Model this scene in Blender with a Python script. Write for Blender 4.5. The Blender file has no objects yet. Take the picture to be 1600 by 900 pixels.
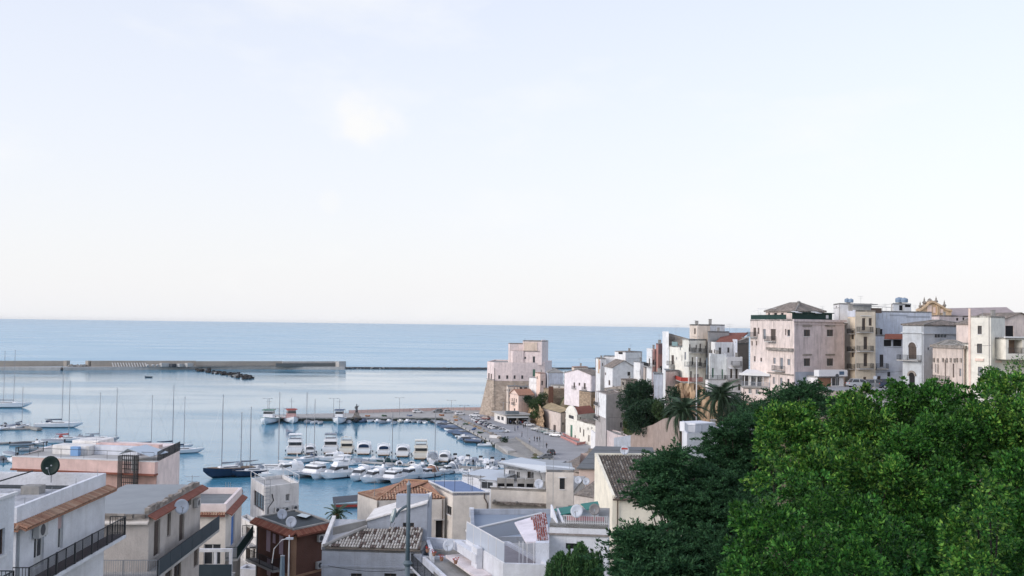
import bpy, bmesh, math, random
import numpy as np
from mathutils import Vector, Matrix

# ------------------------------------------------------------------ camera, sky, sun, exposure
sc = bpy.context.scene
COL = sc.collection
random.seed(7)
RNG = np.random.default_rng(7)
R = math.radians
H = 40.0                      # camera height above the water (m)
FPX = 1556.0                  # focal length in pixels of a 1600 px wide frame
PITCH, ROLL = R(2.12), R(0.72)
FW = Vector((0, math.cos(PITCH), math.sin(PITCH)))
R0 = Vector((1, 0, 0)); U0 = Vector((0, -math.sin(PITCH), math.cos(PITCH)))
RC = R0 * math.cos(ROLL) + U0 * math.sin(ROLL)
UC = -R0 * math.sin(ROLL) + U0 * math.cos(ROLL)
CAM = Vector((0, 0, H))
cam = bpy.data.cameras.new('camera')
cam.sensor_width = 36.0
cam.lens = 36.0 * FPX / 1600.0
cam.clip_start, cam.clip_end = 0.5, 200000.0
camo = bpy.data.objects.new('camera', cam)
COL.objects.link(camo)
camo.matrix_world = Matrix(((RC.x, UC.x, -FW.x, 0), (RC.y, UC.y, -FW.y, 0), (RC.z, UC.z, -FW.z, H), (0, 0, 0, 1)))
sc.camera = camo

SUN_EL, SUN_AZ = R(22), R(-118)       # azimuth measured from +Y towards +X: low, to the left and a little behind
world = bpy.data.worlds.new('World'); sc.world = world; world.use_nodes = True
wn, wl = world.node_tree.nodes, world.node_tree.links
bg = wn['Background']; bg.inputs[1].default_value = 0.12
sky = wn.new('ShaderNodeTexSky'); sky.sky_type = 'NISHITA'; sky.sun_disc = False
sky.sun_elevation = R(20); sky.sun_rotation = SUN_AZ
sky.air_density = 1.2; sky.dust_density = 0.6; sky.ozone_density = 2.5
def wnode(t, **k):
    n = wn.new(t)
    for a, b in k.items(): setattr(n, a, b)
    return n
def wmath(op, a, b=None):
    n = wnode('ShaderNodeMath', operation=op)
    for i, v in enumerate((a, b)):
        if v is None: continue
        if isinstance(v, (int, float)): n.inputs[i].default_value = v
        else: wl.new(v, n.inputs[i])
    return n.outputs[0]
tc = wnode('ShaderNodeTexCoord')
sep = wnode('ShaderNodeSeparateXYZ'); wl.new(tc.outputs['Generated'], sep.inputs[0])
elev = wmath('MAXIMUM', sep.outputs['Z'], 0.0)
veil = wmath('POWER', 2.718, wmath('MULTIPLY', elev, -0.95))       # thin bright haze, thickest at the horizon
veil = wmath('MULTIPLY', veil, 0.97)
# faint high wisps
mp = wnode('ShaderNodeMapping'); mp.inputs['Scale'].default_value = (2.2, 2.2, 5.5); mp.inputs['Location'].default_value = (0.2, 0.1, 0.35)
wl.new(tc.outputs['Generated'], mp.inputs[0])
nz = wnode('ShaderNodeTexNoise'); nz.inputs['Scale'].default_value = 2.1; nz.inputs['Detail'].default_value = 7; nz.inputs['Roughness'].default_value = 0.55
wl.new(mp.outputs[0], nz.inputs['Vector'])
rmp = wnode('ShaderNodeMapRange'); rmp.inputs[1].default_value = 0.56; rmp.inputs[2].default_value = 0.78; rmp.inputs[3].default_value = 0.0; rmp.inputs[4].default_value = 0.55
wl.new(nz.outputs[0], rmp.inputs[0])
mx = wnode('ShaderNodeMix', data_type='RGBA'); wl.new(veil, mx.inputs[0]); tn = wnode('ShaderNodeMix', data_type='RGBA', blend_type='MULTIPLY'); tn.inputs[0].default_value = 1; tn.inputs[7].default_value = (1.02, 0.86, 0.95, 1); wl.new(sky.outputs[0], tn.inputs[6]); wl.new(tn.outputs[2], mx.inputs[6]); mx.inputs[7].default_value = (2.80, 2.84, 2.94, 1)
mx2 = wnode('ShaderNodeMix', data_type='RGBA'); wl.new(rmp.outputs[0], mx2.inputs[0]); wl.new(mx.outputs[2], mx2.inputs[6]); mx2.inputs[7].default_value = (3.12, 3.12, 3.11, 1)
# the one small soft cloud left of the middle, and a fainter wisp below it
def puff(prev, px, py, rad, amt, col):
    d = (FW + RC * ((px - 800) / FPX) - UC * ((py - 450) / FPX)).normalized()
    dn = wnode('ShaderNodeTexNoise'); dn.inputs['Scale'].default_value = 26; dn.inputs['Detail'].default_value = 6; wl.new(tc.outputs['Generated'], dn.inputs['Vector'])
    ds = wnode('ShaderNodeVectorMath', operation='DISTANCE'); wl.new(tc.outputs['Generated'], ds.inputs[0]); ds.inputs[1].default_value = d
    f = wmath('SUBTRACT', wmath('SUBTRACT', 1.55, wmath('MULTIPLY', dn.outputs[0], 1.6)), wmath('DIVIDE', ds.outputs['Value'], rad))
    r = wnode('ShaderNodeMapRange'); r.interpolation_type = 'SMOOTHSTEP'; r.inputs[2].default_value = 0.7; r.inputs[4].default_value = amt; wl.new(f, r.inputs[0])
    m = wnode('ShaderNodeMix', data_type='RGBA'); wl.new(r.outputs[0], m.inputs[0]); wl.new(prev, m.inputs[6]); m.inputs[7].default_value = col; return m.outputs[2]
skyc = puff(mx2.outputs[2], 578, 200, 0.052, 0.8, (3.1, 3.08, 3.04, 1)); skyc = puff(skyc, 545, 165, 0.03, 0.6, (3.1, 3.08, 3.04, 1)); skyc = puff(skyc, 516, 316, 0.018, 0.3, (3.1, 3.08, 3.04, 1))
wl.new(skyc, bg.inputs[0])

sun = bpy.data.lights.new('sun', 'SUN'); sun.energy = 0.8; sun.angle = R(35); sun.color = (1.0, 0.93, 0.86)
suno = bpy.data.objects.new('sun', sun); COL.objects.link(suno)
sd = Vector((math.sin(SUN_AZ) * math.cos(SUN_EL), math.cos(SUN_AZ) * math.cos(SUN_EL), math.sin(SUN_EL)))
suno.rotation_euler = sd.to_track_quat('Z', 'Y').to_euler()
suno.location = (-60, -40, 90)

sc.view_settings.view_transform = 'Standard'; sc.view_settings.look = 'None'
sc.view_settings.gamma = 1.0; sc.view_settings.exposure = 1.42
sc.cycles.use_denoising = True
sc.cycles.max_bounces = 6; sc.cycles.diffuse_bounces = 3; sc.cycles.glossy_bounces = 3; sc.cycles.transmission_bounces = 4; sc.cycles.transparent_max_bounces = 6
sc.cycles.caustics_reflective = False; sc.cycles.caustics_refractive = False

# ------------------------------------------------------------------ picking points of the place
def ray(px, py):
    return FW + RC * ((px - 800) / FPX) - UC * ((py - 450) / FPX)
def at(px, py, Y):
    d = ray(px, py); return CAM + d * (Y / d.y)
def onz(px, py, z):
    d = ray(px, py); return CAM + d * ((z - H) / d.z)
def zat(px, py, Y): return at(px, py, Y).z
def xat(px, Y, py=600): return at(px, py, Y).x

# ------------------------------------------------------------------ materials
def lin(c): 
    c = c / 255.0
    return c / 12.92 if c <= 0.04045 else ((c + 0.055) / 1.055) ** 2.4
def shade(r, g, b, k=0.78):
    # base colour of a surface that looks (r,g,b) where a white wall looks (196,204,214)
    w = (lin(196), lin(204), lin(214))
    c = [lin(v) / q * k for v, q in zip((r, g, b), w)]; y = sum(c) / 3
    return tuple(min(0.84, max(0.004, y + (v - y) * 0.6)) for v in c)
MATS = {}
def mat(name, col, rough=0.85, spec=0.3, var=0.12, scale=0.6, stain=0.0, bump=0.0, bscale=6.0, metal=0.0, stainc=(0.16, 0.14, 0.12), attr=None, trans=0.0, ior=1.45):
    if name in MATS: return MATS[name]
    m = bpy.data.materials.new(name); m.use_nodes = True
    n, l = m.node_tree.nodes, m.node_tree.links
    p = n['Principled BSDF']
    p.inputs['Roughness'].default_value = rough; p.inputs['Metallic'].default_value = metal
    p.inputs['Specular IOR Level'].default_value = spec
    p.inputs['Base Color'].default_value = (*col, 1)
    p.inputs['Transmission Weight'].default_value = trans; p.inputs['IOR'].default_value = ior
    out = None
    if var or stain or bump or attr:
        g = n.new('ShaderNodeNewGeometry')
    if attr:
        a = n.new('ShaderNodeAttribute'); a.attribute_name = attr; out = a.outputs['Color']
    if var:
        t = n.new('ShaderNodeTexNoise'); t.inputs['Scale'].default_value = scale; t.inputs['Detail'].default_value = 6; t.inputs['Roughness'].default_value = 0.65
        l.new(g.outputs['Position'], t.inputs['Vector'])
        mr = n.new('ShaderNodeMapRange'); mr.inputs[1].default_value = 0.28; mr.inputs[2].default_value = 0.72; mr.inputs[3].default_value = 1 - var; mr.inputs[4].default_value = 1 + var * 0.6
        l.new(t.outputs[0], mr.inputs[0])
        mm = n.new('ShaderNodeMix'); mm.data_type = 'RGBA'; mm.blend_type = 'MULTIPLY'; mm.inputs[0].default_value = 1
        if out is None: mm.inputs[6].default_value = (*col, 1)
        else: l.new(out, mm.inputs[6])
        l.new(mr.outputs[0], mm.inputs[7]); out = mm.outputs[2]
    if stain:
        mpn = n.new('ShaderNodeMapping'); mpn.inputs['Scale'].default_value = (1.6, 1.6, 0.16)
        l.new(g.outputs['Position'], mpn.inputs[0])
        t2 = n.new('ShaderNodeTexNoise'); t2.inputs['Scale'].default_value = 0.9; t2.inputs['Detail'].default_value = 8; t2.inputs['Roughness'].default_value = 0.7
        l.new(mpn.outputs[0], t2.inputs['Vector'])
        r2 = n.new('ShaderNodeMapRange'); r2.inputs[1].default_value = 0.5; r2.inputs[2].default_value = 0.76; r2.inputs[3].default_value = 0; r2.inputs[4].default_value = stain
        l.new(t2.outputs[0], r2.inputs[0])
        m3 = n.new('ShaderNodeMix'); m3.data_type = 'RGBA'; l.new(r2.outputs[0], m3.inputs[0])
        l.new(out, m3.inputs[6]) if out is not None else setattr(m3.inputs[6], 'default_value', (*col, 1))
        m3.inputs[7].default_value = (*stainc, 1); out = m3.outputs[2]
    if out is not None: l.new(out, p.inputs['Base Color'])
    if bump:
        t4 = n.new('ShaderNodeTexNoise'); t4.inputs['Scale'].default_value = bscale; t4.inputs['Detail'].default_value = 5
        l.new(g.outputs['Position'], t4.inputs['Vector'])
        b = n.new('ShaderNodeBump'); b.inputs['Strength'].default_value = bump; b.inputs['Distance'].default_value = 0.3
        l.new(t4.outputs[0], b.inputs['Height']); l.new(b.outputs[0], p.inputs['Normal'])
    MATS[name] = m
    return m
def plaster(name, r, g, b, stain=0.25, var=0.2, **k):
    return mat('plaster_' + name, shade(r, g, b), 0.9, 0.2, var, 0.7, min(0.7, stain * 1.3), 0.2, 9.0, **k)
def masonry(name, col, mortar, bw=0.7, bh=0.35, var=0.35, disp=0.6):
    key = 'masonry_' + name
    if key in MATS: return MATS[key]
    m = mat(key, col, 0.95, 0.1, 0, 1)
    n, l = m.node_tree.nodes, m.node_tree.links; p = n['Principled BSDF']
    g = n.new('ShaderNodeNewGeometry')
    v = n.new('ShaderNodeTexVoronoi'); v.inputs['Scale'].default_value = 1.0; v.inputs['Randomness'].default_value = 0.85
    mpn = n.new('ShaderNodeMapping'); mpn.inputs['Scale'].default_value = (1 / bw, 1 / bw, 1 / bh)
    l.new(g.outputs['Position'], mpn.inputs[0]); l.new(mpn.outputs[0], v.inputs['Vector'])
    t = n.new('ShaderNodeTexNoise'); t.inputs['Scale'].default_value = 0.35; t.inputs['Detail'].default_value = 7; l.new(g.outputs['Position'], t.inputs['Vector'])
    sp = n.new('ShaderNodeSeparateColor'); l.new(v.outputs['Color'], sp.inputs[0])
    mr = n.new('ShaderNodeMapRange'); mr.inputs[3].default_value = 1 - var; mr.inputs[4].default_value = 1 + var; l.new(sp.outputs[0], mr.inputs[0])
    mm = n.new('ShaderNodeMix'); mm.data_type = 'RGBA'; mm.blend_type = 'MULTIPLY'; mm.inputs[0].default_value = 1; mm.inputs[6].default_value = (*col, 1); l.new(mr.outputs[0], mm.inputs[7])
    r2 = n.new('ShaderNodeMapRange'); r2.inputs[1].default_value = 0.4; r2.inputs[2].default_value = 0.7; r2.inputs[4].default_value = 0.75; l.new(t.outputs[0], r2.inputs[0])
    m3 = n.new('ShaderNodeMix'); m3.data_type = 'RGBA'; l.new(r2.outputs[0], m3.inputs[0]); l.new(mm.outputs[2], m3.inputs[6]); m3.inputs[7].default_value = (*mortar, 1)
    l.new(m3.outputs[2], p.inputs['Base Color'])
    b = n.new('ShaderNodeBump'); b.inputs['Strength'].default_value = disp; b.inputs['Distance'].default_value = 0.15; l.new(v.outputs['Distance'], b.inputs['Height']); l.new(b.outputs[0], p.inputs['Normal'])
    return m

M_WHITE = plaster('white', 190, 201, 218, 0.24, stainc=(.34, .33, .31))
M_WHITE2 = plaster('old_white', 200, 204, 208, 0.4)
M_TRIM = mat('trim_white', (0.72, 0.72, 0.72), 0.6, 0.4, 0.08)
M_FRAME = mat('window_frame_white', (0.66, 0.66, 0.65), 0.5, 0.4, 0.05)
M_FRAMEB = mat('window_frame_brown', (0.10, 0.07, 0.055), 0.5, 0.4, 0.1)
M_GLASS = mat('window_glass', (0.045, 0.05, 0.056), 0.1, 0.6, 0)
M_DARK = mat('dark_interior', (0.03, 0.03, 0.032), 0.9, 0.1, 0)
M_SHUT = mat('shutter_brown', (0.11, 0.088, 0.076), 0.7, 0.3, 0.2, 3)
M_SHUTG = mat('shutter_grey', (0.26, 0.27, 0.29), 0.7, 0.3, 0.15, 3)
M_SHUTB = mat('shutter_blue', (0.12, 0.25, 0.55), 0.6, 0.3, 0.1, 3)
M_SHUTGR = mat('shutter_green', (0.10, 0.22, 0.16), 0.6, 0.3, 0.1, 3)
M_SHUTP = mat('shutter_pink', (0.52, 0.40, 0.45), 0.7, 0.3, 0.1, 3)
M_IRON = mat('wrought_iron', (0.03, 0.034, 0.038), 0.55, 0.4, 0.1)
M_STEEL = mat('galvanised_steel', (0.32, 0.34, 0.36), 0.45, 0.5, 0.12, 2, metal=0.3)
M_CONC = mat('concrete', (0.33, 0.32, 0.30), 0.9, 0.2, 0.25, 0.5, 0.35, 0.3, 4)
M_CONCL = mat('concrete_pale', (0.46, 0.45, 0.43), 0.9, 0.2, 0.22, 0.35, 0.3, 0.3, 4)
M_ROOF = mat('bitumen_roof_grey', (0.20, 0.215, 0.22), 0.9, 0.2, 0.25, 0.35, 0.0, 0.25, 3)
M_ROOFD = mat('bitumen_roof_dark', (0.065, 0.075, 0.08), 0.85, 0.3, 0.35, 0.4, 0.0, 0.2, 3)
def tide_mat():
    m = mat('quay_concrete', (0.42, 0.41, 0.39), 0.9, 0.2, 0.25, 0.3, 0.35, 0.3, 4); n, l = m.node_tree.nodes, m.node_tree.links; p = n['Principled BSDF']; src = p.inputs['Base Color'].links[0].from_socket
    g = n.new('ShaderNodeNewGeometry'); s = n.new('ShaderNodeSeparateXYZ'); l.new(g.outputs['Position'], s.inputs[0]); t = n.new('ShaderNodeTexNoise'); t.inputs['Scale'].default_value = .5; l.new(g.outputs['Position'], t.inputs['Vector'])
    a = n.new('ShaderNodeMath'); a.operation = 'ADD'; l.new(s.outputs['Z'], a.inputs[0]); l.new(t.outputs[0], a.inputs[1]); r = n.new('ShaderNodeMapRange'); r.inputs[1].default_value = 1.35; r.inputs[2].default_value = 1.75; r.inputs[3].default_value = 1; r.inputs[4].default_value = 0; l.new(a.outputs[0], r.inputs[0])
    x = n.new('ShaderNodeMix'); x.data_type = 'RGBA'; l.new(r.outputs[0], x.inputs[0]); l.new(src, x.inputs[6]); x.inputs[7].default_value = (.045, .055, .045, 1); l.new(x.outputs[2], p.inputs['Base Color']); return m
M_QUAY = tide_mat()      # weed and damp below the tide mark
M_TERRA = mat('terracotta', (0.40, 0.22, 0.15), 0.85, 0.2, 0.3, 2.5, 0.25, 0.3, 8)
M_TERRAR = mat('terracotta_red', (0.27, 0.105, 0.075), 0.85, 0.2, 0.3, 2.5, 0.2, 0.3, 8)
M_TILE = mat('roof_tile_mixed', (0.3, 0.25, 0.2), 0.9, 0.2, 0.25, 3.0, 0.0, 0.3, 9, attr='tint')
M_OLDTILE = masonry('old_tiles', (0.26, 0.22, 0.19), (0.17, 0.16, 0.14), 0.35, 0.35, 0.45, 0.8)
M_STONE = masonry('stone_tan', (0.36, 0.28, 0.20), (0.25, 0.19, 0.14), 0.8, 0.4)
M_STONEG = masonry('stone_grey', (0.30, 0.27, 0.24), (0.20, 0.18, 0.16), 0.7, 0.35)
M_BOATW = mat('gelcoat_white', (0.78, 0.79, 0.80), 0.25, 0.5, 0.04, 0.8)
M_BOATC = mat('gelcoat_cream', (0.70, 0.67, 0.60), 0.3, 0.5, 0.05, 0.8)
M_BOATG = mat('boat_canvas_grey', (0.28, 0.31, 0.35), 0.9, 0.2, 0.1, 1.5)
M_BOATB = mat('hull_navy', (0.012, 0.03, 0.07), 0.25, 0.5, 0.08, 0.8)
M_BOATBL = mat('boat_cover_blue', (0.12, 0.16, 0.235), 0.8, 0.2, 0.15, 1.5)
M_BOATK = mat('boat_dark_grey', (0.06, 0.065, 0.075), 0.5, 0.4, 0.15, 1.5)
M_TEAK = mat('teak', (0.24, 0.15, 0.085), 0.7, 0.3, 0.2, 3)
M_TUBE = mat('inflatable_tube_grey', (0.42, 0.44, 0.47), 0.6, 0.3, 0.08, 1.5)
M_ALU = mat('aluminium_mast', (0.26, 0.27, 0.29), 0.4, 0.5, 0.05, metal=0.4)
M_RUB = mat('rubber_black', (0.015, 0.015, 0.016), 0.8, 0.3, 0.1)
M_REDP = mat('red_paint', (0.42, 0.06, 0.045), 0.6, 0.3, 0.15)
M_BARK = mat('bark', (0.055, 0.045, 0.036), 0.95, 0.1, 0.3, 4, 0, 0.6, 14)
M_ASPH = mat('asphalt', (0.34, 0.345, 0.36), 0.9, 0.2, 0.18, 0.15, 0.0, 0.1, 6)

# ------------------------------------------------------------------ mesh building
class MB:
    def __init__(s): s.v = []; s.f = []; s.mi = []; s.cm = 0; s.smooth = False
    def face(s, pts):
        b = len(s.v); s.v += [Vector(p) for p in pts]; s.f.append(tuple(range(b, b + len(pts)))); s.mi.append(s.cm); return s
    def hexa(s, p):   # 8 points: bottom 0-3 counter-clockwise from above, top 4-7
        b = len(s.v); s.v += [Vector(q) for q in p]
        for q in ((3, 2, 1, 0), (4, 5, 6, 7), (0, 1, 5, 4), (1, 2, 6, 5), (2, 3, 7, 6), (3, 0, 4, 7)):
            s.f.append(tuple(b + i for i in q)); s.mi.append(s.cm)
        return s
    def box(s, x0, y0, z0, x1, y1, z1):
        return s.hexa([(x0, y0, z0), (x1, y0, z0), (x1, y1, z0), (x0, y1, z0), (x0, y0, z1), (x1, y0, z1), (x1, y1, z1), (x0, y1, z1)])
    def obox(s, o, ax, ay, az):  # origin corner + three edge vectors
        o, ax, ay, az = Vector(o), Vector(ax), Vector(ay), Vector(az)
        if ax.cross(ay).dot(az) < 0: o, ax = o + ax, -ax
        return s.hexa([o, o + ax, o + ax + ay, o + ay, o + az, o + ax + az, o + ax + ay + az, o + ay + az])
    def prism(s, poly, z0, z1):
        ar = sum(poly[i][0] * poly[(i + 1) % len(poly)][1] - poly[(i + 1) % len(poly)][0] * poly[i][1] for i in range(len(poly)))
        if ar < 0: poly = poly[::-1]
        n = len(poly); b = len(s.v)
        s.v += [Vector((p[0], p[1], z0)) for p in poly] + [Vector((p[0], p[1], z1)) for p in poly]
        s.f.append(tuple(b + i for i in range(n - 1, -1, -1))); s.f.append(tuple(b + n + i for i in range(n)))
        for i in range(n):
            j = (i + 1) % n; s.f.append((b + i, b + j, b + n + j, b + n + i))
        s.mi += [s.cm] * (n + 2); return s
    def tube(s, path, rad, n=6, cap=True):
        path = [Vector(p) for p in path]; rads = rad if isinstance(rad, (list, tuple)) else [rad] * len(path)
        b = len(s.v); k = len(path)
        for i, p in enumerate(path):
            t = (path[min(i + 1, k - 1)] - path[max(i - 1, 0)]).normalized()
            a = Vector((0, 0, 1)) if abs(t.z) < 0.9 else Vector((1, 0, 0))
            u = t.cross(a).normalized(); w = t.cross(u)
            for j in range(n):
                an = 2 * math.pi * j / n
                s.v.append(p + (u * math.cos(an) + w * math.sin(an)) * rads[i])
        for i in range(k - 1):
            for j in range(n):
                j2 = (j + 1) % n
                s.f.append((b + i * n + j, b + (i + 1) * n + j, b + (i + 1) * n + j2, b + i * n + j2)); s.mi.append(s.cm)
        if cap:
            s.f.append(tuple(b + j for j in range(n))); s.f.append(tuple(b + (k - 1) * n + j for j in range(n - 1, -1, -1))); s.mi += [s.cm, s.cm]
        return s
    def loft(s, rings, closed=True, cap=True):
        b = len(s.v); n = len(rings[0])
        for r in rings: s.v += [Vector(p) for p in r]
        for i in range(len(rings) - 1):
            for j in range(n if closed else n - 1):
                j2 = (j + 1) % n
                s.f.append((b + i * n + j, b + i * n + j2, b + (i + 1) * n + j2, b + (i + 1) * n + j)); s.mi.append(s.cm)
        if cap and closed:
            s.f.append(tuple(b + j for j in range(n - 1, -1, -1))); s.f.append(tuple(b + (len(rings) - 1) * n + j for j in range(n))); s.mi += [s.cm] * 2
        return s
    def lathe(s, c, prof, n=10):  # prof: (radius, z)
        return s.loft([[(c[0] + r * math.cos(2 * math.pi * j / n), c[1] + r * math.sin(2 * math.pi * j / n), c[2] + z) for j in range(n)] for r, z in prof])
    def build(s, name, m, parent=None, off=None, fix=False, smooth=None, loc=None):
        if not s.f: return None
        o0 = Vector(off) if off is not None else Vector(parent['_o']) if parent is not None and parent.get('_o') is not None else Vector((0, 0, 0))
        me = bpy.data.meshes.new(name)
        me.from_pydata([tuple(v - o0) for v in s.v], [], s.f)
        for q in (m if isinstance(m, (list, tuple)) else [m]): me.materials.append(q)
        if len(set(s.mi)) > 1: me.polygons.foreach_set('material_index', s.mi)
        if fix:
            bm = bmesh.new(); bm.from_mesh(me); bmesh.ops.remove_doubles(bm, verts=bm.verts, dist=1e-4); bmesh.ops.recalc_face_normals(bm, faces=bm.faces); bm.to_mesh(me); bm.free()
        if s.smooth or smooth:
            me.polygons.foreach_set('use_smooth', [True] * len(me.polygons))
        o = bpy.data.objects.new(name, me); COL.objects.link(o)
        if parent is not None:
            o.parent = parent
            if parent.get('_o') is not None: o['_o'] = list(parent['_o'])
        if loc is not None: o.location = loc
        return o
def tag(o, label=None, cat=None, group=None, kind=None):
    if label: o['label'] = label
    if cat: o['category'] = cat; o['kind'] = 'thing'
    if group: o['group'] = group
    if kind: o['kind'] = kind
    return o
def thing(name, label, cat, loc, group=None, rz=0.0, world=False):
    o = bpy.data.objects.new(name, None); COL.objects.link(o); o.location = loc; o.rotation_euler = (0, 0, rz)
    o.empty_display_size = 0.3
    if world: o['_o'] = list(loc)       # parts are given in world coordinates
    return tag(o, label, cat, group)
def copy_tree(o, parent=None):
    c = o.copy(); COL.objects.link(c); c.parent = parent
    for ch in list(o.children): copy_tree(ch, c)
    return c

# ------------------------------------------------------------------ houses
def v2(p): return Vector((p[0], p[1]))
def corner(px, Y): return v2(at(px, 600, Y))
def flat(pts, z): return [v2(onz(px, py, z)) for px, py in pts]
class House:
    """Walls with real openings between visible corners (left to right), closed at the back."""
    def __init__(s, name, label, pts, z0, z1, m, group=None, back=None, depth=8.0, cat='house', roof=None, parapet=0.0, ptop=None, thick=0.25):
        s.pts = [v2(p) for p in pts]; s.z0, s.z1, s.m = z0, z1, m; s.vis = len(s.pts) - 1
        P = s.pts
        if back is not None: bk = [v2(p) for p in back]
        elif len(P) == 2:
            d = (P[1] - P[0]).normalized(); nb = Vector((-d.y, d.x)) * depth; bk = [P[1] + nb, P[0] + nb]
        elif len(P) == 3: bk = [P[0] + P[2] - P[1]]
        else: bk = []
        s.poly = P + bk
        c = sum(s.poly, Vector((0, 0))) / len(s.poly)
        s.root = thing(name, label, cat, (c.x, c.y, z0), group, world=True)
        s.op = {}; s.jobs = []; s.roofm = roof or M_ROOF; s.parapet = parapet; s.ptop = ptop; s.thick = thick; s.extra = []; s.noroof = False; s.fm = {}
    def frame(s, i):
        A, B = s.poly[i], s.poly[(i + 1) % len(s.poly)]
        d = (B - A); L = d.length; d = d / L
        return A, d, L, Vector((d.y, -d.x))
    def loc(s, i, px, py):
        A, d, L, n = s.frame(i); r = ray(px, py)
        t = ((A - Vector((0, 0))).dot(n)) / (r.x * n.x + r.y * n.y)
        p = CAM + r * t
        return (Vector((p.x, p.y)) - A).dot(d), p.z
    def P3(s, i, u, z, o=0.0):
        A, d, L, n = s.frame(i); q = A + d * u + n * o
        return Vector((q.x, q.y, z))
    def rect(s, i, x0, y0, x1, y1):
        u0 = s.loc(i, x0, (y0 + y1) / 2)[0]; u1 = s.loc(i, x1, (y0 + y1) / 2)[0]
        za = s.loc(i, (x0 + x1) / 2, y1)[1]; zb = s.loc(i, (x0 + x1) / 2, y0)[1]
        L = s.frame(i)[2]
        return max(0.05, min(u0, L - 0.2)), max(0.15, min(u1, L - 0.05)), za, min(zb, s.z1 - 0.05)
    def win(s, i, x0, y0, x1, y1, st='w', fm=None, pm=None, rec=0.2, trim=False):
        s.winu(i, *s.rect(i, x0, y0, x1, y1), st, fm, pm, rec, trim); return s
    def winu(s, i, u0, u1, z0, z1, st='w', fm=None, pm=None, rec=0.2, trim=False):
        if u1 - u0 < 0.15 or z1 - z0 < 0.15: return s
        s.op.setdefault(i, []).append((u0, u1, z0, z1, rec)); s.jobs.append((i, u0, u1, z0, z1, st, fm, pm, rec, trim)); return s
    def wbox(s, mb, i, u0, u1, z0, z1, o0, o1):
        A, d, L, n = s.frame(i)
        q = s.P3(i, u0, z0, o0); return mb.obox(q, Vector((d.x, d.y, 0)) * (u1 - u0), Vector((n.x, n.y, 0)) * (o1 - o0), Vector((0, 0, z1 - z0)))
    def part(s, name, m, fn, parent=None, kind=None, **k):
        mb = MB(); fn(mb); o = mb.build(name, m, parent or s.root, **k)
        if kind and o: o['kind'] = kind
        return o
    def band(s, i, y, h=0.25, out=0.12, m=None, u0=None, u1=None, name='cornice', z=None):
        L = s.frame(i)[2]; z = s.loc(i, (500), y)[1] if z is None and False else (z if z is not None else s.loc_mid(i, y))
        a = -out if u0 is None else u0; b = L + out if u1 is None else u1
        return s.part(name, m or s.m, lambda mb: s.wbox(mb, i, a, b, z - h, z, -0.05, out))
    def loc_mid(s, i, y):
        A, d, L, n = s.frame(i); q = A + d * (L / 2)
        px = 800 + FPX * (q.x / q.y)
        return s.loc(i, px, y)[1]
    def balcony(s, i, x0, x1, y, dep=0.9, rh=1.0, st='bars', m=None, slab=None, sp=0.16, slabm=None):
        u0 = s.loc(i, x0, y)[0]; u1 = s.loc(i, x1, y)[0]; z = s.loc(i, (x0 + x1) / 2, y)[1]
        return s.balconyu(i, u0, u1, z, dep, rh, st, m, slab, sp, slabm)
    def balconyu(s, i, u0, u1, z, dep=0.9, rh=1.0, st='bars', m=None, slab=None, sp=0.16, slabm=None):
        m = m or M_IRON
        o = s.part('balcony', slabm or M_CONCL, lambda mb: s.wbox(mb, i, u0, u1, z - 0.18, z, -0.02, dep))
        if st == 'none': return o
        def rail(mb):
            e = 0.05
            cs = [s.P3(i, u0 + e, z, 0.0), s.P3(i, u0 + e, z, dep - e), s.P3(i, u1 - e, z, dep - e), s.P3(i, u1 - e, z, 0.0)]
            railing(mb, cs, rh, sp, 'solid' if st == 'solid' else 'bars')
        s.part('railing', m, rail, o)
        return o
    def finish(s):
        mb = MB(); N = len(s.poly)
        ms = [s.m] + list(s.fm.values()); ki = {f: 1 + k for k, f in enumerate(s.fm)}
        for i in range(N):
            mb.cm = ki.get(i, 0)
            A, d, L, n = s.frame(i); ops = s.op.get(i, [])
            us = sorted({0.0, L} | {round(min(max(q, 0), L), 3) for o in ops for q in o[:2]}); zs = sorted({s.z0, s.z1} | {round(min(max(q, s.z0), s.z1), 3) for o in ops for q in o[2:4]})
            for a in range(len(us) - 1):
                for b in range(len(zs) - 1):
                    um, zm = (us[a] + us[a + 1]) / 2, (zs[b] + zs[b + 1]) / 2
                    if any(o[0] < um < o[1] and o[2] < zm < o[3] for o in ops): continue
                    mb.face([s.P3(i, us[a], zs[b]), s.P3(i, us[a + 1], zs[b]), s.P3(i, us[a + 1], zs[b + 1]), s.P3(i, us[a], zs[b + 1])])
            for (u0, u1, z0, z1, rec) in ops:
                f = [s.P3(i, u0, z0), s.P3(i, u1, z0), s.P3(i, u1, z1), s.P3(i, u0, z1)]; g = [s.P3(i, u0, z0, -rec), s.P3(i, u1, z0, -rec), s.P3(i, u1, z1, -rec), s.P3(i, u0, z1, -rec)]
                for k in range(4):
                    j = (k + 1) % 4; mb.face([f[j], f[k], g[k], g[j]])
                mb.face([q for q in g])
        mb.cm = 0
        for e in s.extra: mb.face(e)
        mb.build('wall', ms, s.root)
        for (i, u0, u1, z0, z1, st, fm, pm, rec, trim) in s.jobs: s.mkwin(i, u0, u1, z0, z1, st, fm, pm, rec, trim)
        if not s.noroof:
            inset = s.poly
            s.part('roof', s.roofm, lambda mb: mb.prism([tuple(p) for p in inset], s.z1 - 0.3, s.z1 + 0.004) if not s.parapet else mb.prism([tuple(p) for p in shrink(inset, 0.02)], s.z1 - 0.3, s.z1))
        if s.parapet:
            s.part('parapet', s.ptop or s.m, lambda mb: ringwall(mb, s.poly, s.thick, s.z1 - 0.01, s.z1 + s.parapet))
        return s
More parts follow.
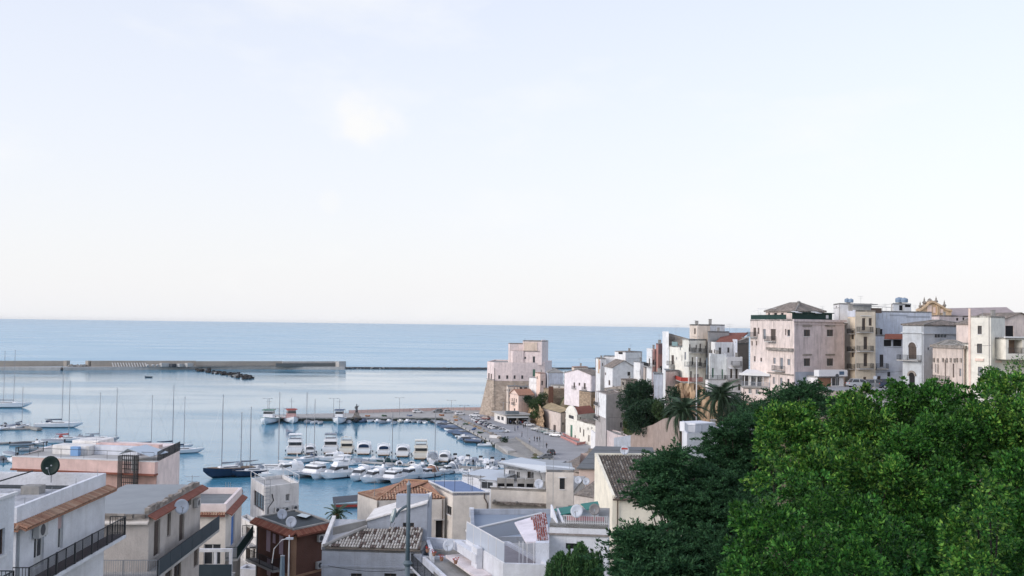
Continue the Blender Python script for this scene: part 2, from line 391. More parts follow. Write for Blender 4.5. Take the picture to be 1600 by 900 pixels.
    def mkwin(s, i, u0, u1, z0, z1, st, fm, pm, rec, trim):
        w, h = u1 - u0, z1 - z0
        if st in 'wdg':
            fm = fm or M_FRAME; ft = min(0.07, w * 0.12)
            def fr(mb):
                a, b = -rec + 0.03, -rec + 0.09
                s.wbox(mb, i, u0, u0 + ft, z0, z1, a, b); s.wbox(mb, i, u1 - ft, u1, z0, z1, a, b)
                s.wbox(mb, i, u0 + ft, u1 - ft, z1 - ft, z1, a, b); s.wbox(mb, i, u0 + ft, u1 - ft, z0, z0 + ft, a, b)
                k = 2 if w < 2 else int(w / 0.9)
                for q in range(1, k):
                    c = u0 + w * q / k; s.wbox(mb, i, c - ft / 2, c + ft / 2, z0 + ft, z1 - ft, a, b - 0.005)
                if st == 'd': s.wbox(mb, i, u0 + ft, u1 - ft, z0 + ft, z0 + h * 0.3, a, b - 0.02)
            wo = s.part('window' if st != 'd' else 'balcony_door', fm, fr)
            s.part('pane', pm or M_GLASS, lambda mb: s.wbox(mb, i, u0 + ft, u1 - ft, z0 + ft, z1 - ft, -rec + 0.035, -rec + 0.055), wo)
            if st == 'w': s.part('sill', M_TRIM, lambda mb: s.wbox(mb, i, u0 - 0.08, u1 + 0.08, z0 - 0.09, z0 - 0.003, -0.01, 0.08), wo)
        elif st == 's':
            def sh(mb):
                for (a, b) in ((u0 + 0.02, u0 + w / 2 - 0.015), (u0 + w / 2 + 0.015, u1 - 0.02)):
                    s.wbox(mb, i, a, b, z0 + 0.02, z1 - 0.02, -rec + 0.02, -rec + 0.07)
                    k = max(3, int(h / 0.16))
                    for q in range(k):
                        z = z0 + 0.08 + (h - 0.16) * q / k
                        s.wbox(mb, i, a + 0.05, b - 0.05, z, z + 0.05, -rec + 0.07, -rec + 0.095)
            s.part('shutter', pm or M_SHUT, sh)
        elif st == 'p':   # plain door leaf
            wo = s.part('door', pm or M_SHUT, lambda mb: (s.wbox(mb, i, u0, u1, z0, z1, -rec + 0.02, -rec + 0.07), s.wbox(mb, i, u0 + w * .15, u1 - w * .15, z0 + h * .1, z0 + h * .45, -rec + 0.07, -rec + 0.085), s.wbox(mb, i, u0 + w * .15, u1 - w * .15, z0 + h * .55, z0 + h * .92, -rec + 0.07, -rec + 0.085)))
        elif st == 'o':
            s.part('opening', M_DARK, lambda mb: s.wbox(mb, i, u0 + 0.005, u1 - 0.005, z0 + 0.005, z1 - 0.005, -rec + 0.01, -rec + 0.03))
        if trim:
            s.part('lintel', M_TRIM if trim is True else trim, lambda mb: s.wbox(mb, i, u0 - 0.2, u1 + 0.2, z1 + 0.25, z1 + 0.42, -0.01, 0.14))
def shrink(poly, t):
    n = len(poly); ar = sum(poly[i][0] * poly[(i + 1) % n][1] - poly[(i + 1) % n][0] * poly[i][1] for i in range(n)); sg = 1 if ar > 0 else -1
    out = []
    for i in range(n):
        a, b, c = v2(poly[i - 1]), v2(poly[i]), v2(poly[(i + 1) % n])
        d1, d2 = (b - a).normalized(), (c - b).normalized()
        n1, n2 = Vector((-d1.y, d1.x)) * sg, Vector((-d2.y, d2.x)) * sg
        k = 1 + n1.dot(n2); out.append(b + (n1 + n2) * (t / max(k, 0.3)))
    return out
def ringwall(mb, poly, t, z0, z1):
    q = shrink(poly, t); n = len(poly)
    q0 = shrink(poly, -0.003)
    for i in range(n):
        j = (i + 1) % n
        mb.hexa_auto([(*q0[i], z0), (*q0[j], z0), (*q[j], z0), (*q[i], z0), (*q0[i], z1), (*q0[j], z1), (*q[j], z1), (*q[i], z1)])
def hexa_auto(s, p):
    p = [Vector(q) for q in p]
    if (p[1] - p[0]).cross(p[3] - p[0]).dot(p[4] - p[0]) < 0: p = [p[0], p[3], p[2], p[1], p[4], p[7], p[6], p[5]]
    return s.hexa(p)
MB.hexa_auto = hexa_auto
def railing(mb, cs, rh, sp=0.16, st='bars', th=0.022, posts=True, mid=False):
    """cs: floor points of the run."""
    cs = [Vector(c) for c in cs]
    for a, b in zip(cs, cs[1:]):
        d = b - a; L = d.length
        if L < 0.05: continue
        d /= L; up = Vector((0, 0, 1)); sd = d.cross(up).normalized()
        def bx(p, l, w, h): mb.obox(p - sd * (w / 2), d * l, sd * w, up * h)
        bx(a + up * (rh - 0.04), L, 0.05, 0.04); bx(a + up * 0.08, L, 0.03, 0.03)
        if st == 'solid': bx(a + up * 0.05, L, 0.02, rh - 0.1)
        else:
            k = max(1, int(L / sp))
            for q in range(k + 1):
                p = a + d * (L * q / k) - d * th / 2
                bx(p, th, th, rh - 0.04)
        if mid: bx(a + up * rh * 0.5, L, 0.03, 0.03)
        if posts:
            k = max(1, int(L / 2.0))
            for q in range(k + 1): bx(a + d * (L * q / k) - d * 0.025, 0.05, 0.05, rh)
def tile_slope(mb, tints, E0, E1, T0, T1, sp=0.24, course=0.42, pal=None, lift=0.05):
    """half-round tiles on a slope; E0-E1 eave, T0-T1 top; every tile a short half barrel"""
    E0, E1, T0, T1 = map(Vector, (E0, E1, T0, T1))
    nrm = (E1 - E0).cross(T0 - E0)
    if nrm.length < 1e-6: nrm = (E1 - E0).cross(T1 - E0)
    nrm = nrm.normalized(); 
    if nrm.z < 0: nrm = -nrm
    wE = (E1 - E0).length; hT = max((T0 - E0).length, (T1 - E1).length); ud = (E1 - E0) / wE
    vd = nrm.cross(ud); 
    if vd.z < 0: vd = -vd
    # clip polygon in (u,v)
    def uv(P): return ((P - E0).dot(ud), (P - E0).dot(vd))
    q = [uv(E0), uv(E1), uv(T1), uv(T0)]
    vmax = max(a[1] for a in q)
    def span(v):
        xs = []
        for k in range(4):
            a, b = q[k], q[(k + 1) % 4]
            if abs(a[1] - b[1]) < 1e-9: continue
            t = (v - a[1]) / (b[1] - a[1])
            if -1e-6 <= t <= 1 + 1e-6: xs.append(a[0] + t * (b[0] - a[0]))
        return (min(xs), max(xs)) if xs else (0, 0)
    nr = max(1, int(vmax / course)); u0 = min(a[0] for a in q); u1 = max(a[0] for a in q); nc = int((u1 - u0) / sp)
    for r in range(nr):
        va, vb = vmax * r / nr, vmax * (r + 1) / nr
        s0, s1 = span((va + vb) / 2)
        for c in range(nc):
            uc = u0 + (c + 0.5) * (u1 - u0) / nc
            if uc < s0 + sp * .3 or uc > s1 - sp * .3: continue
            col = random.choice(pal); j = random.uniform(-.012, .012); h = sp * 0.42
            A = E0 + ud * (uc + j); b = len(mb.v)
            for vv, ex, rr in ((va - 0.03, 0.045, 1.0), (vb, 0.01, 0.82)):
                for an in (0, 50, 90, 130, 180):
                    mb.v.append(A + vd * vv + ud * (math.cos(R(an)) * sp * 0.42 * rr) + nrm * (math.sin(R(an)) * h * rr + ex * .6 + 0.004))
            for k in range(4): mb.f.append((b + k + 1, b + k, b + 5 + k, b + 6 + k)); mb.mi.append(mb.cm); tints.append(col)
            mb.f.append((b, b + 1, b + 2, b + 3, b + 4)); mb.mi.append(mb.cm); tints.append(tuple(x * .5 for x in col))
def build_tiles(mb, tints, parent, m=None, name='roof_tiles'):
    o = mb.build(name, m or M_TILE, parent); me = o.data
    a = me.color_attributes.new('tint', 'FLOAT_COLOR', 'CORNER'); arr = []
    for p, c in zip(me.polygons, tints): arr += [c[0], c[1], c[2], 1.0] * p.loop_total
    a.data.foreach_set('color', arr); o['kind'] = 'stuff'
    return o
def slab(mb, pts, t=0.15):
    """sheet of any polygon with thickness downwards"""
    pts = [Vector(p) for p in pts]; lo = [p - Vector((0, 0, t)) for p in pts]
    mb.face(pts); mb.face(lo[::-1])
    for k in range(len(pts)):
        j = (k + 1) % len(pts); mb.face([pts[k], lo[k], lo[j], pts[j]])
# roof furniture, each a thing of its own
M_DISH = mat('dish_white', (0.52, 0.56, 0.62), 0.5, 0.4, 0.08, 2)
M_DISHD = mat('dish_dark_green', (0.012, 0.028, 0.024), 0.6, 0.3, 0.1, 2)
M_DISHG = mat('dish_grey', (0.25, 0.24, 0.24), 0.6, 0.3, 0.1, 2)
def dish(px, py, Y, dia, label, m=None, face=(-0.2, -1, 0.35), pole=0.9, name='satellite_dish'):
    c = at(px, py, Y); f = Vector(face).normalized(); u = f.cross(Vector((0, 0, 1))).normalized(); w = u.cross(f)
    root = thing(name, label, 'satellite dish', (c.x, c.y, c.z - pole), 'satellite dishes on the roofs', world=True)
    mb = MB(); n = 20; r = dia / 2
    rings = [[c + u * (math.cos(2 * math.pi * j / n) * r * k) + w * (math.sin(2 * math.pi * j / n) * r * k * 1.05) + f * (0.16 * dia * (k * k - 1)) for j in range(n)] for k in (0.02, 0.35, 0.7, 1.0)]
    rings += [[p - f * 0.03 for p in ring] for ring in rings[::-1]]
    mb.loft(rings, cap=True); mb.smooth = True; mb.build('reflector', m or M_DISH, root)
    q = c + f * (dia * 0.42) - w * (r * 0.25)
    mb = MB(); mb.tube([c - w * r, q], 0.02, 5); mb.obox(q - u * .05 - w * .05, u * .1, w * .1, f * .14); mb.build('feed_arm', M_STEEL, root)
    b = c - f * (0.16 * dia + 0.06)
    mb = MB(); mb.tube([(b.x, b.y, c.z - pole), b], 0.03, 6); mb.tube([b, c - f * (0.15 * dia)], 0.05, 6); mb.build('pole', M_STEEL, root)
    return root
def aircon(h, i, x, y, label, w=0.8, hh=0.55):
    u, z = h.loc(i, x, y); c = h.P3(i, u, z)
    root = thing('air_conditioner', label, 'air conditioner', tuple(c), 'air conditioners on the walls', world=True)
    mb = MB(); h.wbox(mb, i, u - w / 2, u + w / 2, z - hh / 2, z + hh / 2, 0.06, 0.36); mb.build('casing', mat('aircon_casing', (.5, .5, .49), .5, .4, .08, 3), root)
    A, d, L, n = h.frame(i); d3 = Vector((d.x, d.y, 0)); n3 = Vector((n.x, n.y, 0))
    cc = h.P3(i, u - 0.08, z, 0.362); mb = MB(); k = 14
    mb.face([cc + d3 * (math.cos(6.283 * j / k) * hh * .4) + Vector((0, 0, math.sin(6.283 * j / k) * hh * .4)) + n3 * .004 for j in range(k)]); 
    mb.build('fan_grille', M_BOATK, root)
    mb = MB()
    for s in (-1, 1): h.wbox(mb, i, u + s * w * .3 - .02, u + s * w * .3 + .02, z - hh / 2 - .05, z - hh / 2 - .003, 0.0, 0.36)
    mb.build('bracket', M_STEEL, root)
def pole_thing(name, label, cat, px, y0, y1, Y, r, m, group=None):
    a, b = at(px, y1, Y), at(px, y0, Y)
    root = thing(name, label, cat, tuple(a), group, world=True)
    mb = MB(); mb.tube([a, (a.x, a.y, b.z)], [r, r * .7], 8); mb.build('shaft', m, root); return root, Vector((a.x, a.y, b.z))
def antenna(px, y0, y1, Y, label, bars=((0.0, 0.9), (0.5, 0.6))):
    root, top = pole_thing('television_antenna', label, 'antenna', px, y0, y1, Y, 0.025, M_STEEL, 'television antennas on the roofs')
    mb = MB()
    for dz, w in bars:
        z = top.z - 0.15 - dz; mb.tube([(top.x - w, top.y, z), (top.x + w, top.y + .2, z)], 0.014, 4)
        for k in range(6): x = top.x - w + 2 * w * k / 5; mb.tube([(x, top.y - .25, z), (x, top.y + .3, z)], 0.008, 3)
    mb.build('elements', M_STEEL, root); return root
def tank(px, py, Y, r, label, m=None, h=1.0):
    c = at(px, py, Y); root = thing('water_tank', label, 'water tank', tuple(c), 'water tanks on the roofs', world=True)
    mb = MB(); mb.smooth = True
    mb.lathe(c, [(r * .9, 0), (r, .12), (r, h * .3), (r * .97, h * .34), (r, h * .38), (r, h * .75), (r * .8, h * .92), (r * .35, h)], 14); mb.build('body', m or mat('tank_blue_grey', (0.20, 0.27, 0.36), .5, .4, .1), root)
    mb = MB(); mb.lathe(c, [(r * .3, h), (r * .3, h + .08), (r * .05, h + .1)], 10); mb.build('lid', M_STEEL, root)

# ------------------------------------------------------------------ the setting: sea, hillside, quay
def water_mat(name, body, r0, r1, b0, b1, wscale, streak):
    m = bpy.data.materials.new(name); m.use_nodes = True
    n, l = m.node_tree.nodes, m.node_tree.links; p = n['Principled BSDF']
    p.inputs['Base Color'].default_value = (*body, 1); p.inputs['IOR'].default_value = 1.333; p.inputs['Specular IOR Level'].default_value = 0.5
    g = n.new('ShaderNodeNewGeometry')
    def noise(scale, vec, det=4, rough=0.55):
        mp = n.new('ShaderNodeMapping'); mp.inputs['Scale'].default_value = vec; l.new(g.outputs['Position'], mp.inputs[0])
        t = n.new('ShaderNodeTexNoise'); t.inputs['Scale'].default_value = scale; t.inputs['Detail'].default_value = det; t.inputs['Roughness'].default_value = rough
        l.new(mp.outputs[0], t.inputs['Vector']); return t.outputs[0]
    s = noise(1.0, streak, 5, 0.6)
    mr = n.new('ShaderNodeMapRange'); mr.inputs[1].default_value = 0.38; mr.inputs[2].default_value = 0.64; mr.inputs[3].default_value = r0; mr.inputs[4].default_value = r1; l.new(s, mr.inputs[0]); l.new(mr.outputs[0], p.inputs['Roughness'])
    mb_ = n.new('ShaderNodeMapRange'); mb_.inputs[1].default_value = 0.38; mb_.inputs[2].default_value = 0.64; mb_.inputs[3].default_value = b0; mb_.inputs[4].default_value = b1; l.new(s, mb_.inputs[0])
    w = noise(wscale, (1.0, 0.55, 1.0), 6, 0.6)
    b = n.new('ShaderNodeBump'); b.inputs['Distance'].default_value = 1.0; l.new(mb_.outputs[0], b.inputs['Strength']); l.new(w, b.inputs['Height']); l.new(b.outputs[0], p.inputs['Normal'])
    return m
M_SEA = water_mat('open_sea_water', (0.24, 0.43, 0.55), 0.26, 0.36, 0.35, 0.6, 0.12, (0.0035, 0.010, 1))
M_HARB = water_mat('harbour_water', (0.07, 0.24, 0.36), 0.04, 0.20, 0.03, 0.20, 0.5, (0.006, 0.016, 1))
mb = MB(); mb.face([(-90000, -2000, -0.03), (90000, -2000, -0.03), (90000, 90000, -0.03), (-90000, 90000, -0.03)])
tag(mb.build('sea', M_SEA), kind='structure')
mb = MB(); mb.face([(-1400, 60, 0), (260, 60, 0), (260, 600, 0), (150, 900, 0), (-20, 893, 0), (-500, 795, 0), (-1400, 720, 0)])
tag(mb.build('harbour_water', M_HARB), kind='structure')

CTRL = [(-60, 40, 19), (-30, 40, 19), (0, 40, 19), (40, 40, 21), (90, 40, 23), (140, 40, 24), (-60, 70, 15), (-20, 70, 15), (15, 70, 15), (50, 75, 18), (100, 80, 21), (150, 90, 23),
        (-60, 100, 9), (-20, 100, 10), (15, 100, 11), (30, 105, 13), (60, 110, 17), (100, 120, 21), (-60, 130, 4), (-20, 130, 5), (15, 135, 8), (30, 150, 11), (60, 150, 17), (110, 150, 24), (160, 150, 25),
        (-80, 158, -1), (-20, 165, -1), (8, 175, 0), (16, 165, 5), (-80, 185, -4), (-20, 190, -4), (0, 200, -4), (12, 205, 0.6), (18, 190, 5), (24, 190, 9), (33, 190, 10), (33, 172, 10), (44, 176, 14),
        (38, 205, 12), (46, 190, 19), (55, 182, 25), (70, 176, 27), (100, 170, 27), (160, 175, 27), (60, 195, 27), (100, 190, 27.5), (44, 222, 20), (50, 235, 24.5), (70, 240, 25), (140, 240, 26), (100, 280, 22),
        (16, 250, 0.8), (22, 250, 2), (30, 240, 7), (36, 236, 9), (38, 225, 11), (42, 252, 21), (46, 245, 24), (16, 280, 0.8), (22, 280, 1.0), (26, 280, 4), (30, 276, 6), (34, 268, 8), (38, 288, 19), (12, 310, 1), (20, 310, 1), (26, 315, 1), (22, 325, 1), (16, 330, 1), (26, 305, 1), (24, 295, 1), (20, 295, 1), (16, 300, 1), (20, 265, .8), (8, 340, 1), (14, 345, 1), (12, 374, 1), (10, 384, 1), (15, 366, 1), (18, 358, 1), (20, 350, 1), (22, 342, 1), (24, 334, 1), (26, 326, 1), (8, 392, 1), (2, 400, 1), (-8, 420, 1), (8, 375, 1), (-6, 380, 1), (0, 360, 1), (36, 330, 8), (33, 345, 8), (38, 318, 17), (43, 300, 20),
        (36, 355, 16), (30, 362, 10), (26, 372, 6), (8, 360, 1), (4, 390, 1), (17, 398, 4), (21, 400, 10), (24, 380, 14), (14, 425, 8), (26, 410, 12), (-4, 415, 1), (-10, 440, 1), (0, 455, -1), (30, 450, -2), (55, 410, -2), (60, 340, 12), (90, 330, -2), (140, 310, -2),
        (-30, 300, -4), (-10, 300, -4), (-5, 330, -1), (-20, 380, -4), (-80, 300, -4), (-80, 380, -4), (4, 285, -3), (6, 262, -3), (-4, 240, -4), (6, 230, -3), (-60, 240, -4), (-100, 440, -4), (-60, 420, -4), (-40, 440, -4), (-20, 425, -4), (-60, 460, -4), (-110, 400, -4), (-45, 400, -4), (-110, 230, -4), (-90, 210, -4), (-50, 200, -4), (-40, 340, -4), (-20, 470, -4), (40, 480, -4), (120, 420, -4), (0, 310, -1), (4, 312, 0)]
CA = np.array(CTRL, float)
def ground_z(X, Y):
    d2 = (X[..., None] - CA[:, 0]) ** 2 + ((Y[..., None] - CA[:, 1]) * 0.8) ** 2 + 4.0
    w = d2 ** -2.2
    return (w * CA[:, 2]).sum(-1) / w.sum(-1)
def gz(x, y): return float(ground_z(np.array([x], float), np.array([y], float))[0])
def hillside():
    xs = np.arange(-110, 190, 2.5); ys = np.arange(24, 490, 2.5)
    X, Y = np.meshgrid(xs, ys); Z = ground_z(X, Y) + (np.sin(X * .9 + Y * .31) + np.sin(Y * .83 - X * .4)) * .12 + RNG.normal(0, .08, X.shape)
    n, k = X.shape; idx = np.arange(n * k).reshape(n, k)
    f = np.stack([idx[:-1, :-1], idx[:-1, 1:], idx[1:, 1:], idx[1:, :-1]], -1).reshape(-1, 4)
    f = f[(Z.reshape(-1)[f] > -0.6).any(1)]
    me = bpy.data.meshes.new('hillside'); me.from_pydata(np.stack([X, Y, Z], -1).reshape(-1, 3).tolist(), [], f.tolist())
    me.polygons.foreach_set('use_smooth', [True] * len(me.polygons))
    m = mat('earth_and_scrub', (0.19, 0.155, 0.105), 0.95, 0.1, 0.45, 0.35, 0, 0.8, 1.2)
    nn, l = m.node_tree.nodes, m.node_tree.links; p = nn['Principled BSDF']; src = p.inputs['Base Color'].links[0].from_socket
    t = nn.new('ShaderNodeTexNoise'); t.inputs['Scale'].default_value = 0.22; t.inputs['Detail'].default_value = 8; g = nn.new('ShaderNodeNewGeometry'); l.new(g.outputs['Position'], t.inputs['Vector'])
    r = nn.new('ShaderNodeMapRange'); r.inputs[1].default_value = .48; r.inputs[2].default_value = .58; l.new(t.outputs[0], r.inputs[0])
    mx_ = nn.new('ShaderNodeMix'); mx_.data_type = 'RGBA'; l.new(r.outputs[0], mx_.inputs[0]); l.new(src, mx_.inputs[6]); mx_.inputs[7].default_value = (0.05, 0.075, 0.03, 1); l.new(mx_.outputs[2], p.inputs['Base Color'])
    me.materials.append(m); o = bpy.data.objects.new('hillside', me); COL.objects.link(o); tag(o, kind='structure')
hillside()

QZ = 1.5
def q(px, py, z=QZ): p = onz(px, py, z); return (p.x, p.y)
quay_poly = [q(412, 652.5), q(692, 652), q(702, 657), q(772, 692.5), q(806, 684), q(868, 722), q(885, 740), q(1000, 720), q(1010, 690), q(935, 680), q(890, 668), q(850, 650), q(835, 645), q(752, 641), q(640, 643), q(412, 648)]
mb = MB(); mb.prism(quay_poly, -3.0, QZ); tag(mb.build('quay', [M_QUAY]), kind='structure')
road_poly = [q(712, 655, QZ), q(785, 689), q(808, 682.5), q(868, 718), q(893, 722), q(1000, 705), q(1000, 690), q(935, 681.5), q(890, 669), q(850, 651), q(835, 646), q(760, 644), q(716, 651)]
mb = MB(); mb.face([(x, y, QZ + .004) for x, y in road_poly]); o = mb.build('quay_road', M_ASPH, fix=False); tag(o, kind='structure')
if o.data.polygons[0].normal.z < 0: o.data.flip_normals()
# slipway into the water
a, b, c, d = Vector((*q(774, 692.5), QZ - .01)), Vector((*q(806, 684), QZ - .01)), onz(868, 735, -.6), onz(792, 716, -.6)
mb = MB(); slab(mb, [a, d, c, b], 1.2); tag(mb.build('slipway', M_CONC, fix=True), kind='structure')
# stone kerb wall between road and slipway, finger mole
mb = MB()
def wallrun(mb, pts, w, z0, z1):
    for p, r in zip(pts, pts[1:]):
        p, r = v2(p), v2(r); dd = (r - p).normalized(); nn = Vector((-dd.y, dd.x)) * (w / 2)
        mb.prism([tuple(p - nn), tuple(r - nn), tuple(r + nn), tuple(p + nn)], z0, z1)
wallrun(mb, [q(806, 684), q(840, 704.5), q(868, 722), q(884, 738)], .6, -1, QZ + .35)
tag(mb.build('kerb_wall', M_CONC), 'low concrete kerb wall between the quay road and the slipway', 'kerb')
mb = MB(); wallrun(mb, [q(766, 687, 1.2), q(800, 704, 1.2)], 2.6, -2, 1.2); tag(mb.build('finger_mole', M_CONCL), 'short pale concrete finger mole beside the slipway', 'mole')
mb = MB(); wallrun(mb, [q(700, 656.4), q(768, 691)], .9, QZ, QZ + .45); tag(mb.build('quay_kerb', M_CONCL), 'pale stone kerb along the boat side of the quay', 'kerb')

def rock(mb, c, r, sq=0.7):
    bm = bmesh.new(); bmesh.ops.create_icosphere(bm, subdivisions=1, radius=1)
    b = len(mb.v); k = [random.uniform(.75, 1.25) for _ in range(3)]
    for v in bm.verts: mb.v.append(Vector(c) + Vector((v.co.x * r * k[0] * random.uniform(.85, 1.15), v.co.y * r * k[1] * random.uniform(.85, 1.15), v.co.z * r * sq * k[2] * random.uniform(.85, 1.15))))
    for f in bm.faces: mb.f.append(tuple(b + v.index for v in f.verts)); mb.mi.append(mb.cm)
    bm.free()
# ------------------------------------------------------------------ far breakwater
def seawall():
    ZA = 2.4
    def gp(px, py): return onz(px, py, ZA)
    A = [(-60, 573.4), (92, 574), (133, 573.6), (300, 572.6), (420, 572.6), (537, 573.4)]
    root = thing('breakwater', 'long grey concrete breakwater with a high parapet wall far across the harbour', 'breakwater', tuple(onz(270, 580, 0)), world=True)
    pts = [gp(*p) for p in A]
    mb = MB(); wallrun(mb, [(p.x, p.y + 6) for p in pts], 13, -4, ZA); mb.build('apron', M_CONCL, root)
    def seg(x0, x1, h, name='parapet_wall', m=None, th=3.0, dy=10):
        mb = MB(); a = gp(x0, 573.5); b = gp(x1, 573.2); wallrun(mb, [(a.x, a.y + dy), (b.x, b.y + dy)], th, ZA, ZA + h); return mb.build(name, m or mat('seawall_concrete', (0.37, 0.34, 0.30), .95, .1, .2, .08, .25), root)
    seg(-60, 92, 4.4); seg(134, 300, 4.6); seg(300, 437, 4.4); seg(437, 535, 4.4, m=M_CONCL)
    seg(92.5, 98, 4.6, 'end_block'); seg(127, 133.5, 4.6, 'end_block'); seg(525, 536, 4.6, 'end_block', M_CONCL, 5, 6)
    for k, x in enumerate(np.linspace(174, 226, 13)):      # leaning slabs against the wall
        p = gp(x, 573.5); mb = MB(); mb.obox((p.x, p.y + 3.2, ZA), (.9, 0, 0), (0, 1.0, .1), (-2.3, 2.4, 3.1)); mb.build('leaning_slab', M_CONCL, root)
    for k, x in enumerate((228, 236, 243)):
        p = gp(x, 573.5); mb = MB(); rock(mb, (p.x, p.y + 4, ZA + 1.2), 1.7); mb.build('boulder', M_CONCL, root)
    seg(248, 262, 3.0, 'hut', M_CONCL, 4, 4); seg(263.5, 273, 2.4, 'hut', M_BOATK, 4, 4); seg(275, 283, 2.5, 'hut', M_CONCL, 4, 4); seg(288, 298, 3.0, 'hut', M_CONCL, 4, 4)
    seg(300, 432, 1.2, 'fence', M_STONEG, 1.5, 4); seg(428, 522, 2.9, 'shed', mat('shed_grey', (.13, .14, .14), .9, .1, .2), 3, 6)
    mb = MB()
    for k in range(60):
        p = gp(random.uniform(99, 128), 573.6); rock(mb, (p.x, p.y + random.uniform(7, 13), ZA + random.uniform(.2, 1.4)), random.uniform(.6, 1.3))
    o = mb.build('rubble', M_CONC, root); o['kind'] = 'stuff'
    # low mole on to the castle
    r2 = thing('low_mole', 'low dark stone mole running from the breakwater to the castle', 'mole', tuple(onz(650, 577, 0)), world=True)
    mb = MB(); p0, p1, p2 = onz(533, 576.2, 0), onz(700, 577.4, 0), onz(1000, 577, 0); wallrun(mb, [(p.x, p.y + 3) for p in (p0, p1, p2)], 6, -3, 1.5); mb.build('core', mat('mole_stone', (.10, .105, .11), .95, .1, .35, .15), r2)
    mb = MB()
    for k in range(190):
        t = random.random(); p = onz(535 + t * 330, 576.8, 0); rock(mb, (p.x, p.y + random.uniform(-1, 8), random.uniform(.3, 1.3)), random.uniform(.5, 1.2))
    o = mb.build('rocks', M_CONC, r2); o['kind'] = 'stuff'
    # spur of dark blocks inside the harbour
    r3 = thing('rock_spur', 'dark spur of stacked concrete blocks inside the breakwater', 'rock spur', tuple(onz(355, 588, 0)), world=True)
    dk = mat('spur_block', (.055, .052, .05), .95, .1, .4, .3); pl = M_CONC
    rr = random.Random(3)
    for k in range(110):
        t = rr.random() ** .8; x = 306 + t * 90; yc = 578.6 + t * 12.5; hw = 1.2 + t * 2.6 if t < .93 else 2
        p = onz(x, yc + rr.uniform(-hw, hw), 0); s = rr.uniform(1.3, 2.4); an = rr.uniform(0, 3)
        mb = MB(); ca, sa = math.cos(an) * s, math.sin(an) * s; tl = rr.uniform(-.35, .35)
        mb.obox((p.x, p.y, rr.uniform(-.8, .3)), (ca, sa, tl), (-sa, ca, tl * .6), (tl * -.5, 0, s * .8)); mb.build('block', pl if rr.random() < .12 else dk, r3)
seawall()

# ------------------------------------------------------------------ houses below the viewpoint, left
PAL_OR = [(0.44, 0.25, 0.17), (0.50, 0.31, 0.21), (0.40, 0.22, 0.145), (0.54, 0.37, 0.26), (0.42, 0.27, 0.19)]
PAL_GREY = [(0.56, 0.52, 0.46), (0.62, 0.58, 0.52), (0.50, 0.46, 0.41), (0.13, 0.095, 0.08), (0.60, 0.56, 0.51), (0.54, 0.50, 0.45), (0.20, 0.15, 0.13)]
PAL_OLD = [(0.16, 0.14, 0.12), (0.20, 0.18, 0.155), (0.12, 0.105, 0.09), (0.30, 0.28, 0.25), (0.15, 0.13, 0.11), (0.18, 0.15, 0.12)]
def eave_strip(h, i, z, out, rise, m, name='eave', u0=None, u1=None, tiles=None, sp=.2):
    L = h.frame(i)[2]; a = 0 if u0 is None else u0; b = L if u1 is None else u1
    def f(mb):
        p = [h.P3(i, a, z, out), h.P3(i, b, z, out), h.P3(i, b, z + rise, 0.01), h.P3(i, a, z + rise, 0.01)]
        slab(mb, p, .09)
    o = h.part(name, m, f)
    if tiles:
        mb = MB(); t = []
        tile_slope(mb, t, h.P3(i, a, z + .01, out), h.P3(i, b, z + .01, out), h.P3(i, a, z + rise + .01, .01), h.P3(i, b, z + rise + .01, .01), sp, .36, tiles); build_tiles(mb, t, o, name='tiles')
    return o
M_MEMB = mat('peeling_roof_membrane', (0.42, 0.43, 0.45), .9, .2, .45, .55, .0, .5, 2.5)
P_TAN = plaster('tan', 172, 168, 165, .3); P_CREAM = plaster('cream', 196, 193, 187, .26, stainc=(.27, .25, .22)); P_PINK = plaster('pink', 200, 166, 163, .2)
P_PINKL = plaster('pale_pink', 206, 194, 197, .15); P_GREYB = plaster('blue_grey', 140, 155, 178, .3); P_BROWN = plaster('brown', 98, 62, 48, .15); P_OCHRE = plaster('ochre', 150, 110, 72, .15)
P_LBLUE = plaster('pale_blue', 180, 193, 214, .32, stainc=(.3, .3, .3))

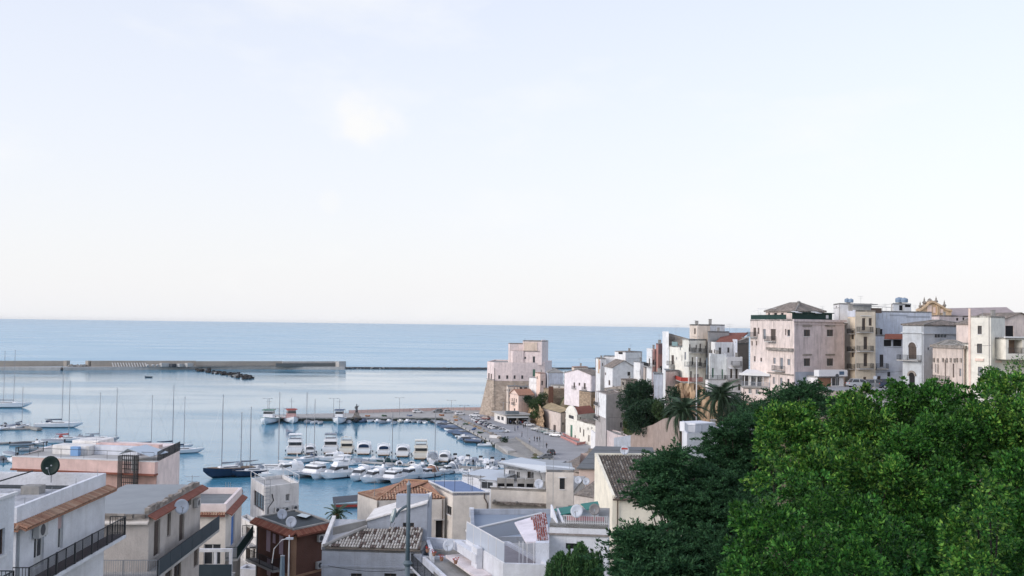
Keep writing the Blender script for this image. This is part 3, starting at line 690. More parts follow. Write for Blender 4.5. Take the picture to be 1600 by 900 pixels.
def left_houses():
    # white house at the left edge
    A, B, C = Vector((-33, 47.6)), Vector((-23.35, 47.6)), Vector((-23.6, 58.6))
    h = House('white_house', 'white house at the left edge with terracotta eave, peeling flat roof and iron balcony', [A, B, C], 17, 30.3, M_WHITE, roof=M_MEMB, parapet=.75, thick=.2)
    h.win(1, 90, 806, 98.5, 858, 'w'); h.win(1, 53, 833, 68.5, 886, 'd')
    h.win(1, 60, 930, 75, 985, 'd'); h.win(1, 110, 905, 120, 940, 'w')
    h.finish(); eave_strip(h, 1, 30.05, .55, .22, M_TERRA, tiles=PAL_OR, u0=-.2, u1=11.3); eave_strip(h, 0, 30.05, .35, .2, M_TERRA, tiles=PAL_OR, u0=8.2, u1=9.9)
    h.part('roller_shutter', mat('roller_shutter_pink', (.48, .36, .36), .7, .3, .05), lambda mb: h.wbox(mb, 1, h.loc(1, 90.8, 815)[0], h.loc(1, 97.6, 815)[0], h.loc(1, 94, 826)[1], h.loc(1, 94, 808)[1], -.09, -.05))
    o = h.balconyu(1, -.6, 11.9, 27.3, .95, 1.08, 'bars', M_IRON, sp=.13, slabm=M_WHITE)
    for u in (2.4, 4.6, 6.8, 9.0, 11.7): mb = MB(); h.wbox(mb, 1, u, u + .16, 27.3, 28.4, .87, .93); mb.build('post', M_IRON, o)
    mb = MB(); h.wbox(mb, 1, -.6, 11.9, 27.302, 27.32, 0, .85); mb.build('floor_tiles', mat('balcony_floor_mauve', (.16, .13, .13), .8, .2, .2, 3), o)
    h.part('drainpipe', M_STEEL, lambda mb: mb.tube([h.P3(1, .12, 17, .08), h.P3(1, .12, 29.9, .08)], .05, 8))
    for k, u in enumerate(np.linspace(1, 10, 4)):
        h.part('parapet_rail_post', M_STEEL, lambda mb: mb.tube([h.P3(1, u, 31.0, -.1), h.P3(1, u, 31.35, -.1)], .015, 5))
    aircon(h, 1, 57, 827, 'air conditioner above the balcony door of the white left house', 1.0, .7)
    def mark(name, m, x0, y0, x1, y1, zh):
        mb = MB(); mb.box(x0, y0, 30.3, x1, y1, 30.3 + zh); mb.build(name, m, h.root)
    mark('roof_upstand', M_CONC, -27.0, 55.4, -26.0, 56.2, .45); mark('roof_dark_patch', M_ROOFD, -33, 49.2, -26.0, 51.4, .08); mark('roof_dark_patch', M_ROOFD, -32.5, 57.3, -24.2, 58.2, .06)  # the two wide ones are thin dark patches laid on the pale roof
    dish(78.5, 727.5, 57.4, 1.05, 'round dark green satellite dish on the peeling flat roof at left', M_DISHD, (.12, -1, .12), 1.0)
    mb = MB(); mb.tube([(-32.4, 52.5, 30.4), (-29, 53.5, 30.75), (-27.6, 58, 31.2)], .04, 6); tag(mb.build('roof_cable', M_IRON), 'black cable draped across the peeling flat roof', 'cable')
    # white volume in front of it
    h = House('white_house', 'white house corner cut off by the left edge with brown window and iron balcony', [(-21.0, 30.0), (-21.1, 42.8)], 17, 32.3, M_WHITE, depth=7, roof=M_ROOFD, parapet=.25)
    h.win(0, -6, 827, 7.5, 868, 'w', M_FRAMEB); h.finish()
    h.band(0, 0, .12, .1, M_TRIM, z=32.62, name='coping')
    h.balconyu(0, 7.2, 11.6, 28.6, .7, 1.0, 'bars', M_IRON, sp=.14)
    # tan house
    A, B, C = flat([(95, 803), (233, 803), (314, 757)], 27.3)
    h = House('tan_house', 'tan plaster house with pale flat roof, crumbling stone parapet and grey balcony panels', [A, B, C], 12, 27.3, P_TAN, roof=mat('pale_bitumen', (.30, .32, .33), .85, .25, .12, .5, 0, .1, 2))
    h.win(1, 240.5, 813, 250, 868, 's'); h.win(1, 261.5, 802, 267, 838, 's'); h.win(1, 280, 803, 288, 845, 's'); h.win(1, 292.5, 778, 299, 790, 'o')
    h.win(1, 258, 884, 268, 930, 'd', M_FRAMEB); h.win(1, 272, 872, 283, 915, 'd', M_FRAMEB); h.win(1, 303, 850, 310, 885, 's')
    h.finish()
    L1 = h.frame(1)[2]; L0 = h.frame(0)[2]
    rr = random.Random(5)
    u = 0.0
    while u < L1 - .3:                                        # loose stones of the parapet, one by one
        w = rr.uniform(.35, .7); mb = MB(); q0 = h.P3(1, u, 27.3, -.3); A_, d_, l_, n_ = h.frame(1)
        mb.obox(q0, Vector((d_.x, d_.y, 0)) * (w - .05), Vector((n_.x, n_.y, 0)) * .28, Vector((0, 0, rr.uniform(.22, .42)))); mb.build('parapet_stone', M_STONEG, h.root); u += w
    u = 0.0
    while u < L0 - .3:
        w = rr.uniform(.5, 1.0); mb = MB(); A_, d_, l_, n_ = h.frame(0)
        mb.obox(h.P3(0, u, 27.0, 0), Vector((d_.x, d_.y, 0)) * (w - .04), Vector((n_.x, n_.y, 0)) * rr.uniform(.1, .2), Vector((0, 0, rr.uniform(.26, .34)))); mb.build('frieze_stone', M_STONEG, h.root); u += w
    eave_strip(h, 1, 27.0, .5, .26, M_TERRAR, u0=-.2, u1=L1 + .3); eave_strip(h, 0, 26.75, .3, .12, P_CREAM, name='cornice')
    zf = 23.55
    o = h.balconyu(1, -1.35, L1 + 1.6, zf, 1.1, 1.05, 'none')
    mb = MB(); railing(mb, [h.P3(1, -1.3, zf, 1.05), h.P3(1, L1 + 1.55, zf, 1.05)], 1.05, 3); mb.build('railing', M_IRON, o)
    pm = mat('balcony_panel_slate', (.042, .062, .078), .6, .35, .08); n = 6; W = (L1 + 2.9) / n
    for k in range(n):
        mb = MB(); h.wbox(mb, 1, -1.3 + k * W + .03, -1.3 + (k + 1) * W - .03, zf + .02, zf + 1.02, 1.075, 1.1); mb.build('panel', pm, o)
    o = h.balconyu(0, 0, L0 + 1.1, zf - .006, 1.3, 1.05, 'none')
    mb = MB(); railing(mb, [h.P3(0, 0, zf, 1.25), h.P3(0, L0 + 1.05, zf, 1.25)], 1.05, .14); mb.build('railing', M_STEEL, o)
    dish(284, 791.5, 70.2, 1.0, 'white satellite dish on the side wall of the tan house', face=(.55, -1, .25), pole=.5)
    aircon(h, 1, 304, 785, 'air conditioner high on the side wall of the tan house', .9, .6)
    # cream house further down the lane
    A, B, C = flat([(262, 798), (353, 798), (378, 771)], 24.1)
    h = House('cream_house', 'cream house with pink parapet and blue shutter behind the tan house', [A, B, C], 6, 24.1, P_CREAM, roof=M_ROOF, parapet=.55, ptop=P_PINKL)
    h.win(1, 361, 806, 366.5, 852, 's', pm=M_SHUTB); h.win(1, 357, 885, 363, 925, 's', pm=M_SHUTB); h.win(0, 318, 850, 345, 895, 'd')
    h.finish(); L1 = h.frame(1)[2]
    eave_strip(h, 0, 23.75, .35, .2, M_TERRAR, tiles=PAL_OR); eave_strip(h, 1, 23.75, .5, .25, M_TERRAR, u1=L1 + .2)
    h.balconyu(1, .3, L1 + 1.0, 20.0, 1.0, 1.0, 'bars', mat('railing_dark_green', (.012, .03, .028), .6, .3, .1), sp=.09)
    o = h.balconyu(0, -1, h.frame(0)[2] + .9, 19.0, 1.6, 1.0, 'none'); mb = MB(); L0 = h.frame(0)[2]
    h.wbox(mb, 0, -1, L0 + .9, 19.0, 20.0, 1.52, 1.6); mb.build('panel', pm, o)
    mb = MB()
    for u_, ww in ((L0 - .6, .25), (L0 + .65, .25)): h.wbox(mb, 0, u_, u_ + ww, 16.2, 21.0, 1.28, 1.5)
    h.wbox(mb, 0, L0 - 4, L0 + .9, 21.0, 21.25, 1.25, 1.52); mb.build('terrace_frame', M_WHITE, h.root)
    # pink house
    z = 25.8; A, B, C = flat([(28, 713), (246, 721.5), (281, 704)], z)
    h = House('pink_house', 'pink flat roofed house with roof terrace railings and an iron stair cage', [A, B, C], 6, z, P_PINKL, roof=M_CONCL, parapet=.02)
    h.win(0, 190, 742, 208, 765, 'p', pm=M_SHUT); h.win(0, 225, 748, 233, 765, 'w')
    h.finish(); L0 = h.frame(0)[2]; L1 = h.frame(1)[2]
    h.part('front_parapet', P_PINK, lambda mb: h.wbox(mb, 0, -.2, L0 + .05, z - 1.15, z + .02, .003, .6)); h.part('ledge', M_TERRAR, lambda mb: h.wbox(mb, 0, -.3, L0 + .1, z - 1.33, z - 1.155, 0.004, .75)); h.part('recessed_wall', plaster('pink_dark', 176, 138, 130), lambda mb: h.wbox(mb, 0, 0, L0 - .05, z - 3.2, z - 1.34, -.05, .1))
    h.part('coping', M_TRIM, lambda mb: h.wbox(mb, 0, -.25, L0 + .1, z + .021, z + .1, -.05, .64))
    mb = MB(); railing(mb, [h.P3(0, .1, z, .5), h.P3(0, L0 - .1, z, .5)], 1.0, 2.2, posts=False); railing(mb, [h.P3(0, .1, z, .5), h.P3(0, .1, z, -4)], 1.0, .12); mb.build('railing', M_IRON, h.root)
    mb = MB(); railing(mb, [h.P3(1, 0, z, 0), h.P3(1, L1, z, 0)], 1.0, .12, mid=True); mb.build('railing', M_IRON, h.root)
    def onroof(x0, x1, dep, h0, m, name, w=3):
        u0 = h.loc(0, x0, 712)[0]; u1 = h.loc(0, x1, 712)[0]; h.part(name, m, lambda mb: h.wbox(mb, 0, u0, u1, z + .01, z + h0, -dep - w, -dep))
    onroof(112, 214, 4.2, .8, P_PINKL, 'upper_room', 4); onroof(58, 116, 2.5, .95, M_WHITE2, 'water_cistern', 2); onroof(70, 112, 4.6, 1.25, M_WHITE2, 'white_shed', 3); onroof(117, 186, 3.4, .95, P_LBLUE, 'blue_bench', .7)
    onroof(94, 106, 1.7, .95, mat('blue_barrel', (.2, .36, .6), .5, .4, .1), 'blue_barrel', .5)
    h.part('upper_parapet', P_PINK, lambda mb: h.wbox(mb, 0, h.loc(0, 112, 712)[0], h.loc(0, 214, 712)[0], z + .81, z + 1.1, -5.0, -4.18))
    u0 = h.loc(0, 197, 720)[0]; u1 = h.loc(0, 222, 720)[0]
    def cage(mb):
        for k in range(9): u = u0 + (u1 - u0) * k / 8; h.wbox(mb, 0, u, u + .05, z - 3.2, z + .7, .7, .75)
        for zz in np.arange(z - 3.0, z + .8, .45): h.wbox(mb, 0, u0, u1, zz, zz + .06, .66, .72)
        [h.wbox(mb, 0, u_, u_ + .07, z - 3.2, z + .68, o_, o_ + .06) for u_ in (u0, u1 - .07) for o_ in (.78, 1.0, 1.22, 1.44)]; h.wbox(mb, 0, u0, u1, z + .62, z + .68, 1.38, 1.44)
    h.part('stair_cage', M_IRON, cage)
    def gl(mb):
        mid = (u0 + u1) / 2 - .2; a0, a1 = u0 - .3, u1 + 1.4
        slab(mb, [h.P3(0, a0, z + .75, .9), h.P3(0, mid, z + 1.35, .9), h.P3(0, mid, z + 1.35, -2.6), h.P3(0, a0, z + .75, -2.6)], .06); slab(mb, [h.P3(0, mid, z + 1.35, .9), h.P3(0, a1, z + .65, .9), h.P3(0, a1, z + .65, -2.6), h.P3(0, mid, z + 1.35, -2.6)], .06)
    h.part('glass_canopy', mat('polycarbonate_roof', (.42, .50, .58), .25, .5, .1), gl)
    h.part('stair_door', M_TRIM, lambda mb: h.wbox(mb, 0, (u0 + u1) / 2 + .1, u1 - .15, z - .9, z + .55, .62, .66))
    # white cube house
    z = 22.4; B = at(414.5, 764, 105); C = at(467, 760, 108); A = at(392, 754, 110.5)
    h = House('white_cube_house', 'small white cube house with roof terrace rail and three wall air conditioners', [A, B, C], 6, z, M_WHITE2, roof=M_CONCL, parapet=.35)
    h.win(0, 396.5, 770, 413, 795, 'g', M_FRAMEB); h.win(1, 446.5, 772, 452.5, 783, 'w'); h.finish()
    mb = MB(); Ps = h.poly; railing(mb, [(*Ps[1], z + .35), (*Ps[0], z + .35), (*Ps[3], z + .35), (*Ps[2], z + .35)], .8, 1.5); mb.build('terrace_rail', M_TRIM, h.root)
    h.part('drainpipe', M_IRON, lambda mb: mb.tube([h.P3(1, .35, 6, .07), h.P3(1, .35, 20.5, .07), h.P3(1, 1.0, 21.2, .07), h.P3(1, .8, 21.9, .07)], .05, 6))
    def ladder(mb):
        for u in (-.3, .4): mb.tube([h.P3(1, u, z - 1.6, .3), h.P3(1, u, z + 1.1, .3)], .03, 5)
        for k in range(6): mb.tube([h.P3(1, -.3, z - 1.4 + k * .4, .3), h.P3(1, .4, z - 1.4 + k * .4, .3)], .02, 4)
    h.part('ladder', M_STEEL, ladder)
    for k, (x, y, w) in enumerate(((432, 796, 'left'), (446.5, 795, 'middle'), (460, 792.5, 'right'))): aircon(h, 1, x, y, 'white air conditioner, %s of three under the white cube house window' % w, .62, .48)
    # lower part of the white house: terrace wall and side with brown windows
    z2 = 19.3; B2 = at(405, 797, 101); C2 = at(440, 797, 104.5); A2 = at(375, 788, 108)
    h = House('white_house', 'lower white house with balconies stepping down beside the cube house', [at(374, 790, 105), at(403, 799, 100), at(416, 797, 101.5)], 2, z2, M_WHITE2, roof=M_CONCL, parapet=.3)
    h.win(0, 384, 812, 390.5, 843, 's'); h.win(0, 395, 816, 398, 833, 's'); h.win(0, 384, 855, 390, 885, 's'); h.win(0, 395, 857, 398, 873, 's'); h.finish()
    h.balcony(0, 378, 402, 846, .8, .9, 'bars', M_TRIM, sp=.15); h.balcony(0, 378, 402, 886, .8, .9, 'bars', M_TRIM, sp=.15)
    # brown house
    z = 21.6; A, B, C = flat([(402, 808.5), (458.5, 829), (519, 816)], z)
    h = House('brown_house', 'dark brown house with orange corner trim, terracotta eave and flat grey roof', [A, B, C], 8, z, P_BROWN, roof=M_ROOFD, parapet=.12, ptop=M_CONC)
    for x0, y0, x1, y1, w in ((416, 829, 422.5, 862, 's'), (426, 834, 430.5, 849, 's'), (436, 837, 442.5, 867, 's'), (417, 873, 423, 900, 's'), (437, 880, 443, 910, 's')): h.win(0, x0, y0, x1, y1, w, pm=M_SHUTP, rec=.07)
    h.finish(); L0 = h.frame(0)[2]; L1 = h.frame(1)[2]
    eave_strip(h, 0, z - .45, .6, .4, M_TERRAR, tiles=[(0.30, .12, .08), (.26, .10, .07), (.34, .15, .1)], u0=-.3, u1=L0 + .55); eave_strip(h, 1, z - .45, .55, .4, M_TERRAR, u0=.0, tiles=[(0.30, .12, .08), (.26, .10, .07), (.34, .15, .1)])
    h.part('corner_quoin', P_OCHRE, lambda mb: (h.wbox(mb, 0, L0 - .3, L0 + .06, 8, z - .5, .003, .07), h.wbox(mb, 1, -.003, .35, 8, z - .5, .003, .06)))
    h.part('string_course', P_OCHRE, lambda mb: (h.wbox(mb, 1, .36, L1, 17.4, 17.62, .002, .07), h.wbox(mb, 0, L0 * .6, L0 - .31, 17.4, 17.62, .002, .07)))
    h.balconyu(0, -.4, L0 * .72, 17.8, .9, 1.0, 'bars', M_IRON, sp=.12)
    h.part('drainpipe', M_STEEL, lambda mb: mb.tube([h.P3(0, .2, 8, .08), h.P3(0, .2, z - .5, .08)], .06, 6))
    aircon(h, 1, 499, 840, 'upper air conditioner on the dark side of the brown house', .75, .6); aircon(h, 1, 497, 882, 'lower air conditioner on the dark side of the brown house', .75, .6)
    def sky(mb): mb.hexa_auto([tuple(onz(x, y, zz)) for zz in (z + .02, z + .3) for x, y in ((463, 805.5), (478, 809), (486, 805), (471, 802))])
    h.part('skylight', mat('skylight_glass', (.30, .40, .46), .15, .6, .05), sky)
    dish(455, 815.5, 88.9, .95, 'round white satellite dish on the brown house roof', face=(.1, -1, .3), pole=.7); dish(441, 803.5, 92.5, .9, 'squarish white satellite dish at the foot of the cube house wall', face=(.3, -1, .3), pole=.6)
    # old street lamp before the brown house
    root, top = pole_thing('street_lamp', 'thin white street lamp with curved arm before the brown house', 'street lamp', 450.5, 836, 910, 84, .07, M_TRIM)
    mb = MB(); mb.tube([top + Vector((0, 0, -.25)), top + Vector((-.6, -.1, -.4)), top + Vector((-1.2, -.2, -1.1)), top + Vector((-1.35, -.2, -2.3))], .04, 6); mb.build('arm', M_TRIM, root)
    mb = MB(); mb.obox(top + Vector((-.25, -.2, -.35)), (.6, 0, 0), (0, .3, 0), (0, 0, .14)); mb.build('lantern', M_DISH, root)
    root, top = pole_thing('utility_cabinet', 'grey blue service pillar before the brown house', 'pillar', 440.5, 869, 915, 83, .24, mat('pillar_blue_grey', (.20, .27, .33), .6, .3, .15))
    mb = MB(); mb.lathe(top, [(.2, 0), (.2, .05), (.05, .1)], 10); mb.build('cap', M_STEEL, root)
    # blue-white terrace block at the bottom edge
    z = 15.9; A, B, C = flat([(372, 891), (420, 893), (430, 886)], z)
    h = House('terrace_block', 'low pale blue terrace wall at the bottom edge before the brown house', [A, B, C], 6, z - .2, P_LBLUE, roof=M_CONC, parapet=.35, thick=.3, cat='house'); h.finish()
left_houses()

# ------------------------------------------------------------------ houses below the viewpoint, centre
def wedge(mb, poly, z0, tops):
    n = len(poly); b = len(mb.v)
    mb.v += [Vector((p[0], p[1], z0)) for p in poly] + [Vector((p[0], p[1], t)) for p, t in zip(poly, tops)]
    mb.f.append(tuple(b + i for i in range(n - 1, -1, -1))); mb.f.append(tuple(b + n + i for i in range(n)))
    for i in range(n): j = (i + 1) % n; mb.f.append((b + i, b + j, b + n + j, b + n + i))
    mb.mi += [mb.cm] * (n + 2)
def centre_houses():
    # house with the mottled tile roof
    Y0 = 80; z = zat(580, 858.5, Y0); A = at(503, 858, Y0 + .6); B = at(659, 858, Y0)
    h = House('mottled_tile_house', 'blue grey house with mottled cream and brown tile roof behind the tall lamp post', [A, B], 10, z, P_GREYB, depth=3.3, roof=M_CONC)
    for x0, x1 in ((548, 565), (600, 619), (640, 652)): h.win(0, x0, 896, x1, 925, 'w', M_FRAMEB)
    h.finish(); h.band(0, 0, .14, .06, z=zat(580, 886, Y0), name='string_course')
    E0, E1 = h.P3(0, .3, z + .05, .12), h.P3(0, h.frame(0)[2] - .1, z + .05, .12); T0 = at(573, 826, Y0 + 3.2); T1 = at(661, 826, Y0 + 3.2)
    mb = MB(); slab(mb, [E0, E1, T1, T0], .15); o = mb.build('roof_deck', mat('tile_channel', (.22, .19, .165), .95, .1, .4, 2), h.root)
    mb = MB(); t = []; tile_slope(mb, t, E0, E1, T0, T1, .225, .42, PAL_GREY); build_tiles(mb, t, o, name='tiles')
    mb = MB(); mb.tube([E0 + Vector((-.1, 0, .1)), T0 + Vector((-.1, 0, .12))], .14, 6); mb.build('hip_ridge', M_CONC, o)
    # sloping old flat roof at its left, and the taller part behind
    P0, P1, P2, P3_ = at(505, 855, Y0 + 1), T0, at(574, 812, Y0 + 6), at(522, 811, Y0 + 6.5)
    mb = MB(); slab(mb, [P0 + Vector((0, 0, -.05)), P1, P2, P3_], .25); mb.build('side_roof', M_MEMB, h.root)
    mb = MB(); mb.hexa_auto([P0 + Vector((-.15, 0, -.2)), P0 + Vector((.15, 0, -.2)), P3_ + Vector((.15, 0, -.2)), P3_ + Vector((-.15, 0, -.2)), P0 + Vector((-.15, 0, .25)), P0 + Vector((.15, 0, .25)), P3_ + Vector((.15, 0, .3)), P3_ + Vector((-.15, 0, .3))]); mb.build('verge_wall', M_WHITE2, h.root)
    mb = MB(); a_, b_ = at(520, 829, Y0 + 3.3), at(576, 817, Y0 + 4.5); mb.hexa_auto([a_ + Vector((0, 0, -.4)), b_ + Vector((0, 0, -.4)), b_ + Vector((0, .3, -.4)), a_ + Vector((0, .3, -.4)), a_ + Vector((0, 0, .25)), b_ + Vector((0, 0, .25)), b_ + Vector((0, .3, .25)), a_ + Vector((0, .3, .25))]); mb.build('roof_step', M_CONC, h.root)
    Yb = Y0 + 3.3; A = at(574, 820, Yb); B = at(667, 820, Yb)
    h2 = House('blue_grey_house', 'blue grey house with peeling sloped white roof edge behind the mottled tiles', [A, B], 10, zat(574, 815, Yb), P_GREYB, depth=5, roof=M_ROOF)
    h2.win(0, 629.5, 809, 647, 824, 'w', M_FRAMEB); h2.noroof = True; h2.finish()
    L = h2.frame(0)[2]; za = h2.z1; zb = zat(667, 787, Yb); pl = [tuple(p) for p in h2.poly]
    h2.part('gable_wall', P_GREYB, lambda mb: wedge(mb, pl, za - .004, [za + .02, zb, zb, za + .02]))
    h2.part('roof', M_WHITE2, lambda mb: slab(mb, [h2.P3(0, -.1, za + .16, .15), h2.P3(0, L, zb + .14, .15), h2.P3(0, L, zb + .14, -5), h2.P3(0, -.1, za + .16, -5)], .12))
    h2.part('chimney_block', P_GREYB, lambda mb: h2.wbox(mb, 0, L * .45, L, zb - .6, zb + .45, -2.2, -1.2))
    # orange hip roof house
    z = 20.16; pts = flat([(559, 771.5), (589, 781.5), (695, 779)], z)
    h = House('hip_roof_house', 'cream house with orange hipped tile roof and skylight', pts, 6, z, P_CREAM)
    h.win(1, 680.8, 813, 691.5, 840, 'p', pm=M_DARK); h.noroof = True; h.finish()
    h.part('awning', M_CONCL, lambda mb: h.wbox(mb, 1, h.loc(1, 678, 812)[0], h.loc(1, 694, 812)[0], h.loc(1, 686, 812)[1], h.loc(1, 686, 811)[1], 0, .5))
    for x in (590.5, 691.5): h.part('downpipe', M_FRAMEB, lambda mb: mb.tube([h.P3(1, h.loc(1, x, 790)[0], 8, .06), h.P3(1, h.loc(1, x, 790)[0], z - .1, .06)], .05, 6))
    Lf, M_, Rt = [Vector((p.x, p.y, z)) for p in h.poly[:3]]; Bk = Vector((h.poly[3].x, h.poly[3].y, z))
    AP = at(632, 758.5, (Lf.y + M_.y) / 2 + 3.0); AP2 = at(669, 752.5, Bk.y - 1.2); AP2.z = AP.z = max(AP.z, AP2.z)
    faces = [(Lf, M_, AP, AP), (M_, Rt, AP, AP), (Rt, Bk, AP2, AP), (Bk, Lf, AP, AP2)]
    faces = [(Lf, M_, AP2, AP), (M_, Rt, AP, AP), (Rt, Bk, AP2, AP), (Bk, Lf, AP2, AP2)]
    o = h.part('roof', M_TERRA, lambda mb: [slab(mb, [a, b, c, d] if (c - d).length > .01 else [a, b, c], .06) for a, b, c, d in ((Lf, M_, AP, AP2), (M_, Rt, AP, AP), (Rt, Bk, AP2, AP), (Bk, Lf, AP2, AP2))])
    mb = MB(); t = []
    for a, b, c, d in ((Lf, M_, AP2, AP), (M_, Rt, AP, AP), (Rt, Bk, AP, AP2)): tile_slope(mb, t, a, b, c, d, .33, .5, PAL_OR)
    build_tiles(mb, t, o, name='tiles')
    mb = MB()
    for a, b in ((M_, AP), (Rt, AP), (AP, AP2), (Lf, AP2)): mb.tube([a + Vector((0, 0, .1)), b + Vector((0, 0, .1))], .1, 6)
    mb.build('ridge_tiles', mat('ridge_clay', (.46, .28, .18), .85, .2, .2, 3), o)
    mb = MB(); sk = [at(x, y, Y) for x, y, Y in ((662, 776, Rt.y + 1.0), (676, 775.2, Rt.y + 1.0), (671, 769, Rt.y + 2.6), (658, 770, Rt.y + 2.6))]; slab(mb, [p + Vector((0, 0, .5)) for p in sk], .3); sko = mb.build('skylight', mat('skylight_frame_red', (.20, .09, .08), .6, .3, .1), o)
    c = sum(sk, Vector()) / 4; mb = MB(); slab(mb, [c + (p - c) * .72 + Vector((0, 0, .54)) for p in sk], .03); mb.build('pane', mat('skylight_glass', (.3, .4, .46)), sko)
    # block with blue roof terrace
    z = 21.05; pts = flat([(669, 752), (707.5, 770), (765, 769.5)], z)
    h = House('blue_terrace_house', 'cream house with bright blue roof terrace and white coping', pts, 6, z, P_CREAM, roof=mat('blue_roof_paint', (.15, .22, .38), .6, .3, .1, .5))
    h.win(0, 698, 790.5, 705.5, 804, 'w', M_FRAMEB); h.finish()
    h.part('coping', M_TRIM, lambda mb: ringwall(mb, shrink(h.poly, -.05), .2, z - .02, z + .1))
    L1 = h.frame(1)[2]; h.part('downpipe', M_FRAMEB, lambda mb: mb.tube([h.P3(1, L1 - .25, 8, .07), h.P3(1, L1 - .25, z - 1.2, .07), h.P3(1, L1 - .6, z - .6, .07), h.P3(1, L1 - .6, z - .1, .07)], .07, 6))
    mb = MB()
    for i, u in ((0, 1.5), (0, 5), (0, 8.5), (1, 2.2), (2, 2), (2, 6)): mb.tube([h.P3(i, u, z, -.3), h.P3(i, u, z + 1.7, -.3)], .025, 5)
    mb.tube([h.P3(2, 0.2, z + 1.2, -.3), h.P3(2, 8, z + 1.2, -.3)], .03, 5); mb.build('terrace_posts', M_IRON, h.root)
    # long pale house with metal roof
    Y0 = 122; z = zat(830, 766, Y0); A = at(767, 766, Y0 + 2); B = at(896, 767, Y0)
    h = House('terrace_building', 'long grey beige terrace wall below the metal roofed house', [A, B], 6, z, P_CREAM, depth=12, roof=M_CONCL); h.finish(); h.part('coping', M_TRIM, lambda mb: h.wbox(mb, 0, -.1, h.frame(0)[2] * .66, z + .006, z + .12, -.25, .08))
    h.part('tile_ledge', M_OLDTILE, lambda mb: h.wbox(mb, 0, .3, h.frame(0)[2], zat(830, 792, Y0), zat(830, 788, Y0), 0, .5))
    for x, y in ((773, 783), (808, 786)): h.part('vent_pipe', M_CONC, lambda mb: mb.tube([h.P3(0, h.loc(0, x, y)[0], h.loc(0, x, y + 3)[1], .25), h.P3(0, h.loc(0, x, y)[0], h.loc(0, x, y - 3)[1], .25)], .15, 8))
    Y1 = 129; z1 = zat(820, 733, Y1); A = at(787, 740, Y1 + 2); B = at(853, 745, Y1)
    h2 = House('metal_roof_house', 'white house with pale blue metal roof and terrace windows', [A, B], z - .1, z1, M_WHITE, depth=9, roof=M_STEEL)
    h2.win(0, 795, 735, 805, 752, 's', pm=M_SHUTG); h2.win(0, 807, 737, 812, 762, 'd'); h2.win(0, 824, 737, 829.5, 760, 'd', M_FRAMEB); h2.win(0, 830, 738, 834, 758, 's', pm=M_SHUTG); h2.finish()
    mt = mat('pale_metal_roof', (.50, .55, .60), .45, .5, .06, .4)
    def mroof(mb):
        pA, pB, pC, pD = at(778, 721.5, Y1), at(842.5, 735.5, Y1 - 4), at(898, 731, Y1 - 6.5), at(814, 714.5, Y1 + 9); slab(mb, [pA, pB, pC, pD], .25)
    h2.part('metal_roof', mt, mroof)
    mb = MB(); a_, b_, d_ = at(778, 722.6, Y1 - .1), at(842.5, 736.8, Y1 - 4.1), at(845, 746, Y1 - 2); mb.tube([a_, b_], .12, 6); mb.tube([b_, b_ + Vector((.3, .5, -.8)), b_ + Vector((.4, 2, -1.6)), b_ + Vector((.4, 2, -3))], .09, 6); mb.tube([at(788, 726, Y1 - 1), at(788.5, 750, Y1 - .5)], .08, 6); mb.build('gutter', M_STEEL, h2.root)
    A, B, C = at(852.5, 735, Y1 - 1), at(854, 735, Y0 - .3), at(896.3, 735, Y0 - .4)
    h3 = House('tower_room', 'square beige end room under the metal roof with one narrow window', [A, B, C], z - 3, zat(880, 733.5, Y0), P_CREAM, roof=M_STEEL)
    h3.win(1, 874.5, 747, 882.5, 764.5, 'w', M_DARK); h3.finish(); h3.band(1, 0, .1, .1, M_TRIM, u0=h3.loc(1, 872, 746)[0], u1=h3.loc(1, 885, 746)[0], z=h3.loc(1, 878, 745.6)[1], name='lintel')
    for k, x in enumerate((783, 796.5, 814, 828)):
        p = at(x, 764, Y0 + 1.5); root = thing('terrace_cabinet', 'grey terrace cabinet with dark opening, number %d from the left below the metal roof' % (k + 1), 'cabinet', (p.x, p.y, z), 'grey cabinets on the terrace', world=True)
        w = .46; root['label'] = ('leftmost', 'second from left', 'third from left', 'rightmost')[k] + ' of four grey cabinets with dark openings on the terrace'
        mb = MB(); mb.box(p.x - w - .05, p.y, z, p.x - w + .05, p.y + .7, z + 1.15); mb.box(p.x + w - .05, p.y, z, p.x + w + .05, p.y + .7, z + 1.15); mb.box(p.x - w + .052, p.y, z + .55, p.x + w - .052, p.y + .7, z + 1.15); mb.build('body', M_CONC, root)
        mb = MB(); mb.box(p.x - w + .052, p.y + .3, z, p.x + w - .052, p.y + .35, z + .545); mb.build('recess', M_DARK, root)
    dish(842, 756, Y0 + .5, 1.15, 'white satellite dish beside the grey terrace cabinets', face=(-.2, -1, .35), pole=.7)
    p = at(760, 755, Y0 + 6); h4 = House('roof_shed', 'pale shed roof with dark louvred opening left of the terrace cabinets', [at(748, 745, Y0 + 4), at(776, 752, Y0 + 3)], z - 4, zat(760, 748.5, Y0 + 4), M_WHITE, depth=7, roof=mt, cat='shed'); h4.win(0, 752, 752, 770, 764, 'g', M_STEEL); h4.finish()
    h5 = House('white_annex', 'low white annex behind the blue roof terrace', [at(722, 745, Y0 + 12), at(772, 745, Y0 + 10)], 6, zat(745, 743, Y0 + 11), M_WHITE, depth=6, roof=mt); h5.finish()
    antenna(864, 706, 790, Y0 - 2, 'tall thin antenna mast before the beige end room')
    # cream house with old tile roof beside the dark conifer
    z = zat(957, 776, 88); N = at(957, 776, 88); F = at(929.5, 711, 97.5); RX = Vector((N.x + 9.0, N.y + .4, 0)); zr = zat(929.5, 712, 97.5)
    P_IV = plaster('ivory', 214, 206, 186, .1)
    h = House('ivory_house', 'ivory gable house with weathered dark tile roof behind the conifer', [F, N, RX], 12, z, P_IV); h.noroof = True
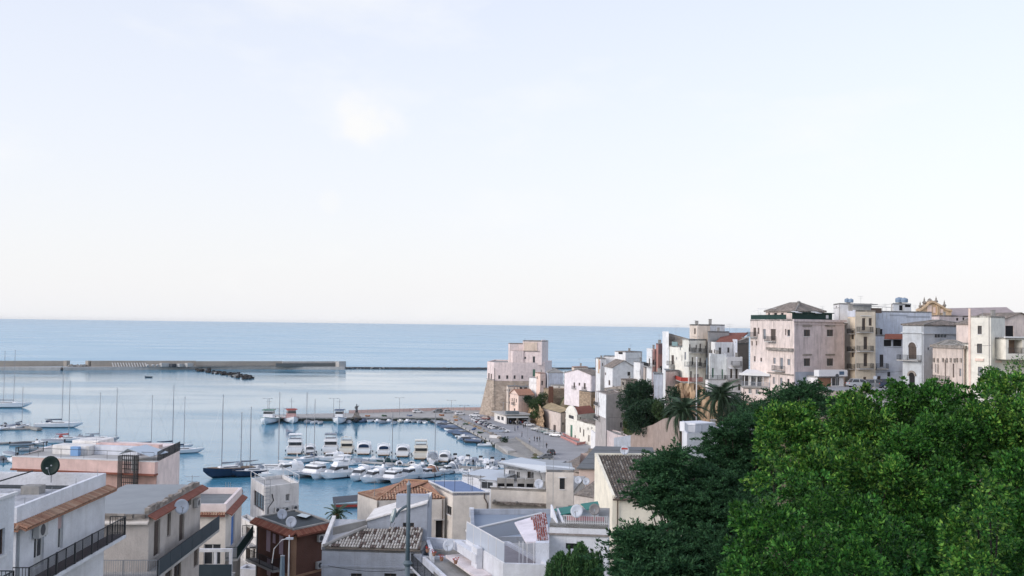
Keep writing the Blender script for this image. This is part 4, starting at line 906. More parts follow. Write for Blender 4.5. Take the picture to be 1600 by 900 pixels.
    h.extra.append([h.P3(0, 0, z), h.P3(0, h.frame(0)[2], z), h.P3(0, 0, zr)]); L0 = h.frame(0)[2]
    h.finish(); e = h.poly; T0 = Vector((e[0].x, e[0].y, zr)); T1 = Vector((e[3].x, e[3].y, zr)); E0 = Vector((e[1].x, e[1].y, z)); E1 = Vector((e[2].x, e[2].y, z)); ov = Vector((0, -.35, -.09))
    h.part('back_wall', P_IV, lambda mb: wedge(mb, [tuple(x + (y - x) * .0) for x, y in ((e[0], e[0]),)] + [tuple(e[3]), tuple(e[3] + Vector((0, .2))), tuple(e[0] + Vector((0, .2)))], 12, [zr] * 4))
    o = h.part('roof', M_OLDTILE, lambda mb: slab(mb, [E0 + ov + Vector((.18, 0, 0)), E1 + ov, T1, T0 + Vector((.25, 0, 0))], .1))
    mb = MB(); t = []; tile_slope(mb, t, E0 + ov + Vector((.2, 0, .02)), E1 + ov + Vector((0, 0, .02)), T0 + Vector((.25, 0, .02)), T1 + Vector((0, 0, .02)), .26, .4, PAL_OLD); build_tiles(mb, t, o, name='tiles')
    h.part('verge', P_IV, lambda mb: mb.hexa_auto([E0 + Vector((-.02, 0, -.1)), E0 + Vector((.22, 0, -.1)), T0 + Vector((.3, 0, -.1)), T0 + Vector((0, 0, -.1)), E0 + Vector((-.02, 0, .14)), E0 + Vector((.22, 0, .14)), T0 + Vector((.3, 0, .2)), T0 + Vector((0, 0, .2))]))
    h.part('ridge_wall', P_IV, lambda mb: mb.obox(T0 + Vector((0, 0, -.1)), T1 - T0, Vector((0, .35, 0)), Vector((0, 0, .32))))
    h.part('gutter', M_FRAMEB, lambda mb: (mb.tube([E0 + ov + Vector((0, -.05, -.1)), E1 + ov + Vector((0, -.05, -.1))], .08, 6), mb.tube([E0 + Vector((.45, -.12, -.2)), E0 + Vector((.45, -.12, -6))], .06, 6)))
    # grey roofed house further back
    Y0 = 146; z = zat(920, 733, Y0); A, B = at(904.5, 733, Y0 + 1), at(1030, 733, Y0)
    h = House('grey_roof_house', 'low house with broad plain grey roof behind the ivory house', [A, B], 4, z, plaster('peach', 205, 180, 168, .15), depth=17, roof=M_ROOF); h.noroof = True; h.finish()
    zr = zat(960, 698, Y0 + 17); e = h.poly
    h.part('roof', mat('fibre_cement_roof', (.17, .18, .185), .9, .2, .12, .5, .2), lambda mb: slab(mb, [(e[0].x - .4, e[0].y - .4, z + .05), (e[1].x, e[1].y - .4, z + .05), (e[2].x, e[2].y, zr), at(930, 697, Y0 + 17)], .15))
    h.part('back_wall', M_STONEG, lambda mb: wedge(mb, [tuple(e[3] + Vector((1.2, -.6))), tuple(e[2] + Vector((0, -.6))), tuple(e[2] + Vector((0, -.2))), tuple(e[3] + Vector((1.2, -.2)))], 4, [zr - .4] * 4))
    for k in range(5): h.part('roof_batten', M_ROOF, lambda mb: mb.obox(Vector((e[0].x - .4, e[0].y - .4, z + .06)).lerp(at(930, 697, Y0 + 17), k / 5), Vector((e[1].x - e[0].x, 0, 0)), Vector((0, .12, 0)), Vector((0, 0, .05))))
    A, B = at(868, 735, Y0 + 14), at(905, 735, Y0 + 8)
    h = House('stone_roof_house', 'low house with brown weathered stone tile roof beside the quay road end', [A, B], 1, zat(890, 737, Y0 + 10), plaster('dull_brown', 150, 135, 125), depth=26, roof=M_OLDTILE); h.noroof = True; h.finish(); e = h.poly; zz = h.z1  # walls in one even dull brown plaster
    h.part('roof', M_OLDTILE, lambda mb: slab(mb, [(e[0].x - .3, e[0].y, zz - .4), (e[1].x + .8, e[1].y - 1, zz + .5), (e[2].x + 1, e[2].y - 2, zz + 2.2), at(925, 701, e[3].y + 6)], .2))
    dish(903.5, 750, 104, .75, 'left of two small white dishes beside the ivory house gable', face=(-.2, -1, .3), pole=.6); dish(916, 752, 106, .75, 'right of two small white dishes beside the ivory house gable', face=(-.2, -1, .3), pole=.6)
    o = dish(976, 703.5, 97.0, .85, 'white satellite dish with a red band on the ivory house ridge', face=(-.15, -1, .2), pole=.5)
    c = at(976, 701.6, 96.6); f_ = Vector((-.15, -1, .2)).normalized(); u_ = f_.cross(Vector((0, 0, 1))).normalized(); w_ = u_.cross(f_); mb = MB(); mb.obox(c - u_ * .3 - w_ * .06 + f_ * .12, u_ * .6, w_ * .16, f_ * .01); mb.build('red_band', M_REDP, o)
    # brown tile scrap roof between
    h = House('brown_lean_to', 'small lean-to with brown tile roof between beige end room and ivory house', [at(897, 765, 112), at(930, 765, 110)], 8, zat(912, 775, 111), P_TAN, depth=6, roof=M_OLDTILE, cat='shed'); h.noroof = True; h.finish(); e = h.poly
    h.part('roof', M_OLDTILE, lambda mb: slab(mb, [(e[0].x, e[0].y, h.z1), (e[1].x, e[1].y, h.z1), (e[2].x, e[2].y, h.z1 + 1.8), (e[3].x, e[3].y, h.z1 + 1.8)], .12))
    # walled flat roof
    z = 21.45; pts = flat([(737, 848), (880, 848)], z); bk = flat([(884, 803), (735, 803)], z)
    h = House('walled_roof_house', 'flat blue grey roof enclosed by a parapet in front of the long terrace wall', pts, 10, z, P_LBLUE, back=bk, roof=mat('blue_grey_roof_paint', (.26, .31, .38), .7, .3, .12, .4, 0, .1, 2), parapet=.5, ptop=P_GREYB, thick=.3); h.finish()
    h.part('corner_pillar', M_WHITE, lambda mb: mb.box(h.poly[3].x - .1, h.poly[3].y - .6, z - .2, h.poly[3].x + .35, h.poly[3].y + .05, z + .62))
    # white terrace house with balcony and flowers
    z = 22.0; A, B, C = at(658, 860, 80.5), at(706, 890, 72), at(786, 890, 72)
    h = House('white_terrace_house', 'white house with angled iron balcony, red flowers and roof terrace', [A, B, C], 10, z - .8, M_WHITE, roof=M_CONC, parapet=.25)
    h.win(0, 677, 882, 686, 920, 's'); h.finish(); L0 = h.frame(0)[2]
    h.balconyu(0, .2, L0 - .2, z - 1.3, .9, 1.0, 'bars', M_IRON, sp=.13, slabm=M_WHITE)
    h.part('terrace_wall', P_LBLUE, lambda mb: wallrun(mb, [at(667, 842, 84), at(728, 842, 83)], .3, z - 2, zat(700, 842, 83.5)))
    h.part('terrace_wall_trim', M_CONC, lambda mb: wallrun(mb, [at(680, 858, 82), at(728, 858, 81.5)], .3, z - 1, zat(700, 858, 82)))
    h.part('side_wall', M_WHITE, lambda mb: wallrun(mb, [at(668, 842, 84), at(676, 860, 79)], .3, z - 2, zat(670, 842, 84)))
    for k, (x, y) in enumerate(((668, 856), (678, 861.5), (690, 869), (712, 873.5))):
        p = at(x, y, 79.5 - k * 2.2); root = thing('flower_pot', '%s pot of red flowers on the white house balcony' % ('highest', 'second', 'third', 'lowest')[k], 'flower pot', tuple(p - Vector((0, 0, .35))), 'red flower pots on the balcony', world=True)
        mb = MB(); mb.lathe(p - Vector((0, 0, .35)), [(.1, 0), (.16, .22), (.17, .24), (.14, .24)], 8); mb.build('pot', M_TERRA, root)
        mb = MB()
        for _ in range(14): rock(mb, p + Vector((random.uniform(-.2, .2), random.uniform(-.15, .15), random.uniform(-.08, .12))), .05)
        mb.build('flowers', M_REDP, root)['kind'] = 'stuff'
    dish(700.5, 852, 79, .9, 'large pale blue white dish on the white terrace house', face=(-.25, -1, .35), pole=.8)
    # glazed roof terrace with canopy
    z = 22.75; A, B, C = at(727, 862, 79), at(786, 885, 71.5), at(862, 885, 71.2)
    h = House('glazed_terrace_house', 'white house with glass panelled roof terrace and red edged canopy', [A, B, C], 10, z, M_WHITE, roof=mat('terrace_tiles', (.40, .36, .36), .7, .3, .15, 2), parapet=.3); h.finish()
    L0 = h.frame(0)[2]; n = 5; gm = mat('frosted_panel', (.50, .55, .62), .3, .5, .05)
    for k in range(n):
        u0, u1 = L0 * k / n, L0 * (k + 1) / n
        o = h.part('panel_frame', M_TRIM, lambda mb: [h.wbox(mb, 0, a, b, c, d, -.12, -.06) for a, b, c, d in ((u0, u0 + .06, z + .3, z + 1.75), (u0 + .06, u1, z + 1.69, z + 1.75), (u0 + .06, u1, z + .3, z + .35))])
        h.part('panel', gm, lambda mb: h.wbox(mb, 0, u0 + .062, u1 - .002, z + .352, z + 1.688, -.10, -.08), o)
    a_, b_ = at(728, 829, 80), at(846, 802, 84); 
    h.part('beam', M_TRIM, lambda mb: mb.tube([a_, b_], .09, 6)); h.part('back_screen', gm, lambda mb: mb.hexa_auto([(a_.x, a_.y, z), (b_.x, b_.y, z), (b_.x, b_.y + .08, z), (a_.x, a_.y + .08, z), a_ - Vector((0, 0, .05)), b_ - Vector((0, 0, .05)), b_ + Vector((0, .08, -.05)), a_ + Vector((0, .08, -.05))]))
    cA, cB, cC, cD = at(822, 847.5, 73), at(858.5, 844, 73), at(853, 801, 82), at(804, 816, 80)
    o = h.part('canopy', plaster('canopy_white', 200, 198, 215, .1), lambda mb: slab(mb, [cA, cB, cC, cD], .1))
    mb = MB(); t = []; tile_slope(mb, t, cA.lerp(cB, .5) + Vector((0, 0, .02)), cB + Vector((0, 0, .02)), cD.lerp(cC, .5) + Vector((0, 0, .02)), cC + Vector((0, 0, .02)), .15, .5, [(.30, .08, .06), (.36, .12, .09), (.5, .36, .36)]); build_tiles(mb, t, o, name='red_tiles')
    mb = MB()
    for x in (811, 817, 823.5, 834): p = at(x, 876, 72.5); mb.tube([(p.x, p.y, z), (p.x, p.y, zat(x, 846, 72.5))], .04, 6)
    mb.build('canopy_posts', M_TRIM, h.root)
    h.part('terrace_room', P_LBLUE, lambda mb: mb.prism([tuple(v2(at(837, 850, 72.3))), tuple(v2(at(858, 850, 72.3))), tuple(v2(at(858, 850, 78))), tuple(v2(at(840, 850, 78)))], z, zat(848, 848, 72.3)))
    h.part('bench', M_WHITE, lambda mb: h.wbox(mb, 0, -1.2, L0 * .5, z - .6, z + .05, .05, .6)); h.part('stair_block', M_WHITE, lambda mb: h.wbox(mb, 0, L0 * .35, L0 * .5, z - 2, z + .5, .05, .5))
    h.part('outer_ledge', plaster('ledge_pinkish', 205, 198, 205, .2), lambda mb: h.wbox(mb, 0, -1, L0 * .75, z - 1.2, z - 1.0, .05, 1.3))
    # white block with balustrade and green awning
    z = zat(900, 818, 75); A, B = at(858.5, 830, 75), at(950, 830, 74.5)
    h = House('white_block', 'white block with balustrade and green awning beside the ivory house', [A, B], 10, z, M_WHITE, depth=7, roof=M_CONC)
    h.win(0, 884, 849, 906, 858, 'o'); h.finish(); L = h.frame(0)[2]
    h.band(0, 0, .14, .12, mat('tile_band', (.30, .27, .25), .9, .1, .4, 5), z=zat(900, 833, 75), name='tile_band')
    mb = MB(); railing(mb, [h.P3(0, 1.0, z, -.1), h.P3(0, L, z, -.1)], .62, .13, th=.05, posts=False); mb.build('balustrade', M_TRIM, h.root)
    for x in (861, 871): 
        p0, p1 = at(x, 798 if x == 871 else 792, 77), at(x + 11, 818, 75); h.part('sloped_wall', M_WHITE, lambda mb: mb.hexa_auto([(p0.x, p0.y + 1, z - .1), (p0.x + .12, p0.y + 1, z - .1), (p1.x, p1.y, z - .1), (p1.x - .12, p1.y, z - .1), (p0.x, p0.y + 1, p0.z), (p0.x + .12, p0.y + 1, p0.z), (p1.x, p1.y, p1.z + .1), (p1.x - .12, p1.y, p1.z + .1)]))
    gr = mat('awning_green', (.015, .17, .145), .6, .3, .12, 1.5)
    for k, (xa, xb, ya, yb) in enumerate(((866, 905, 795, 788), (907, 934, 787, 783))):
        o = h.part('awning', gr, lambda mb: slab(mb, [at(xa + 10, ya + 9, 76.5), at(xb + 3, yb + 10, 76.5), at(xb, yb, 80), at(xa, ya, 80)], .06))
    h.part('awning_wall', P_LBLUE, lambda mb: mb.prism([tuple(v2(at(870, 800, 77.5))), tuple(v2(at(935, 800, 77.5))), tuple(v2(at(935, 800, 80))), tuple(v2(at(870, 800, 80)))], z - .1, z + .2))
    h.part('laundry', mat('laundry_red', (.45, .2, .22), .9, .1, .3, 3), lambda mb: h.wbox(mb, 0, 1.2, L - .3, z + .1, z + .45, -.9, -.85))
    dish(929, 796, 74.2, .82, 'round grey satellite dish on the white block balustrade', M_DISHG, face=(-.1, -1, .2), pole=.8)
    o = dish(901, 798.5, 74.4, .95, 'pale diamond shaped dish on the white block balustrade', face=(-.35, -1, .3), pole=.8)
    # tall street lamp in the foreground
    Y0 = 33; a_ = at(636.2, 915, Y0); b_ = at(638.2, 757, Y0)
    root = thing('street_lamp', 'tall grey street lamp post standing close before the tiled roofs', 'street lamp', (a_.x, a_.y, 24), world=True); pm = mat('lamp_post_grey_green', (.105, .135, .15), .55, .4, .12, 2); x, y = a_.x, a_.y
    zc = zat(637, 878, Y0); mb = MB(); mb.smooth = True; mb.tube([(x, y, 24), (x, y, zc - .12)], .085, 12); mb.tube([(x, y, zc), (x, y, b_.z)], [.072, .062], 12); mb.build('post', pm, root)
    mb = MB(); mb.lathe((x, y, zc - .14), [(.09, 0), (.12, .04), (.17, .1), (.12, .16), (.085, .2)], 14); mb.build('collar', pm, root); mb = MB(); mb.lathe((x, y, b_.z), [(.075, -.02), (.075, .03), (.03, .07), (.03, .12), (.005, .13)], 10); mb.build('cap', M_STEEL, root)
    p0 = at(637, 790, Y0); p1 = at(624, 798, Y0 - .1); p2 = at(618.5, 808, Y0 - .15); mb = MB(); mb.tube([p0, p0.lerp(p1, .5) + Vector((0, 0, .02)), p1, p2], [.05, .045, .04, .035], 8); mb.build('arm', pm, root)
    c = at(614.5, 806, Y0 - .15); mb = MB(); rings = []
    for t_, r_ in ((-.26, .02), (-.2, .075), (0, .11), (.16, .09), (.24, .03)): rings.append([c + Vector((-.25, 0, -.97)) * t_ + (Vector((.97, 0, -.25)) * math.cos(k * .785) * .8 + Vector((0, 1, 0)) * math.sin(k * .785)) * r_ for k in range(8)])
    mb.loft(rings); mb.build('lantern', mat('lantern_glass_grey', (.33, .37, .36), .25, .5, .1), root)
    mb = MB(); w0 = at(612, 812, Y0 - .2); mb.tube([w0, w0 + Vector((-.05, 0, -.2)), w0 + Vector((.03, 0, -.28)), w0 + Vector((.1, 0, -.1))], .008, 4); mb.build('loose_wire', M_IRON, root)
centre_houses()

# ------------------------------------------------------------------ castle and hill houses
P_CAST = plaster('castle_pink', 205, 190, 192, .35); P_MAUVE = plaster('mauve', 184, 172, 178, .5); P_PKCR = plaster('pink_cream', 202, 188, 184, .6); P_BEIGE = plaster('beige', 196, 184, 170, .4)
P_YEL = plaster('pale_yellow', 205, 194, 168, .25); P_GRY = plaster('grey', 165, 168, 168, .3); P_BLU = plaster('washed_blue', 172, 188, 214, .35); P_GRB = plaster('grey_blue', 165, 180, 195, .3); P_LAV = plaster('lavender', 203, 198, 210, .25)
P_RED = plaster('brick_red', 176, 112, 98, .35); P_OLD = plaster('weathered', 190, 178, 170, .7); P_WCR = plaster('warm_cream', 214, 208, 200, .2); P_GOLD = plaster('gold_ochre', 190, 162, 118, .4); P_WHT = plaster('hill_white', 206, 210, 218, .25); P_PEACH = plaster('peach_pink', 214, 186, 172, .3)
def hb(name, label, pts, ytop, k, m, base=12, wins='', z0=None, fin=True, **kw):
    z1 = zat(pts[k][0], ytop, pts[k][1]); P = [corner(x, Y) for x, Y in pts]
    h = House(name, label, P, (z1 - base) if z0 is None else z0, z1, m, **kw)
    for w in wins.split(';'):
        w = w.split()
        if not w: continue
        i = int(w[0]); a = [float(q) for q in w[1:5]]; st = w[5] if len(w) > 5 else 'w'
        pm = {'sg': M_SHUTG, 'sb': M_SHUTB, 'sn': M_SHUTGR, 'sp': M_SHUTP}.get(st)
        h.win(i, *a, st[0], M_FRAMEB if st == 'wb' else None, pm if pm else None)
    if fin: h.finish()
    if name == 'penthouse': return h
    hr = random.Random(len(label) * 31 + int(pts[0][0])); i = hr.randrange(h.vis); L = h.frame(i)[2]; u = hr.choice((.25, L - .25))
    h.part('downpipe', hr.choice((M_STEEL, M_FRAMEB, M_CONCL)), lambda mb: mb.tube([h.P3(i, u, h.z0, .07), h.P3(i, u, h.z1 - .1, .07)], .06, 6))
    if fin:
        c = h.poly[0].lerp(h.poly[2], hr.uniform(.35, .65)); w = hr.uniform(.2, .35); zz = h.z1 + hr.uniform(.6, 1.3)
        h.part('chimney', M_CONC, lambda mb: (mb.box(c.x - w, c.y - w, h.z1 - .1, c.x + w, c.y + w, zz), mb.box(c.x - w - .07, c.y - w - .07, zz + .002, c.x + w + .07, c.y + w + .07, zz + .1)))
        z = hr.uniform(h.z0 + (h.z1 - h.z0) * .5, h.z1 - .8); a = hr.uniform(0, L * .4)
        h.part('wall_cable', M_IRON, lambda mb: mb.tube([h.P3(i, a + (L - a) * t, z - .12 * math.sin(math.pi * t), .04) for t in (0, .25, .5, .75, 1)], .022, 4))
    return h
def bal(h, s, st='bars', m=None, **k):
    for w in s.split(';'):
        w = w.split()
        if w: h.balcony(int(w[0]), float(w[1]), float(w[2]), float(w[3]), float(w[4]) if len(w) > 4 else .8, .95, st, m, **k)
def pitched(h, m, rise, ov=.3, axis=0, name='roof', z=None):
    """gable roof over a four cornered house; ridge parallel to side `axis`"""
    e = h.poly; z = h.z1 if z is None else z; c = [e[(axis + k) % 4] for k in range(4)]
    m0 = (c[1] + c[2]) / 2; m1 = (c[3] + c[0]) / 2; d = (m0 - m1).normalized() * ov; s0 = (c[0] - c[3]).normalized() * ov
    zz = z - ov * rise / max(.5, (c[0] - c[3]).length / 2)
    V = lambda p, q: Vector((p.x, p.y, q))
    def f(mb):
        slab(mb, [V(c[0] - d + s0, zz), V(c[1] + d + s0, zz), V(m0 + d, z + rise), V(m1 - d, z + rise)], .14)
        slab(mb, [V(m1 - d, z + rise), V(m0 + d, z + rise), V(c[2] + d - s0, zz), V(c[3] - d - s0, zz)], .14)
    h.part(name, m, f)
    h.part('gable', h.m, lambda mb: mb.face([V(c[1], z - .02), V(c[2], z - .02), V(m0, z + rise - .1)])); h.part('gable', h.m, lambda mb: mb.face([V(c[3], z - .02), V(c[0], z - .02), V(m1, z + rise - .1)]))
def hipped(h, m, rise, ov=.3, inset=None, name='roof'):
    e = [p for p in shrink(h.poly, -ov)]; z = h.z1; c = sum(e, Vector((0, 0))) / 4
    V = lambda p, q: Vector((p.x, p.y, q)); k = .35
    a = (e[0] + e[3]) / 2; b = (e[1] + e[2]) / 2; r0 = a.lerp(b, k); r1 = a.lerp(b, 1 - k)
    def f(mb):
        mb.face([V(e[0], z), V(e[1], z), V(r1, z + rise), V(r0, z + rise)]); mb.face([V(e[1], z), V(e[2], z), V(r1, z + rise)]); mb.face([V(e[2], z), V(e[3], z), V(r0, z + rise), V(r1, z + rise)]); mb.face([V(e[3], z), V(e[0], z), V(r0, z + rise)]); mb.prism([tuple(p) for p in e], z - .18, z - .002)
    o = h.part(name, m, f)
    h.part('ridge', M_CONC, lambda mb: [mb.tube([V(p, z + .05), V(r, z + rise + .04)], .09, 5) for p, r in ((e[0], r0), (e[1], r1), (e[2], r1), (e[3], r0))] + [mb.tube([V(r0, z + rise + .04), V(r1, z + rise + .04)], .09, 5)], o)

def castle():
    root = thing('castle', 'old pink and stone castle on the waterfront with square upper tower', 'castle', (0, 432, 1), world=True)
    zt = zat(800, 595, 424); ztop = zat(800, 568, 424)
    def ring(xs, z): return [Vector((*corner(x, Y), z)) for x, Y in xs]
    up = [(761, 430), (771.5, 423), (800, 423), (851, 426)]; back = [(862, 452), (772, 455)]
    U = [corner(*p) for p in up + back]
    lo = [(748.5, 431), (768, 419), (800, 419), (858, 424), (870, 456), (760, 459)]; Lw = [corner(*p) for p in lo]
    mb = MB(); n = 6; b = len(mb.v); mb.v += [Vector((p.x, p.y, .5)) for p in Lw] + [Vector((p.x, p.y, zt)) for p in U]; mb.f.append(tuple(range(5, -1, -1))); mb.f.append(tuple(range(6, 12)))
    for i in range(6): j = (i + 1) % 6; mb.f.append((i, j, 6 + j, 6 + i))
    mb.mi = [0] * 8; o = mb.build('battered_base', masonry('castle_base', (.40, .335, .275), (.30, .245, .20), 1.2, .6, .28), root)
    h = House('x', '', U[:4], zt, ztop, P_CAST, back=U[4:], roof=M_CONC, parapet=.5)
    bpy.data.objects.remove(h.root); h.root = root
    for x in (780, 792.5, 804, 816): h.win(1 if x < 800 else 2, x - 1.5, 586.5, x + 1.7, 592, 'w', M_FRAMEB)
    h.win(2, 832.5, 577, 836.5, 588, 's', pm=M_SHUTGR); h.win(0, 762.8, 583, 765, 592, 's'); h.win(0, 766.5, 584, 768.5, 594, 's')
    h.finish(); mb = MB(); h.wbox(mb, 0, .5, 9, zt + .4, zt + .6, 0, .8); mb.build('balcony', M_CONC, root)
    # upper tower: two stepped blocks
    def blk(pts, ytop, yb, k, m, wins='', par=.4, bk=None, dep=8):
        z1 = zat(pts[k][0], ytop, pts[k][1]); h = House('x', '', [corner(*p) for p in pts], ztop - .6, z1, m, back=[corner(*p) for p in bk] if bk else None, depth=dep, roof=M_CONC, parapet=par, ptop=M_STONEG); bpy.data.objects.remove(h.root); h.root = root
        for w in wins.split(';'):
            w = w.split()
            if w: h.win(int(w[0]), *map(float, w[1:5]), w[5], M_FRAMEB)
        h.finish(); return h
    blk([(793.5, 433), (796, 428), (817.5, 428.5)], 537.5, 570, 1, P_CAST); a = blk([(797, 427.2), (801, 425.5), (817.5, 426)], 548.2, 570, 1, P_CAST, '', .05, None)
    t = blk([(816, 433), (817.2, 426.5), (846, 425), (852.3, 430)], 534, 570, 2, P_CAST, '1 819.5 557.5 822 561 w;1 832.5 557 836 567 w', .3, [(856, 446), (818, 446)])
    mb = MB(); t.wbox(mb, 1, .2, t.frame(1)[2] - 2, zat(830, 548, 425.5), zat(830, 535, 425.5), .004, .25); mb.build('upper_band', plaster('castle_sand', 200, 180, 160, .4), root)
    mb = MB(); t.wbox(mb, 1, .1, t.frame(1)[2] - 1, zat(830, 549, 425.5), zat(830, 548, 425.5), .004, .35); mb.build('string_course', M_STONEG, root)
    mb = MB(); p = [corner(846, 425.2), corner(852.3, 430.2), corner(852, 433), corner(845, 428)]; mb.prism([tuple(v) for v in p], ztop, zat(849, 531, 427)); mb.build('corner_turret', P_CAST, root)
    mb = MB(); p0 = at(773, 575, 422.2); p1 = at(773.4, 640, 417.5); mb.tube([p0, p1], .12, 5); mb.build('downpipe', M_IRON, root)
castle()

def quayside():
    # houses at the castle foot
    h = hb('quay_house', 'narrow grey beige house against the castle base', [(791.5, 416), (794, 410), (812, 411)], 603.5, 1, P_BEIGE, 14, '0 792 608 793.2 612;1 795.5 608 797 612;1 795.5 617 797 621;1 795.5 627 797 631;1 803 605 804.5 610;1 808 605 809.5 610')
    h = hb('peach_house', 'peach house with sloped terracotta roof below the castle', [(797, 410), (811, 400), (834.5, 404)], 617, 1, P_PEACH, 13, '0 799.5 622 801 627 s;0 802.5 622 804 631 s;0 806 623 807.5 629 s;0 803 638 805 642 o'); bal(h, '0 801.5 805 632'); pitched(h, M_TERRA, 2.0, axis=1)
    h = hb('terrace_house', 'house with dark glazed roof terrace right below the castle tower', [(809, 417), (840, 416)], 604, 0, P_GRY, 12, '0 812 605 816 609 o;0 819 605 824 609 o;0 827 605 832 609 o')
    # cafe pavilion
    root = thing('cafe_pavilion', 'white cafe pavilion with flat canopies on the quay below the castle', 'pavilion', (*corner(800, 400), QZ), world=True)
    def zq(px, py, Y): return zat(px, py, Y)
    A, B, C = [corner(*p) for p in ((773, 402), (791, 388), (829, 390))]
    Zt = QZ + 3.4
    h = House('x', '', [A, B, C], QZ, Zt, plaster('cafe_white', 200, 204, 208), roof=M_CONCL); bpy.data.objects.remove(h.root); h.root = root
    h.win(0, 777, 650, 781, 656, 'g'); h.win(0, 783, 651, 787, 657, 'g'); h.winu(1, .5, h.frame(1)[2] * .45, QZ, QZ + 2.6, 'o', rec=.8); h.winu(1, h.frame(1)[2] * .5, h.frame(1)[2] - .6, QZ, QZ + 2.6, 'o', rec=.8); h.finish()
    mb = MB(); slab(mb, [Vector((*p, Zt + .35)) for p in shrink([A, B, C, A + C - B], -1.0)], .3); mb.build('roof_slab', M_CONCL, root)
    mb = MB(); h.wbox(mb, 1, .3, h.frame(1)[2] * .55, Zt + .36, Zt + 1.5, -3, -.2); mb.build('upper_fascia', mat('fascia_grey', (.16, .19, .21), .7, .3, .1), root)
    mb = MB(); slab(mb, [h.P3(1, .2, Zt - .3, 0), h.P3(1, .2, Zt - .6, 3.4), h.P3(1, 8.5, Zt - .6, 3.4), h.P3(1, 8.5, Zt - .3, 0)], .15); mb.build('awning', mat('awning_pale', (.45, .47, .46), .8, .2, .1), root)
    for u in (.4, 4.4, 8.3): mb = MB(); p = h.P3(1, u, QZ, 3.2); mb.tube([p, (p.x, p.y, Zt - .6)], .06, 6); mb.build('awning_post', M_STEEL, root)
    # ruin and white arched facade
    hb('stone_ruin', 'roofless rubble stone ruin above the white arched facade', [(849, 394), (862, 386), (905, 388)], 608, 1, M_STONE, 12, roof=M_STONE)
    mb = MB(); p = at(861, 604, 383); mb.box(p.x - .9, p.y, 8, p.x + .9, p.y + 1.5, p.z); tag(mb.build('brick_stack', mat('burnt_brick', (.14, .075, .055), .95, .1, .35, 2)), 'tall dark brick chimney stack on the ruin corner', 'chimney')
    h = hb('arched_warehouse', 'old white warehouse with arched doors facing the quay', [(847, 381), (876.5, 360), (889, 364)], 645, 1, P_OLD, z0=.5, wins='0 850 664 852.5 674 s;0 850 674.5 853 690 s;0 864.5 664 868.5 687 s;1 879 660 881 664 o'); h.root['_k'] = 1
    h.part('roof_ruin', mat('yellow_lichen_render', (.38, .31, .20), .95, .1, .4, .5), lambda mb: slab(mb, [Vector((*h.poly[0], h.z1 + .1)), Vector((*h.poly[1], h.z1 + .1)), Vector((*h.poly[2], h.z1 + 1)), Vector((*h.poly[3], h.z1 + 2.0))], .2))
    # chapel
    h = hb('chapel', 'small cream chapel with curved gable and tall green door', [(884.5, 349), (902, 337), (931, 346)], 648, 1, P_WCR, z0=.5, wins='0 888.5 649 896.5 654 wb;0 891 664 894.5 686 sn;0 897.5 680 899.5 684 o;1 906 652 908 656 s', fin=False); h.noroof = True; h.finish(); L = h.frame(0)[2]; z = h.z1; rise = 2.6
    def cg(mb):
        pr = [h.P3(0, L * t, z - .02 + rise * math.sin(math.pi * t) ** .7, -.0) for t in np.linspace(0, 1, 13)]
        lo = [p + Vector((0, 0, 0)) for p in pr]; n3 = Vector((*h.frame(0)[3], 0))
        mb.face([p + n3 * .12 for p in pr] ); mb.face([p - n3 * .35 for p in pr][::-1])
        for a, b in zip(pr, pr[1:]): mb.face([a + n3 * .12, a - n3 * .35, b - n3 * .35, b + n3 * .12])
    h.part('curved_gable', P_WCR, cg); h.band(0, 0, .2, .15, z=z - 2.2, name='cornice'); h.band(0, 0, .25, .2, z=z + .1, name='cornice')
    e = h.poly; V = lambda p, q: Vector((p.x, p.y, q)); m0 = (e[0] + e[1]) / 2; m1 = (e[3] + e[2]) / 2
    h.part('roof', M_TERRAR, lambda mb: (slab(mb, [V(e[1], z), V(e[2], z), V(m1, z + 2), V(m0, z + 2)], .12), slab(mb, [V(m0, z + 2), V(m1, z + 2), V(e[3], z), V(e[0], z)], .12)))
    h = hb('chapel_annex', 'cream annex stepping down beside the chapel', [(902.2, 335.5), (931, 318), (944, 322)], 664, 1, P_WCR, z0=.5, wins='0 905.5 668 907.5 676 s;0 911 671 913 682 s;0 918 668 919.5 672 o;0 924 667 925.5 671 o;0 919 680 921 690 s', roof=M_OLDTILE)
    # tall grey house on the slope
    h = hb('tall_grey_house', 'tall house with white balconied front and bare grey side on the slope', [(931, 296), (947.5, 282), (978, 286)], 617, 1, plaster('bare_grey', 158, 156, 160, .6), 19, '0 934.5 622 937 630 s;0 939 624 941 632 s;0 934.5 642 937 653 s;1 969 660 972 668 o', roof=M_OLDTILE, parapet=.2)
    h.part('white_front', P_WHT, lambda mb: [h.wbox(mb, 0, a, b, c, d, .004, .1) for a, b, c, d in ((0, .8, 14, h.z1), (2.4, 3.2, 14, h.z1), (4.6, h.frame(0)[2], 14, h.z1))]); bal(h, '0 931 938 633 .7;0 931 938 655 .7')
    # sloping white garden wall and grey wall
    for nm, lb, pts, w, m in (('garden_wall', 'white wall sloping down to the quay road end', [(924, 672, 306), (946, 690, 288), (965, 700, 280)], .5, P_WHT), ('grey_retaining_wall', 'long grey retaining wall with one dark opening above the quay road', [(960, 684, 268), (992, 679, 256)], 1.0, P_GREYB)):
        mb = MB(); zz = [zat(*p) for p in pts]
        for (p, r, z0_, z1_) in zip(pts, pts[1:], zz, zz[1:]):
            a, b = corner(p[0], p[2]), corner(r[0], r[2]); d = (b - a).normalized(); n2 = Vector((-d.y, d.x)) * w; wedge(mb, [tuple(a), tuple(b), tuple(b + n2), tuple(a + n2)], 0, [z0_, z1_, z1_, z0_])
        tag(mb.build(nm, m), lb, 'wall')
